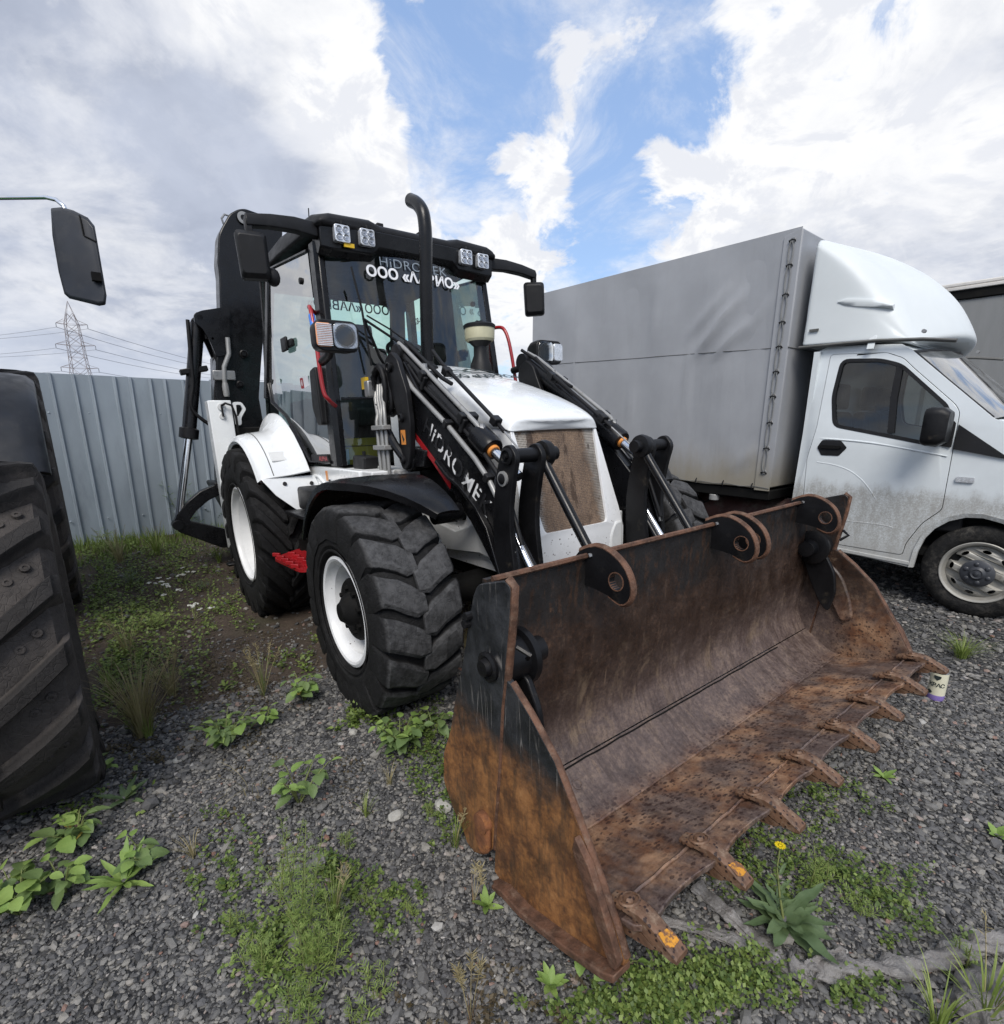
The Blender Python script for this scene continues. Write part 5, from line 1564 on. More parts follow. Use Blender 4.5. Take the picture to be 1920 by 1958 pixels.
back = curve_pts([(1.19, .925), (1.185, .72), (1.175, .51), (1.15, .34), (1.145, .23), (1.19, .125)], 5)
def swept(name, prof, y0, y1, matl, ny=40, wob=.004, th=.02):
    q = offset_profile(prof, -th)
    n = len(q); secs = []
    for j in range(ny + 1):
        y = y0 + (y1 - y0) * j / ny
        secs.append([(x + wob * min(1, max(0, (z - .2) * 4)) * sin(y * 5.3 + z * 9) * sin(y * 2.1 + 1), y, z + (wob * .6 * sin(y * 4.1 + x * 7) if z > .3 else 0)) for x, z in q])
    return MB().loft(secs).build(name, matl, BK, smooth=40)
swept('back_sheet', back, -HWB, HWB, G['bucket_in'])
# dark seam between mouldboard and clam, then the clam floor
swept('clam_heel', [(1.1925, .120), (1.26, .072), (1.33, .025), (1.385, .010)], -HWB, HWB, G['bucket_in'], wob=.003)
MB().tube([(1.203 + .0015 * sin(k * 1.9), -1.15 + 1.95 * k / 30, .1155 + .001 * sin(k * 2.3)) for k in range(31)], .0038, 6).build('hinge_seam', G['dark'], BK)
swept('floor_plate', [(1.385, .008), (1.45, .018), (1.58, .058), (1.705, .099)], -HWB, HWB, G['bucket_in'], wob=.003, th=.03)
for (x, z, r) in ((1.385, .012, .006), (1.705, .102, .006)):
    MB().tube([(x + .002 * sin(k * 2.7), -HWB + 2 * HWB * k / 40, z) for k in range(41)], r, 6).build('weld_bead', G['bucket_in'], BK, smooth=60)
for (y, z) in ((-1.02, .075), (-.86, .075)):
    MB().lathe([(.022, 0), (.022, .004), (.016, .004), (.014, .001), (0, .001)], (1.255, y, z), (.55, 0, .83), 16).build('plug_weld', G['bucket_in'], BK)
# cutting edge with worn scallops between the teeth
ty = np.linspace(-1.15, 1.15, 8)
edge = [(-HWB, .0)]
pts = []
ep = []
for i in range(8):
    if i == 0:
        ep += [(1.775, -HWB), (1.795, -1.17), (1.80, ty[0] + .045)]
    else:
        ep += [(1.80, ty[i] - .045)]
        ep += [(1.80, ty[i] + .045)] if i < 7 else [(1.795, 1.17), (1.775, HWB)]
    if i < 7:
        for t in (.12, .28, .5, .72, .88):
            y = ty[i] + .045 + (ty[i + 1] - ty[i] - .09) * t
            ep.append((1.80 - .015 * sin(pi * t) ** .7, y))
outl = ep + [(1.70, HWB), (1.70, -HWB)]
mb = plate([(x, y) for x, y in outl], (), 'z', 0, -.022)
fz = lambda x: .0975 + (x - 1.705) * .33
mb.v = [(x, y, fz(x) + z) for x, y, z in mb.v]
mb.build('cutting_edge', G['bucket_in'], BK, bevel=.004, smooth=30)
# teeth
prof = [(1.665, .125), (1.72, .148), (1.765, .152), (1.80, .142), (1.865, .128), (1.925, .112), (1.925, .085), (1.86, .078), (1.80, .074), (1.81, .118), (1.70, .110), (1.665, .100)]
def tooth_mesh():
    mb = MB()
    secs = []
    hw = [.030, .034, .036]
    # shank: solid loft along x with a waist, widening at the point
    st = [(1.690, .100, .118, .024), (1.715, .104, .130, .029), (1.755, .118, .146, .030), (1.790, .108, .152, .028), (1.815, .088, .148, .026), (1.85, .080, .134, .026), (1.89, .082, .116, .029), (1.905, .088, .106, .028)]
    for x, z0, z1, h in st:
        r = min(.007, (z1 - z0) * .3)
        secs.append([(x, -h, z0 + r), (x, -h + r, z0), (x, h - r, z0), (x, h, z0 + r), (x, h, z1 - r), (x, h - r, z1), (x, -h + r, z1), (x, -h, z1 - r)])
    mb.loft(secs)
    # lower fork leg under the lip
    mb.prism([(1.70, .060), (1.80, .092), (1.85, .084), (1.83, .068), (1.74, .046)], 'y', -.024, .024)
    return mb.mesh('tooth', G['tooth'], smooth=40)
TM = tooth_mesh()
bolt = MB().lathe([(.017, 0), (.017, .010), (.013, .015), (.0, .016)], (0, 0, 0), (-.25, 0, 1), 6).mesh('tooth_bolt', G['tooth'])
ring = MB().lathe([(.028, 0), (.031, .008), (.026, .011), (.022, .004)], (0, 0, 0), (-.25, 0, 1), 14, closed=True).mesh('bolt_boss', G['tooth'])
for i, y in enumerate(ty):
    o = bpy.data.objects.new('tooth', TM); COL.objects.link(o); o.parent = BK
    o.scale = (1, random.uniform(.84, .94), 1); o.location = (-.016 + random.uniform(-.006, .006), y, random.uniform(-.003, .003))
    a_ = random.uniform(-.05, .05); o.rotation_euler = (0, 0, a_); o.location.y -= 1.74 * sin(a_)
    if i < 2:
        o['label'] = 'tooth with yellow paint left on its tip'
    for dx, dz in ((1.728, .134), ):
        b = bpy.data.objects.new('tooth_bolt', bolt); COL.objects.link(b); b.parent = BK; b.location = (dx + .006, y, dz + .006)
        b2 = bpy.data.objects.new('bolt_boss', ring); COL.objects.link(b2); b2.parent = BK; b2.location = (dx + .006, y, dz + .002)
    if i < 2:
        q = [(1.848, y - .018), (1.853, y + .012), (1.866, y + .021), (1.884, y + .020), (1.886, y - .004), (1.878, y - .022)]
        mb = MB().prism(q, 'z', 0, .0015)
        mb.v = [(x - .012, yy, z + .134 - (x - 1.85) * .45 + .0012) for x, yy, z in mb.v]
        mb.build('tooth_paint', G['tooth_yellow'], BK)
# side plates
rp_ = [(1.18, .915), (1.32, .955), (1.345, .94), (1.335, .85), (1.315, .74), (1.295, .63), (1.275, .53), (1.245, .31), (1.215, .12), (1.19, -.05), (1.13, -.12), (1.03, -.17), (1.0, -.11), (.93, -.05), (.87, .04), (.885, .17), (.95, .30), (1.0, .45), (1.06, .60), (1.12, .78), (1.15, .87)]
cp_ = [(1.275, .645), (1.32, .63), (1.41, .56), (1.51, .465), (1.565, .38), (1.64, .26), (1.69, .17), (1.735, .09), (1.765, .02), (1.765, -.005), (1.72, -.032), (1.58, -.08), (1.46, -.12), (1.37, -.132), (1.28, -.13), (1.23, -.165), (1.185, -.15), (1.20, -.03), (1.225, .12), (1.255, .31), (1.282, .52)]
for s in (-1, 1):
    o = MB().prism(round_poly(rp_, .02, 3), 'y', s * 1.185, s * 1.213).build('rear_side_plate', G['bucket_out'] if s < 0 else G['bucket_in'], BK, bevel=.003)
    o2 = MB().prism(cp_, 'y', s * 1.186, s * 1.208).build('clam_side_plate', G['bucket_out'] if s < 0 else G['bucket_in'], BK, bevel=.003)
    # rusty worn edges: thin bars along the front edge
    ed = [(1.32, .63), (1.41, .56), (1.51, .465), (1.565, .38), (1.64, .26), (1.69, .17), (1.735, .09), (1.765, .02)]
    MB().tube([(x, s * 1.197, z) for x, z in ed], .0115, 6).build('worn_edge', G['edge'], BK, smooth=60)
    MB().tube([(x, s * 1.199, z) for x, z in rp_[1:10]], .0145, 6).build('worn_edge', G['edge'], BK, smooth=60)
    # wear strip bolted outside, low on the front edge
    w_ = [(1.61, .300), (1.66, .245), (1.70, .165), (1.735, .09), (1.765, .02), (1.755, -.01), (1.735, -.015), (1.66, .13), (1.60, .255)]
    MB().prism(w_, 'y', s * 1.209, s * 1.232).build('wear_strip', G['edge'], BK, bevel=.003)
    # bottom skid
    sk = [(1.20, -.165), (1.28, -.135), (1.38, -.135), (1.58, -.083), (1.72, -.036), (1.765, -.008)]
    secs = [[(x, s * 1.18, z - .022), (x, s * 1.25, z - .022), (x, s * 1.25, z + .004), (x, s * 1.18, z + .004)] for x, z in sk]
    MB().loft(secs).build('skid', G['edge'], BK, bevel=.004)
    # pivot pin outside and hinge boss inside
    mb = MB().lathe([(.048, 0), (.050, .010), (.040, .016), (.030, .012), (.026, .030), (.010, .032), (.0, .028)], (1.222, s * 1.213, .655), (0, s, 0), 24)
    mb.build('pivot_pin', G['black_worn'], BK)
    MB().lathe([(.072, 0), (.075, .085), (.094, .092), (.096, .112), (.085, .118), (.045, .120), (.043, .185), (.020, .19)], (1.222, s * 1.186, .655), (0, -s, 0), 28).build('hinge_boss', G['black_worn'], BK, smooth=35)
    MB().prism(round_poly([(1.16, .60), (1.29, .62), (1.345, .52), (1.36, .40), (1.33, .28), (1.28, .33), (1.22, .45)], .03), 'y', s * 1.10, s * 1.125).build('hinge_arm', G['black_worn'], BK, bevel=.006)
    MB().prism(round_poly([(1.24, .60), (1.36, .50), (1.42, .36), (1.44, .25), (1.38, .22), (1.30, .36), (1.22, .50)], .05), 'y', s * 1.160, s * 1.186).build('clam_stiffener', G['bucket_in'], BK, bevel=.010)
    MB().lathe([(.038, 0), (.040, .01), (.036, .03), (.0, .036)], (1.155, s * 1.21, .045), (0, s, 0), 20).build('wear_boss', G['rust_boss'], BK)
    MB().prism(round_poly([(1.115, .06), (1.195, .06), (1.19, -.06), (1.14, -.10), (1.105, -.04)], .03), 'y', s * 1.213, s * 1.236).build('wear_pad', G['rust_boss'], BK, bevel=.01)
    MB().tube([(1.335, s * 1.19, .75), (1.37, s * 1.17, .73), (1.335, s * 1.15, .70)], .008, 6).build('grease_pipe', G['black_worn'], BK)
    for (x, z) in ((1.13, .80), (1.118, .77)):
        MB().cyl((x, s * 1.2, z), (x, s * 1.235, z), .014, n=10).build('grease_nipple', G['black_worn'], BK)
# carrying lugs along the top edge
lug = [(1.10, .86), (1.16, .935), (1.24, .965), (1.31, .950), (1.37, .905), (1.395, .845), (1.385, .80), (1.35, .782), (1.30, .80), (1.20, .815), (1.12, .82)]
LG = plate(round_poly(curve_pts(lug + [lug[0]], 2)[:-1], .004), [circ2(1.335, .858, .030)], 'y', -.014, .014).mesh('lug', G['black_worn'], smooth=25)
LE = MB().tube([(x, 0, z) for x, z in curve_pts(lug[1:9], 3)], .0142, 6).mesh('lug_edge', G['edge'])
LH = MB().lathe([(.030, -.0155), (.034, -.0155), (.034, .0155), (.030, .0155)], (1.335, 0, .858), (0, 1, 0), 24, closed=True).mesh('lug_bush', G['edge'])
for y in (-.735, .085, .185, .94):
    for me in (LG, LE, LH):
        o = bpy.data.objects.new(me.name, me); COL.objects.link(o); o.parent = BK; o.location = (0, y, 0)
    MB().tube([(1.215, y - .02, .93), (1.225, y + .0, .935), (1.215, y + .02, .93)], .008, 6).build('weld_bead', G['steel'], BK)
MB().tube([(1.199, -1.17, .926), (1.199, 1.17, .926)], .0105, 6).build('top_edge', G['edge'], BK)
MB().box(.92, 1.16, -.9, .9, .10, .20).build('back_beam', G['black_worn'], BK, bevel=.02)
for s in (-1, 1):
    MB().prism([(.60, .30), (.72, .30), (1.14, .22), (1.15, .62), (1.05, .70), (.96, .62), (.70, .46)], 'y', s * .46, s * .43).build('hitch_plate', G['black_worn'], BK, bevel=.006)
    MB().prism([(.60, .30), (.72, .30), (1.14, .22), (1.15, .62), (1.05, .70), (.96, .62), (.70, .46)], 'y', s * .60, s * .57).build('hitch_plate', G['black_worn'], BK, bevel=.006)

# ---------------------------------------------------------------- stabilisers and folded boom at the back
for s in (-1, 1):
    SB = MB().loft([[(x, s * y, z) for x, y in ((-3.36, 1.0), (-3.15, 1.0), (-3.15, 1.155), (-3.175, 1.195), (-3.34, 1.195), (-3.36, 1.155))] for z in (.32, .50, 1.75)]).build('stabiliser_column', G['white'], LO, bevel=.008)
    MB().box(-3.34, -3.17, s * 1.02, s * 1.17, .18, .32).build('stabiliser_foot', G['steel'], LO, bevel=.01)
    MB().box(-3.30, -3.2, s * .95, s * 1.24, .15, .18).build('stabiliser_pad', G['black_worn'], LO, bevel=.01)
    lg = round_poly([(-.985, 1.735), (-.91, 1.735), (-.875, 1.67), (-.93, 1.59), (-.935, 1.52), (-.985, 1.52)], .02)
    lh = round_poly([(-.96, 1.71), (-.92, 1.71), (-.905, 1.67), (-.945, 1.61), (-.965, 1.60)], .012)
    plate([(a * -s if s > 0 else a, b) for a, b in lg], [[(a * -s if s > 0 else a, b) for a, b in lh]], 'x', -3.19, -3.15).build('lifting_eye', G['white'], SB, smooth=0)
    mb = MB().cyl((-3.16, s * 1.09, 1.69), (-3.135, s * 1.09, 1.69), .035); mb.cyl((-3.16, s * 1.09, 1.605), (-3.14, s * 1.09, 1.605), .03)
    mb.build('hose_port', G['white_dull'], SB, bevel=.004)
    MB().tube([(-3.13, s * 1.09, 1.70), (-3.10, s * 1.06, 1.72), (-3.09, s * 1.01, 1.70), (-3.10, s * .985, 1.60), (-3.12, s * .98, 1.45)], .011, 8).build('hose', G['hose'], SB, smooth=60)
    MB().tube([(-3.13, s * 1.09, 1.70), (-3.12, s * 1.09, 1.60)], .009, 8).build('hose', G['hose'], SB)
mb = MB(); mb.box(-3.36, -3.17, -1.0, 1.0, .55, .75); mb.box(-3.36, -3.17, -1.0, 1.0, 1.35, 1.50); mb.box(-3.0, -2.6, -.6, .6, .6, 1.2)
mb.build('rear_frame', G['dark'], LO, bevel=.01)
bm_ = [(-.64, 3.525), (-.575, 3.545), (-.28, 3.50), (-.24, 3.40), (-.30, 3.20), (-.45, 2.95), (-.52, 2.55), (-.60, 2.20), (-.68, 1.80), (-.66, 1.2), (-.95, 1.1), (-1.08, 1.50), (-1.08, 1.80), (-1.02, 2.17), (-.95, 2.27), (-.92, 2.63), (-.885, 2.92), (-.885, 3.03), (-.84, 3.27), (-.81, 3.33), (-.72, 3.47)]
BO = MB().prism(round_poly(bm_, .03), 'x', -3.62, -3.42).build('boom', G['black'], LO, bevel=.012)
lk = round_poly([(-.84, 2.64), (-1.10, 2.575), (-1.155, 2.54), (-1.165, 2.47), (-1.11, 2.43), (-1.06, 2.32), (-1.02, 2.17), (-.90, 2.20)], .03)
plate(lk, [circ2(-1.03, 2.335, .012, 10)], 'x', -3.42, -3.39).build('boom_link', G['black'], BO, smooth=0, bevel=.004)
MB().prism(lk, 'x', -3.66, -3.63).build('boom_link', G['black'], BO, bevel=.004)
for (y, z, r) in ((-.605, 3.45, .050), (-.77, 2.21, .040), (-.845, 1.92, .035), (-1.11, 2.515, .05)):
    MB().lathe([(r, 0), (r, .02), (r * .75, .026), (r * .6, .02), (r * .5, .03), (0, .03)], (-3.42, y, z), (1, 0, 0), 20).build('boom_pin', G['black_worn'], BO)
MB().lathe([(.050, .022), (.054, .026), (.038, .028)], (-3.42, -.605, 3.45), (1, 0, 0), 20).build('pin_washer', G['pipe'], BO)
MB().tube([(-3.46, -.70, 3.46), (-3.46, -.755, 3.47), (-3.46, -.785, 3.43), (-3.46, -.775, 3.385), (-3.46, -.76, 3.36)], .010, 6).build('boom_hook', G['steel'], BO)
MB().obox(Matrix.Translation((-3.40, -.98, 2.0)), .05, .20, .09).build('boom_bracket', G['steel'], BO, bevel=.008)
MB().tube([(-3.39, -.90, 2.35), (-3.38, -.91, 2.2), (-3.38, -.97, 2.08), (-3.38, -.985, 1.96), (-3.38, -.985, 1.82)], .022, 8).build('boom_pipe', G['pipe'], BO, smooth=60)
MB().lathe([(.026, 0), (.030, .02), (.030, .10), (.024, .13)], (-3.38, -.985, 1.80), (0, 0, 1), 12).build('pipe_sleeve', G['pipe'], BO)
MB().tube([(-3.35, -.50, 3.0), (-3.34, -.50, 2.7), (-3.34, -.52, 2.55), (-3.34, -.55, 2.47), (-3.34, -.50, 2.48)], .008, 6).build('boom_cable', G['hose'], BO, smooth=60)
# dipper, ram, bucket linkage
a, b = Vector((-3.52, -1.12, 2.48)), Vector((-3.52, -1.345, 1.46))
RM = MB().cyl(a, b, .062, n=20).build('dipper_ram', G['black'], LO, smooth=50)
MB().lathe([(.066, 0), (.085, .01), (.085, .10), (.05, .11)], b + Vector((0, .012, .055)), (b - a), 24).build('ram_gland', G['black_worn'], RM)
MB().cyl(b, (-3.52, -1.555, .66), .036, n=18).build('ram_rod', G['chrome'], RM, smooth=60)
d_ = (b - a).normalized()
MB().obox(basis(a.lerp(b, .42), (0, 1, .2), d_), .24, .05, .10).build('hose_clamp', G['black_worn'], RM, bevel=.008)
for off, y in ((-.085, 0), (.08, 1)):
    pts = [a + Vector((.05, off * 1.0, .02)), a + Vector((.06, off * 1.25, -.25)), a + Vector((.06, off * 1.5, -.55)), a + Vector((.06, off * 1.4 - .05, -.80)), a + Vector((.08, .02, -1.0)), (-3.40, -1.10, 1.42), (-3.36, -1.0, 1.42)]
    MB().tube(curve3(pts), .017, 8).build('hose', G['hose'], RM, smooth=60)
MB().tube(curve3([a + Vector((.06, .05, -.14)), a + Vector((.06, .055, -.02)), a + Vector((.06, .09, .02)), a + Vector((.06, .125, -.03)), a + Vector((.06, .12, -.30)), a + Vector((.06, .06, -.60)), a + Vector((.06, .0, -.95))]), .015, 8).build('hose', G['hose'], RM, smooth=60)
tri_o = round_poly([(-1.62, .60), (-1.57, .69), (-1.47, .80), (-1.34, .90), (-1.19, .955), (-1.14, .93), (-1.14, .86), (-1.28, .80), (-1.40, .71), (-1.475, .62), (-1.40, .59), (-1.10, .46), (-1.08, .30), (-1.22, .30), (-1.58, .52)], .02)
MB().prism(tri_o, 'x', -3.56, -3.46).build('bucket_link', G['black'], LO, bevel=.008)
MB().cyl((-3.58, -1.575, .59), (-3.44, -1.575, .59), .05).build('link_pin', G['black_worn'], LO, bevel=.004)
MB().prism([(-1.16, .95), (-1.0, .95), (-.8, 1.5), (-.9, 2.2), (-1.02, 2.2), (-1.10, 1.5)], 'x', -3.75, -3.60).build('dipper', G['black'], LO, bevel=.01)
MB().prism(round_poly([(-1.22, .98), (-.7, .90), (-.55, .5), (-.75, .2), (-1.15, .22), (-1.05, .5)], .05), 'x', -3.95, -3.45).build('rear_bucket', G['black_worn'], LO, bevel=.01)
# ================================================================ cargo truck (frame T: x forward, near side y = 0, left y > 0)
TK = empty('cargo_truck', T_MAT, label='white light truck with grey tarpaulin box and dirty door beside the loader', category='truck')
def lean(z):
    return max(0.0, z - 1.22) * .13
def side_plate(outer, holes, y0, y1, name, m, parent=TK, bevel=.0, smooth=30, lean_on=True, mirror=False):
    mb = plate(outer, holes, 'y', y0, y1)
    if lean_on:
        mb.v = [(x, y + lean(z), z) for x, y, z in mb.v]
    if mirror:
        mb.v = [(x, 2.02 - y, z) for x, y, z in mb.v]; mb.f = [tuple(reversed(f)) for f in mb.f]
    return mb.build(name, m, parent, bevel=bevel, smooth=smooth)
arch = [(-.405, .30), (-.395, .44), (-.365, .56), (-.315, .65), (-.235, .725), (-.14, .768), (-.04, .778), (.07, .755), (.20, .70), (.30, .62), (.37, .50), (.40, .34)]
body = [(-1.345, .36), (-1.345, 1.93), (-1.32, 2.0), (-1.26, 2.03), (-1.0, 2.02), (-.74, 2.0), (-.66, 1.945), (-.40, 1.71), (-.10, 1.44), (.10, 1.36), (.40, 1.24), (.68, 1.10), (.78, .95), (.80, .50), (.76, .36), (.40, .34)] + arch[::-1][1:]
door = round_poly([(-1.232, .385), (-1.245, .70), (-1.262, 1.10), (-1.228, 1.36), (-1.228, 1.965), (-.83, 1.948), (-.705, 1.895), (-.62, 1.81), (-.33, 1.545), (-.294, 1.49), (-.290, 1.43), (-.272, .775), (-.375, .655), (-.45, .48), (-.456, .385)], .03)
win = round_poly([(-1.09, 1.385), (-1.14, 1.62), (-1.125, 1.905), (-.86, 1.888), (-.715, 1.84), (-.365, 1.515), (-.365, 1.245), (-.63, 1.298)], .05)
for mir in (False, True):
    side_plate(body, [door], 0, .05, 'cab_side', G['van'], bevel=.004, mirror=mir)
    DR = side_plate(inset(door, .0045), [win], -.004, .045, 'cab_door', G['van'], bevel=.006, mirror=mir)
    side_plate(inset(win, -.016), [inset(win, .010)], -.006, .02, 'window_seal', G['plastic'], DR, mirror=mir)
    mb = MB().add([(x, .012 + lean(z), z) for x, z in inset(win, .004)], [tuple(range(len(win)))])
    if mir: mb.v = [(x, 2.02 - y, z) for x, y, z in mb.v]
    mb.build('window_pane', G['glass_dark'], DR, smooth=0)
    mb = MB().loft([[(x, y + lean(z), z) for x, y in ((a - .022, -.006), (a + .022, -.006), (a + .022, .03), (a - .022, .03))] for a, z in ((-.685, 1.33), (-.715, 1.60), (-.72, 1.83))])
    if mir: mb.v = [(x, 2.02 - y, z) for x, y, z in mb.v]
    mb.build('window_post', G['plastic'], DR)
    side_plate(round_poly([(-.40, 1.505), (-.30, 1.41), (-.296, 1.235), (-.40, 1.252)], .01), (), -.008, .0, 'corner_trim', G['plastic'], DR, mirror=mir)
    side_plate([(-.284, 1.40), (-.284, 1.225), (.02, 1.168), (.03, 1.172)], (), -.005, .002, 'fender_trim', G['plastic'], mirror=mir)
    hx = [(-1.19, 1.20), (-1.16, 1.262), (-1.02, 1.262), (-.965, 1.205), (-1.015, 1.135), (-1.15, 1.133)]
    side_plate(round_poly(hx, .012), (), -.007, .003, 'door_handle', G['plastic'], DR, mirror=mir, bevel=.003)
    side_plate(round_poly([(-1.17, 1.212), (-1.15, 1.222), (-1.01, 1.218), (-1.0, 1.203), (-1.03, 1.192), (-1.16, 1.192)], .006), (), -.018, -.006, 'handle_pull', G['dark'], DR, mirror=mir, bevel=.003)
    side_plate(rrect(-.232, -.128, .990, 1.028, .008), (), -.008, .004, 'side_indicator', G['lens'], mirror=mir, bevel=.003)
    # door pressings
    for pts, r in (([(-1.20, 1.075), (-1.05, 1.06), (-.92, 1.02), (-.82, .95), (-.74, .86), (-.70, .80)], .012), ([(-1.20, .60), (-.90, .60), (-.62, .605), (-.54, .585)], .014), ([(-1.20, 1.275), (-.8, 1.25), (-.31, 1.17)], .009)):
        mb = MB().tube(curve3([(x, r - .0065 + lean(z), z) for x, z in pts], 4), [r * .4] + [r] * ((len(pts) - 1) * 4 - 1) + [r * .4], 8)
        if mir: mb.v = [(x, 2.02 - y, z) for x, y, z in mb.v]
        mb.build('door_pressing', G['van'], DR, smooth=60)
    mb = MB().loft([[(x, y, z - dz) for y, dz in ((-.008, .0), (-.008, .03), (.06, .05), (.06, 0))] for x, z in ((-1.345, .372), (-.40, .345))])
    if mir: mb.v = [(x, 2.02 - y, z) for x, y, z in mb.v]
    mb.build('sill', G['van'], TK, bevel=.005)
    secs = [[(x, -.010, z), (x, .02, z), (x * .93, .03, .34 + (z - .34) * .93), (x * .93, .0, .34 + (z - .34) * .93)] for x, z in arch]
    mb = MB().loft(secs)
    if mir: mb.v = [(x, 2.02 - y, z) for x, y, z in mb.v]
    mb.build('arch_lip', G['van'], TK, smooth=40)
    # door mirror
    y0 = -.20
    secs = []
    for dx, sc in ((-.03, .9), (0, 1.0), (.07, .97), (.11, .75)):
        secs.append([(-.50 + .10 + dx + a * .35 * 0 , y0 + a * sc, 1.385 + b * sc) for a, b in rrect(-.105, .105, -.135, .135, .05)])
    mb = MB().loft(secs)
    if mir: mb.v = [(x, 2.02 - y, z) for x, y, z in mb.v]
    MR = mb.build('door_mirror', G['black_worn'], TK, smooth=45, bevel=.004)
    mb = MB().tube([(-.36, -.10, 1.33), (-.34, -.02, 1.31), (-.34, .01, 1.31)], .035, 8)
    if mir: mb.v = [(x, 2.02 - y, z) for x, y, z in mb.v]
    mb.build('mirror_foot', G['plastic'], MR, smooth=60)
# roof, back wall, windscreen, bonnet, floor
secs = []
for y, dz in ((.105, -.02), (.16, .005), (.5, .03), (1.01, .038), (1.52, .03), (1.86, .005), (1.915, -.02)):
    secs.append([(-1.33, y, 1.985 + dz), (-1.0, y, 2.01 + dz), (-.72, y, 1.985 + dz), (-.65, y, 1.93 + dz), (-.66, y, 1.91 + dz), (-.74, y, 1.96 + dz), (-1.3, y, 1.955 + dz)])
MB().loft(secs).build('cab_roof', G['van'], TK, smooth=40)
MB().box(-1.342, -1.30, .05, 1.97, .37, 1.99).build('cab_back', G['van'], TK)
def q4(a, b, c, d, bul, n=8):
    a, b, c, d = map(Vector, (a, b, c, d)); vs = []
    for j in range(n + 1):
        for i in range(n + 1):
            vs.append(bil(a, b, c, d, i / n, j / n, bul))
    return MB().add(vs, [(j * (n + 1) + i, j * (n + 1) + i + 1, (j + 1) * (n + 1) + i + 1, (j + 1) * (n + 1) + i) for j in range(n) for i in range(n)])
q4((-.115, .075, 1.44), (-.115, 1.945, 1.44), (-.66, 1.90, 1.935), (-.66, .12, 1.935), (.10, 0, .05)).build('windscreen', G['windscreen'], TK, smooth=60, recalc=False)
MB().tube([(-.115, .06, 1.445), (-.40, .085, 1.70), (-.655, .11, 1.935)], .016, 6).build('windscreen_seal', G['plastic'], TK, smooth=60)
MB().tube([(-.66, .12, 1.935), (-.60, .5, 1.97), (-.56, 1.01, 1.985), (-.60, 1.5, 1.97), (-.66, 1.9, 1.935)], .014, 6).build('windscreen_seal', G['plastic'], TK, smooth=60)
MB().tube([(-.02, .25, 1.44), (-.06, .6, 1.52), (-.10, 1.0, 1.57)], .010, 6).build('wiper', G['plastic'], TK)
secs = []
for y, dz in ((.03, -.01), (.10, .02), (.5, .05), (1.01, .06), (1.52, .05), (1.92, .02), (1.99, -.01)):
    k = .10 * (1 - ((y - 1.01) / 1.0) ** 2)
    secs.append([(-.12 + k, y, 1.425 + dz * .4), (.12 + k, y, 1.34 + dz), (.42 + k, y, 1.22 + dz), (.70 + k, y, 1.08 + dz), (.79 + k, y, .92), (.82 + k, y, .5), (.78 + k, y, .37), (.70, y, .37), (.70, y, .9), (-.1, y, 1.36)])
MB().loft(secs).build('engine_bonnet', G['van'], TK, smooth=40)
mb = MB().box(-1.3, .7, .06, 1.96, .40, .46); mb.box(-.45, .45, .20, .26, .3, .9); mb.box(-.45, .45, 1.76, 1.82, .3, .9); mb.box(-.52, -.46, .06, 1.96, .40, 1.25)
mb.build('cab_floor', G['dark'], TK)
for y in (.25, 1.0, 1.45):
    MB().prism(round_poly([(-1.25, .75), (-.80, .75), (-.80, .90), (-1.08, .92), (-1.18, 1.50), (-1.27, 1.50)], .04), 'y', y, y + .42).build('cab_seat', G['seat'], TK, bevel=.02)
    MB().prism(round_poly([(-1.18, 1.52), (-1.26, 1.52), (-1.26, 1.74), (-1.19, 1.74)], .03), 'y', y + .09, y + .33).build('headrest', G['seat'], TK, bevel=.02)
MB().prism(round_poly([(-.50, .60), (-.52, 1.15), (-.42, 1.33), (-.15, 1.40), (-.15, .60)], .04), 'y', .06, 1.95).build('cab_dash', G['plastic'], TK, bevel=.02)
pts = [Vector((-.62, 1.45, 1.28)) + (Vector((0, 1, 0)) * cos(a) + Vector((-.45, 0, .89)) * sin(a)) * .19 for a in [2 * pi * k / 24 for k in range(25)]]
MB().tube(pts, .016, 8, caps=False).build('cab_steering_wheel', G['plastic'], TK, smooth=60)

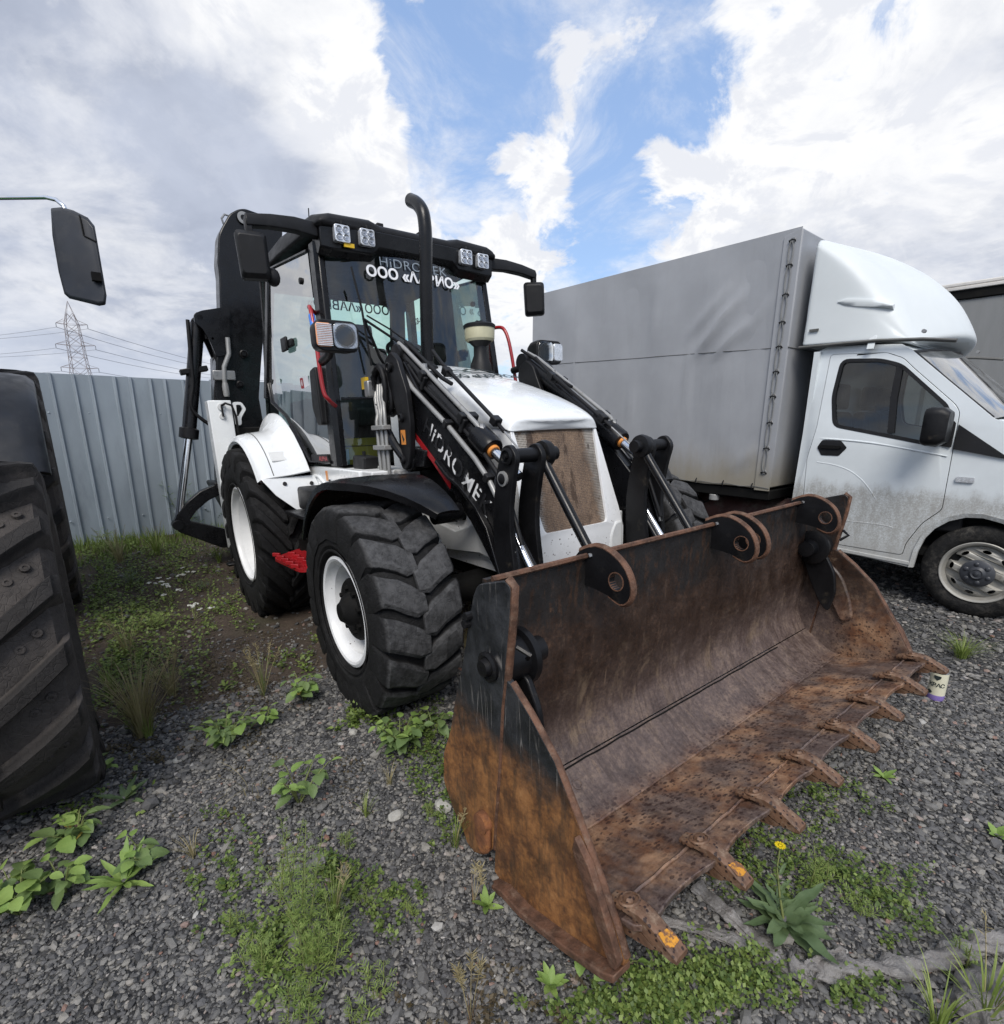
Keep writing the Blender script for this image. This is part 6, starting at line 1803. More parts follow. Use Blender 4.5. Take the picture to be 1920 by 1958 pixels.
# roof fairing
def fairing():
    tab = [(-1.475, 2.885, 2.93, .95, .055, 2.035), (-1.44, 2.90, 2.945, .955, .10, 2.032), (-1.30, 2.83, 2.905, .955, .15, 2.03), (-1.12, 2.72, 2.825, .95, .22, 2.028), (-.95, 2.585, 2.72, .94, .28, 2.026), (-.83, 2.465, 2.63, .93, .32, 2.022), (-.70, 2.31, 2.51, .915, .30, 2.014), (-.60, 2.17, 2.385, .90, .26, 2.005), (-.53, 2.08, 2.26, .885, .20, 1.998), (-.48, 2.03, 2.15, .87, .12, 1.99), (-.455, 2.005, 2.06, .86, .05, 1.985)]
    secs = []
    for x, zs, zc, hw, r, zb in tab:
        q = [(-hw, zb), (-hw - .012, zb + .02), (-hw - .006, zb + .06), (-hw + .004, zb + (zs - zb) * .35)]
        for k in range(7):
            a = pi - (pi / 2) * k / 6
            rr = min(r, (zs - zb) * .6)
            q.append((-hw + .012 + rr + rr * cos(a), zs - rr + rr * sin(a)))
        q += [(-hw * .45, zs + (zc - zs) * .7), (0, zc)]
        q += [(-y, z) for y, z in reversed(q[:-1])]
        bow = [-.22 * abs(y / hw) ** 2.4 * max(0, (x + 1.05) / .6) for y, z in q]
        secs.append([(x + b, 1.01 + y, z) for (y, z), b in zip(q, bow)])
    F = MB().loft(secs).build('roof_fairing', G['van_clean'], TK, smooth=50)
    F.modifiers.new('sub', 'SUBSURF').render_levels = 2
    F.modifiers['sub'].levels = 1
    for mir in (False, True):
        def mm(mb):
            if mir: mb.v = [(x, 2.02 - y, z) for x, y, z in mb.v]
            return mb
        mm(MB().loft([[(x, yb + .002, z - .032 * k), (x, yb - .007 * k, z + .002), (x, yb + .001, z + .026 * k), (x, yb + .05, z + .02), (x, yb + .05, z - .03)] for x, z, k, yb in ((-1.22, 2.365, .15, .056), (-1.16, 2.36, .9, .057), (-1.08, 2.345, 1.0, .060), (-.98, 2.325, .9, .066), (-.90, 2.305, .6, .077), (-.84, 2.285, .15, .090))])).build('fairing_rib', G['van_clean'], F, smooth=60)
        mm(MB().tube([(x, .055, z) for x, z in ((-1.475, 2.035), (-1.2, 2.035), (-.9, 2.035), (-.6, 2.015), (-.40, 1.985))], .014, 6)).build('fairing_seal', G['grey_seal'], F, smooth=60)
        mm(MB().obox(basis((-.93, .060, 2.025), (1, 0, .0), (0, .35, 1)), .05, .11, .012)).build('fairing_latch', G['van_clean'], F, bevel=.003)
        mm(MB().cyl((-.60, .03, 2.07), (-.60, .06, 2.07), .014, n=10)).build('fairing_bolt', G['steel'], F)
    MB().box(-1.40, -1.33, .036, .045, 2.155, 2.175).build('fairing_label', G['grey_seal'], F)
    0 and MB().loft([[(x, y, z) for x, z in ((-.67 + .17 * (1 - abs(y - 1.01) ** 2), 1.965), (-.61 + .17 * (1 - abs(y - 1.01) ** 2), 1.965), (-.605 + .17 * (1 - abs(y - 1.01) ** 2), 1.99), (-.67 + .17 * (1 - abs(y - 1.01) ** 2), 2.0))] for y in (.22, .6, 1.01, 1.4, 1.8)]).build('fairing_lip', G['van_clean'], F, bevel=.008)
fairing()

# ---- tarpaulin box
def box_():
    x0, x1, y0, y1, z0, z1 = -4.83, -1.54, -.012, 2.10, .79, 2.985
    nx, nz = 66, 44
    def disp(x, z):
        u = (x - x0) / (x1 - x0); v = (z - z0) / (z1 - z0)
        e = min(1, u * 8) * min(1, (1 - u) * 14) * min(1, v * 6) * min(1, (1 - v) * 10)
        d = .010 * sin(x * 4.1 + .6 * sin(z * 2)) + .006 * sin(x * 9.7 + z * 1.7)
        # long stretched folds running down-left from the front corner
        for (xa, za, xb, zb, am, wd) in ((-1.95, 2.62, -2.46, 1.98, .040, .045), (-1.88, 2.34, -2.24, 1.98, .030, .035), (-2.10, 2.66, -2.54, 2.20, .024, .04), (-1.75, 2.5, -1.95, 2.1, .02, .03), (-4.0, 2.8, -4.05, 1.0, .014, .05), (-3.6, 2.1, -3.62, .9, .012, .03), (-2.9, 2.9, -2.95, 2.15, .012, .04), (-1.66, 1.22, -1.95, .90, .020, .05), (-2.46, 2.30, -2.52, 1.2, .014, .03), (-3.15, 2.05, -3.2, 1.3, .012, .03), (-2.56, 2.1, -2.58, 1.1, .010, .02)):
            ab = Vector((xb - xa, zb - za)); p = Vector((x - xa, z - za)); L = ab.length
            t = max(-.1, min(1.1, p.dot(ab) / L / L)); q = (p - ab * t).length
            d += am * 1.5 * math.exp(-abs(q / (wd * .8)) ** 1.6) * max(0, sin(pi * min(1, max(0, t))))
        return -d * e
    vs = []; 
    for j in range(nz + 1):
        z = z0 + (z1 - z0) * j / nz
        for i in range(nx + 1):
            x = x0 + (x1 - x0) * i / nx
            sag = .012 * sin(pi * (i / nx * 5) % pi) if j == 0 else 0
            vs.append((x, y0 + disp(x, z), z + sag))
    fs = [(j * (nx + 1) + i, j * (nx + 1) + i + 1, (j + 1) * (nx + 1) + i + 1, (j + 1) * (nx + 1) + i) for j in range(nz) for i in range(nx)]
    S = MB().add(vs, fs).build('tarpaulin_side', G['tarp'], TK, smooth=70, recalc=False)
    mb = MB().box(x0, x1 - .0, y0 + .012, y1, z0 + .02, z1 - .008)
    mb.build('tarpaulin_cover', G['tarp'], TK, bevel=.012)
    MB().prism([(x1 + .003, z0 - .01), (x1 - .14, z0 - .01), (x1 - .14, z1 - .05), (x1 + .003, z1 - .01)], 'y', y0 - .010, y0 - .004).build('tarpaulin_flap', G['tarp'], TK, bevel=.003)
    # horizontal seams, roof hem
    MB().tube([(x0 + (x1 - x0) * k / 40, y0 - disp(x0 + (x1 - x0) * k / 40, 2.12 - .075 * k / 40) * 1.0 * -1 * -1 + disp(x0 + (x1 - x0) * k / 40, 2.12 - .075 * k / 40) * 2 - .0015, 2.12 - .075 * k / 40) for k in range(41)], .003, 5).build('seam', G['grey_seal'], S)
    MB().tube([(x1 + .002, y0, 2.045), (x1 + .002, y1, 2.045)], .004, 5).build('seam', G['grey_seal'], S)
    # laced corner: eyelets, two strands of cord
    zs = [2.89, 2.70, 2.47, 2.25, 2.05, 1.84, 1.63, 1.40, 1.17, .95]
    eye = MB().lathe([(.010, 0), (.012, -.004), (.022, -.005), (.025, 0), (.018, .002)], (0, 0, 0), (0, 1, 0), 14, closed=True).mesh('eyelet', G['steel'])
    staple = MB().tube([(-.022, 0, -.008), (-.024, -.014, .0), (0, -.020, .006), (.024, -.014, .0), (.022, 0, -.008)], .0055, 6).mesh('staple', G['plastic'])
    for z in zs:
        for me, nm in ((eye, 'eyelet'), (staple, 'staple')):
            o = bpy.data.objects.new(nm, me); COL.objects.link(o); o.parent = S; o.location = (-1.605, y0 - .010, z)
    for dx in (-.016, .012):
        pts = []
        for k in range(len(zs) - 1):
            pts += [(-1.605 + dx * .4, y0 - .026, zs[k]), (-1.605 + dx * 1.3, y0 - .020, zs[k] - .06), (-1.605 + dx * 1.2, y0 - .020, zs[k + 1] + .06)]
        pts.append((-1.605, y0 - .026, zs[-1]))
        MB().tube(pts, .005, 6).build('lacing_cord', G['tan'], S, smooth=60)
    # hem cord and hooks along the bottom
    MB().tube([(x0 + k * .137, y0 - .012, z0 + .015 + .010 * (k % 2)) for k in range(25)], .005, 5).build('hem_cord', G['grey_seal'], S)
    hook = MB().tube([(0, 0, .03), (0, -.014, .02), (0, -.016, -.01), (0, -.004, -.02)], .006, 6).mesh('hook', G['plastic'])
    for k in range(11):
        o = bpy.data.objects.new('hook', hook); COL.objects.link(o); o.parent = S; o.location = (-4.6 + k * .29, y0 - .006, z0 + .02)
    MB().box(x0, x1, .0, y1, z0 - .10, z0 - .005).build('platform_frame', G['dark'], TK, bevel=.01)
    mb = MB()
    for x in (-3.9, -2.9, -2.1):
        mb.cyl((x, .04, z0 - .16), (x, .04, z0 - .10), .05, n=14)
    mb.build('marker_lamp', G['pipe'], TK, bevel=.006)
    mb = MB().box(-4.8, .4, .55, .70, .45, .62); mb.box(-4.8, .4, 1.35, 1.50, .45, .62)
    mb.build('frame_rail', G['dark'], TK)
    T_ = MB().cyl((-2.75, .45, .50), (-1.45, .45, .50), .175, n=28).build('gas_cylinder', G['redtank'], TK, bevel=.04, seg=4)
    MB().cyl((-2.50, .33, .62), (-2.50, .20, .66), .07, n=18).build('filler_cap', G['pipe'], T_, bevel=.01)
    MB().tube([(-2.42, .25, .62), (-2.30, .22, .56), (-2.22, .24, .62), (-2.1, .3, .66)], .012, 8).build('filler_hose', G['hose'], T_, smooth=60)
    MB().box(-4.0, -1.4, .75, 1.3, .35, .55).build('driveline', G['dark'], TK)
    MB().prism([(-4.05, .30), (-3.35, .30), (-3.35, .70), (-3.5, .76), (-3.9, .76), (-4.05, .70)], 'y', .02, .03).build('mud_flap', G['plastic'], TK)
box_()
# ---- wheels
RTM = None
def road_tyre():
    hw = .095; r0, R0 = .212, .342
    prof = [(r0, -hw * .75), (r0 + .012, -hw * .88), (r0 + .045, -hw * 1.02), (r0 + .085, -hw * .99), (R0 - .016, -hw * .84), (R0 - .004, -hw * .70), (R0, -hw * .60)]
    for k in range(-2, 3):
        y = k * .030
        if k > -2: prof += [(R0, y - .0185), (R0 - .007, y - .0165), (R0 - .007, y - .0135), (R0, y - .0115)]
    prof += [(R0, hw * .60), (R0 - .004, hw * .70), (R0 - .016, hw * .84), (r0 + .085, hw * .99), (r0 + .045, hw * 1.02), (r0 + .012, hw * .88), (r0, hw * .75)]
    return MB().lathe(prof, (0, 0, 0), (0, 1, 0), 72, caps=False).mesh('tyre', G['rubber_road'], smooth=30)
def road_rim():
    hw = .085
    outer = [(.222, -hw), (.228, -hw - .006), (.222, -hw - .011), (.208, -hw - .004), (.200, -hw + .012), (.192, -hw + .040)]
    mb = MB().lathe(outer + [(.186, -hw + .05), (.20, .06), (.222, .07)], (0, 0, 0), (0, 1, 0), 56, caps=False)
    # disc with eight oval vents
    holes = []
    for k in range(8):
        a = 2 * pi * k / 8 + .2
        c_, s_ = cos(a), sin(a)
        holes.append([(c_ * (.158 + .013 * cos(t)) - s_ * .026 * sin(t), s_ * (.158 + .013 * cos(t)) + c_ * .026 * sin(t)) for t in [2 * pi * q / 14 for q in range(14)]])
    p = plate(circ2(0, 0, .190, 48), holes, 'y', 0, .006)
    def yy(r):
        return float(np.interp(r, [0, .075, .085, .125, .15, .175, .19], [-.105, -.105, -.100, -.082, -.078, -.066, -.045]))
    p.v = [(x, y + yy(math.hypot(x, z)), z) for x, y, z in p.v]
    mb.add(p.v, p.f)
    return mb.mesh('rim', G['steelrim'], smooth=30)
RT, RR_ = road_tyre(), road_rim()
def road_wheel(x, y, flip, hub=True):
    wr = empty('wheel', Matrix.Translation((x, y, .342)) @ (Matrix.Rotation(pi, 4, 'Z') if flip else Matrix.Identity(4)) @ Matrix.Rotation(.35, 4, 'Y'), TK)
    for me, nm in ((RT, 'tyre'), (RR_, 'rim')):
        o = bpy.data.objects.new(nm, me); COL.objects.link(o); o.parent = wr
    H = MB().lathe([(.098, -.098), (.100, -.112), (.090, -.120), (.050, -.124), (.040, -.134), (.034, -.140), (.026, -.136), (.014, -.138), (.010, -.146), (0, -.147)], (0, 0, 0), (0, 1, 0), 36).build('hub_cap', G['hub'], wr, smooth=35)
    mb = MB()
    for k in range(6):
        a = 2 * pi * k / 6
        mb.sphere((.068 * cos(a), -.122, .068 * sin(a)), .017, 10, 6, (1, .5, 1))
    mb.build('nut_cover', G['hub'], wr, smooth=60)
    MB().tube([(.17, -.07, .07), (.185, -.10, .075)], .005, 6).build('valve', G['plastic'], wr)
for x in (0, -3.70):
    road_wheel(x, .11, False); road_wheel(x, 1.91, True)

# ---------------------------------------------------------------- trailer behind the truck
TL = empty('curtain_trailer', T_MAT @ Matrix.Translation((0, 6.0, 0)), label='grey curtain-sided trailer with pale roof rail behind the white truck cab', category='trailer')
zt = 1.4404 + (2.913 - 1.4404) * 11.0 / 8.0
zs_ = 1.4404 + (2.83 - 1.4404) * 11.0 / 8.0; zd = 1.4404 + (2.733 - 1.4404) * 11.0 / 8.0
MB().box(-3.2, 10, 0, 2.5, 1.05, zd).build('curtain', G['tan'], TL, bevel=.02)
MB().box(-3.25, 10.05, -.03, 2.53, zd, zs_).build('black_strip', G['dark'], TL, bevel=.01)  # black strip between curtain and gutter
MB().box(-3.25, 10.05, -.06, 2.56, zs_, zs_ + .05).build('gutter', G['rail'], TL, bevel=.01)
MB().box(-3.25, 10.05, -.05, 2.55, zs_ + .05, zt).build('roof_rail', G['rail'], TL, bevel=.02)
mb = MB()
for k in range(12):
    mb.box(-3.0 + k * 1.1, -2.95 + k * 1.1, -.012, .0, 1.1, zd)
mb.build('curtain_strap', G['grey_seal'], TL)
MB().box(-3.2, 10, .1, 2.4, .85, 1.05).build('chassis', G['dark'], TL)
for x in (5.5, 6.8, 8.1, -2.2):
    MB().lathe([(.25, -.15), (.5, -.14), (.52, 0), (.5, .14), (.25, .15)], (x, .25, .52), (0, 1, 0), 32).build('wheel', G['rubber_road'], TL, smooth=40)
MB().box(-2.9, -2.7, .3, .5, 0, .9).build('landing_leg', G['dark'], TL)
MB().box(-2.9, -2.7, 2.0, 2.2, 0, .9).build('landing_leg', G['dark'], TL)

# ================================================================ farm tractor at the left edge (frame TR: front wheel's outer face at y = 0)
TRC = empty('farm_tractor', TR_MAT, label='dark farm tractor cut off by the left edge, big muddy lugged tyres', category='tractor')
def farm_tyre(R, W, rim_r, n, lug_h, name, flat=.0, m='rubber_farm'):
    Rc = R - lug_h; hw = W / 2
    prof = [(rim_r, -hw * .72), (rim_r + .02, -hw * .85), (rim_r + (Rc - rim_r) * .4, -hw), (rim_r + (Rc - rim_r) * .7, -hw * 1.0), (Rc - .05, -hw * .96), (Rc - .012, -hw * .88), (Rc + .004, -hw * .5), (Rc + .012, 0), (Rc + .004, hw * .5), (Rc - .012, hw * .88), (Rc - .05, hw * .96), (rim_r + (Rc - rim_r) * .7, hw), (rim_r + (Rc - rim_r) * .4, hw), (rim_r + .02, hw * .85), (rim_r, hw * .72)]
    mb = MB().lathe(prof, (0, 0, 0), (0, 1, 0), 80, caps=False)
    pitch = 2 * pi / n
    P = lambda a, r, y: (r * cos(a), y, r * sin(a))
    for k in range(n):
        for s in (-1, 1):
            a0 = (k + (.5 if s > 0 else 0)) * pitch
            secs = []
            for t, sk, drop, wd in ((-.04, .0, 0, .10), (.06, .08, 0, .135), (.35, .34, 0, .14), (.6, .58, .0, .145), (.80, .78, .004, .15), (.94, .92, .014, .16), (1.0, .97, .06, .17)):
                y = s * t * hw; a = a0 + sk * pitch; w_ = pitch * wd
                top = Rc + lug_h - drop; bt = Rc - .02 - drop * 1.3
                secs.append([P(a - w_ * 1.5, bt, y), P(a - w_ * .95, top - .006, y), P(a - w_ * .8, top, y), P(a + w_ * .8, top, y), P(a + w_ * .95, top - .006, y), P(a + w_ * 1.5, bt, y)])
            mb.loft(secs)
            # little round moulding pips between the lugs
            for j in range(4):
                a = a0 + pitch * (.60 + .10 * j) + sk * pitch * 0; y = s * hw * (.22 + .17 * j)
                aa = a0 + pitch * ((.22 + .17 * j) * 1.12 + .48)
                mb.lathe([(.016, -.004), (.014, .005), (.006, .006), (.005, .002), (0, .002)], P(aa, Rc + .001, y), P(aa, 1, 0), 10)
    if flat:
        mb.v = [(x, y * (1 + .10 * max(0, (-z - R * .75) / (R * .25))), max(z, -R + flat)) for x, y, z in mb.v]
    return mb.mesh('tyre', G[m], smooth=32)
fw_ = empty('front_wheel', Matrix.Translation((0, -.27, .591)) @ Matrix.Rotation(0, 4, 'Y'), TRC)
o = bpy.data.objects.new('tyre', farm_tyre(.69, .56, .36, 18, .058, 'front', flat=.03)); COL.objects.link(o); o.parent = fw_
MB().lathe([(.37, -.22), (.38, -.25), (.33, -.2), (.30, .10), (.05, .12), (.05, .16), (.33, .16), (.37, .22)], (0, 0, 0), (0, 1, 0), 40).build('rim', G['bracket'], fw_)
rw_ = empty('rear_wheel', Matrix.Translation((-2.75, -.26, .86)) @ Matrix.Rotation(.2, 4, 'Y'), TRC)
o = bpy.data.objects.new('tyre', farm_tyre(.93, .60, .50, 21, .045, 'rear', m='rubber_farm_rear')); COL.objects.link(o); o.parent = rw_
MB().lathe([(.51, -.24), (.52, -.27), (.46, -.2), (.44, .10), (.05, .12), (.05, .16), (.46, .16), (.51, .24)], (0, 0, 0), (0, 1, 0), 40).build('rim', G['bracket'], rw_)
# rounded dark fender shell over the rear wheel
secs = []
for k in range(15):
    a = R_(20 + 150 * k / 14)
    q = []
    for y, r in ((-.62, 1.00), (-.30, 1.01), (-.10, 1.01), (-.02, .995), (.015, .96), (.02, .90), (.0, .90), (-.03, .955), (-.12, .985), (-.62, .98)):
        q.append((-2.35 + r * .92 * cos(a), y, .80 + r * .93 * sin(a)))
    secs.append(q)
MB().loft(secs).build('rear_fender', G['shell'], TRC, smooth=45, bevel=.004)
# front fender stub: pale bracket and plate
MB().prism(round_poly([(-.50, 1.33), (.05, 1.36), (.35, 1.32), (.40, 1.26), (.36, 1.255), (.05, 1.315), (-.50, 1.29)], .02), 'y', -.60, -.13).build('front_fender', G['bracket'], TRC, bevel=.012)
MB().sphere((-.85, -.26, 1.42), .05, sc=(1, 1.3, .7)).build('green_cap', G['green'], TRC)  # small plain green cap on the tractor, gives no light
# body: bonnet, cab and mirror (mostly left of the frame)
MB().prism(round_poly([(.55, .85), (.55, 1.35), (.35, 1.55), (-1.3, 1.65), (-1.3, .85)], .08), 'y', -1.55, -.90).build('bonnet', G['green'], TRC, bevel=.03)
MB().box(-3.2, .5, -1.5, -.95, .55, .85).build('chassis', G['dark'], TRC, bevel=.02)
MB().cyl((0, -2.2, .59), (0, -.3, .59), .08, n=16).build('front_axle', G['dark'], TRC)
MB().cyl((-2.75, -2.2, .86), (-2.75, -.3, .86), .12, n=16).build('rear_axle', G['dark'], TRC)
mb = MB()
for (x, y) in ((-1.35, -.70), (-1.35, -1.75), (-2.9, -.70), (-2.9, -1.75)):
    mb.tube([(x, y, .9), (x - .05 * (1 if x > -2 else -1), y, 2.75)], .05, 8)
mb.build('cab_frame', G['black'], TRC)
MB().box(-3.05, -1.2, -1.9, -.55, 2.75, 2.92).build('cab_roof', G['shell'], TRC, bevel=.05)
mb = MB().box(-2.9, -1.4, -.71, -.70, .95, 2.72); mb.box(-1.36, -1.35, -1.72, -.74, 1.66, 2.72)
mb.build('cab_glass', G['glass_dark'], TRC)
def tr_mirror():
    inv = TR_MAT.inverted()
    p = lambda x, y, d: inv @ at_depth(x, y, d)
    D_ = 2.05
    out = [(97, 398), (118, 396), (140, 402), (168, 416), (181, 432), (186, 460), (204, 565), (202, 583), (190, 585), (133, 571), (123, 562), (112, 520), (100, 450)]
    ctr = [(sum(a for a, b in out) / len(out)), (sum(b for a, b in out) / len(out))]
    secs = []
    for dd, k in ((.0, .93), (.012, 1.0), (.05, 1.0), (.075, .94), (.085, .70)):
        secs.append([p(ctr[0] + (a - ctr[0]) * k, ctr[1] + (b - ctr[1]) * k, D_ + dd - .03) for a, b in out])
    MRR = MB().loft(secs).build('mirror_housing', G['shell'], TRC, smooth=45, bevel=.004)
    MB().tube([p(152, 412, D_ - .033), p(160, 450, D_ - .034), p(184, 462, D_ - .033)], .003, 5).build('mirror_seam', G['dark'], MRR)
    MB().prism([(0, 0), (1, 0), (1, 1), (0, 1)], 'z', 0, 1).xform(Matrix.Translation(p(176, 538, D_ - .036)) @ Matrix.Scale(.03, 4)).build('mirror_vent', G['dark'], MRR)
    a0 = p(128, 400, D_ + .01)
    root_ = Vector((-1.40, -.70, 2.60))
    pts = [root_, p(-160, 384, D_ + .25), p(0, 378, D_ + .04), p(88, 377, D_ + .01), p(108, 382, D_ + .01), p(122, 394, D_ + .01), p(126, 405, D_ + .01)]
    MB().tube(pts, .0085, 10).build('mirror_arm', G['chrome'], TRC, smooth=60)
tr_mirror()
# ================================================================ ground litter, stones and plants
def gzv(x, y):
    nr = np.exp(-((x / 8) ** 2 + ((y - 3) / 8) ** 2))
    return terrain(x, y) * np.clip(nr * 1.6, 0, 1) + nr * (.012 * np.sin(x * 3.1 + 1.3) * np.cos(y * 2.7) + .006 * np.sin(x * 8.3 + y * 5.1))
def ico():
    bm = bmesh.new(); bmesh.ops.create_icosphere(bm, subdivisions=1, radius=1)
    v = np.array([q.co[:] for q in bm.verts]); f = np.array([[q.index for q in fc.verts] for fc in bm.faces]); bm.free()
    return v, f
IV, IF = ico()
def soil_mask(x, y):
    e = -.55 * x + .83 * y + .25 * np.sin(x * 2.3 + 1) + .20 * np.sin(y * 3.1 + x)
    return (e > 2.85) & (x < .15)
def stones(name, n, rmin, rmax, mean, sig, **props):
    th = rng.uniform(-1.05, 1.05, n * 2); u = rng.uniform(0, 1, n * 2)
    r = np.sqrt(rmin ** 2 + (rmax ** 2 - rmin ** 2) * u)
    x = r * np.sin(th); y = r * np.cos(th)
    keep = ~soil_mask(x, y) | (rng.uniform(0, 1, len(x)) < .10)
    x, y = x[keep][:n], y[keep][:n]; n = len(x)
    s = np.exp(rng.normal(np.log(mean), sig, n)); s = np.clip(s, mean * .45, mean * 2.6)
    sc = np.stack([s * rng.uniform(.85, 1.45, n), s * rng.uniform(.65, 1.05, n), s * rng.uniform(.42, .72, n)], 1)
    V = IV[None] * (1 + rng.uniform(-.24, .24, (n, len(IV), 1)))
    V = V * sc[:, None, :]
    a = rng.uniform(0, 2 * pi, n); t = rng.normal(0, .38, n)
    V = np.stack([V[..., 0], V[..., 1] * np.cos(t)[:, None] - V[..., 2] * np.sin(t)[:, None], V[..., 1] * np.sin(t)[:, None] + V[..., 2] * np.cos(t)[:, None]], -1)
    V = np.stack([V[..., 0] * np.cos(a)[:, None] - V[..., 1] * np.sin(a)[:, None], V[..., 0] * np.sin(a)[:, None] + V[..., 1] * np.cos(a)[:, None], V[..., 2]], -1)
    z = gzv(x, y) + s * rng.uniform(.05, .55, n)
    V = V + np.stack([x, y, z], -1)[:, None, :]
    F = (IF[None] + (np.arange(n) * len(IV))[:, None, None])
    return add_mesh(name, V.reshape(-1, 3), F.reshape(-1, 3), G['stone'], smooth=False, **props)
stones('gravel', 60000, .85, 2.3, .0051, .42, kind='stuff')
stones('gravel', 42000, 2.3, 4.0, .0077, .38, kind='stuff')
stones('gravel', 15000, 4.0, 7.0, .013, .34, kind='stuff')
stones('gravel', 900, .9, 4.5, .0155, .30, kind='stuff')

# ---- single pale stones
def stone_thing(px, py, size, label):
    p = gp(px, py)
    bm = bmesh.new(); bmesh.ops.create_icosphere(bm, subdivisions=2, radius=1)
    r = random.Random(int(px))
    k = [Vector((r.uniform(-1, 1), r.uniform(-1, 1), r.uniform(-1, 1))).normalized() for _ in range(7)]
    for v in bm.verts:
        m = 1.0
        for q in k:
            m = min(m, .78 / max(.3, v.co.normalized().dot(q)) if v.co.normalized().dot(q) > .5 else 1.0)
        v.co = v.co * m * (1 + r.uniform(-.04, .04))
        v.co.x *= size; v.co.y *= size * .75; v.co.z *= size * .55
    me = bpy.data.meshes.new('stone'); bm.to_mesh(me); bm.free()
    me.materials.append(G['pale_stone'])
    o = bpy.data.objects.new('stone', me); COL.objects.link(o)
    o.location = p + Vector((0, 0, size * .25)); o.rotation_euler = (0, 0, r.uniform(0, 6))
    o['label'] = label; o['category'] = 'stone'; o['group'] = 'pale stones lying in the gravel'
stone_thing(757, 1563, .036, 'pale angular stone in open gravel left of the big bucket')
stone_thing(848, 1545, .045, 'largest pale stone, half under the near bucket side plate')
stone_thing(676, 1403, .028, 'small whitish stone between the plants before the near front tyre')
stone_thing(341, 1456, .024, 'small pale stone right of the tractor tyre')
stone_thing(1874, 1795, .030, 'upright pale stone above the twisted plastic sheet')

# ---- plants
def leaf_mesh(L, W, name, m, curl=.25, fold=.22, tip=.9, wave=0.0, nx=6):
    vs = []; seq = [0, .08, .18, .28, .38, .48, .58, .68, .78, .88, 1.0]
    for t in seq:
        w = W * (sin(pi * min(1, t ** tip)) ** .75) * (1 if 0 < t < 1 else .0) * (1.07 if seq.index(t) % 2 else .95) + .0006
        z = -curl * L * t * t + wave * L * .05 * sin(t * 14)
        for k in (-1, -.5, 0, .5, 1):
            vs.append((L * t, k * w, z + abs(k) * w * fold + wave * w * .25 * sin(t * 20 + k * 2)))
    fs = [(i * 5 + j, i * 5 + j + 1, (i + 1) * 5 + j + 1, (i + 1) * 5 + j) for i in range(len(seq) - 1) for j in range(4)]
    return MB().add(vs, fs).mesh(name, m, smooth=70, recalc=False)
LM = [leaf_mesh(.080, .027, 'leaf', G['leaf'], .22, .25), leaf_mesh(.066, .024, 'leaf', G['leaf'], .30, .18), leaf_mesh(.055, .019, 'leaf', G['leaf'], .15, .3)]
LM += [leaf_mesh(.074, .025, 'leaf', G['leaf_old'], .35, .22), leaf_mesh(.050, .018, 'leaf', G['leaf_old'], .2, .3), leaf_mesh(.062, .020, 'leaf', G['leaf_old'], .5, .35)]
LY = leaf_mesh(.055, .019, 'leaf', G['leaf_yellow'], .3, .1)
def put(me, name, parent, m):
    o = bpy.data.objects.new(name, me); COL.objects.link(o); o.parent = parent; o.matrix_local = m
    return o
def broad_plant(px, py, size, n, label, yellow=0, spread=1.0, big=1.0):
    p = gp(px, py)
    r = random.Random(int(px * 7 + py))
    root = empty('broadleaf_weed', Matrix.Translation(p) @ Matrix.Rotation(r.uniform(0, 6.28), 4, 'Z'), label=label, category='weed', group='broad-leaved weeds in the gravel')
    mb = MB()
    n = int(n * 1.5); stems = max(2, n // 5)
    k = 0
    for s in range(stems):
        a = s * 2.4 + r.uniform(-.4, .4)
        lean_ = r.uniform(.25, .9) * spread
        H = size * r.uniform(.65, 1.0)
        mb = MB()
        base = Vector((0, 0, -.01)); tip = Vector((cos(a) * lean_ * H, sin(a) * lean_ * H, H))
        mid = base.lerp(tip, .5) + Vector((0, 0, H * .12))
        mb.tube([base, mid, tip], [.0035, .003, .0018], 5)
        per = n // stems
        for j in range(per):
            t = .30 + .70 * (j + 1) / per
            q = base.lerp(mid, t * 2) if t < .5 else mid.lerp(tip, t * 2 - 1)
            yaw = a + (pi / 2 + 1.1 * r.uniform(-1, 1)) * (1 if j % 2 else -1) * (1 if j < per - 1 else 0)
            pet = .014
            d = Vector((cos(yaw), sin(yaw), .25))
            mb.tube([q, q + d * pet], [.0014, .0012], 4)
            sc = big * (.55 + .60 * r.random()) * (1.0 if j < per - 2 else .75)
            m = Matrix.Translation(q + d * pet) @ Matrix.Rotation(yaw, 4, 'Z') @ Matrix.Rotation(R_(r.uniform(-22, 18)), 4, 'Y') @ Matrix.Rotation(R_(r.uniform(-20, 20)), 4, 'X') @ Matrix.Scale(sc, 4)
            me = LY if (yellow and k < yellow and j == 0) else LM[r.choice((0, 1, 2, 2, 1, 3, 4, 5) if j > per * .4 else (0, 3, 3, 4, 5))]
            if me is LY: k += 1
            put(me, 'leaf', root, m)
        mb.build('stem', G['stem'], root, smooth=60)
    return root
broad_plant(432, 1425, .16, 36, 'leafy green weed left of the near front tyre, beside the soil edge')
broad_plant(510, 1385, .10, 8, 'small leafy sprig just right of the bushiest leafy weed')
broad_plant(583, 1340, .15, 22, 'leafy weed with one yellow leaf nearest the near front tyre', 1)
broad_plant(572, 1535, .17, 18, 'pale green broad-leaved weed standing alone in open gravel', big=1.15)
broad_plant(765, 1440, .17, 42, 'bushy broad-leaved weed between front tyre and near bucket side')
broad_plant(830, 1400, .10, 10, 'low leafy weed squeezed behind the near bucket side plate')
broad_plant(190, 1490, .10, 10, 'small leafy weed at the foot of the tractor tyre')
broad_plant(150, 1610, .12, 20, 'leafy weed with yellowing leaf below the tractor tyre', 2)
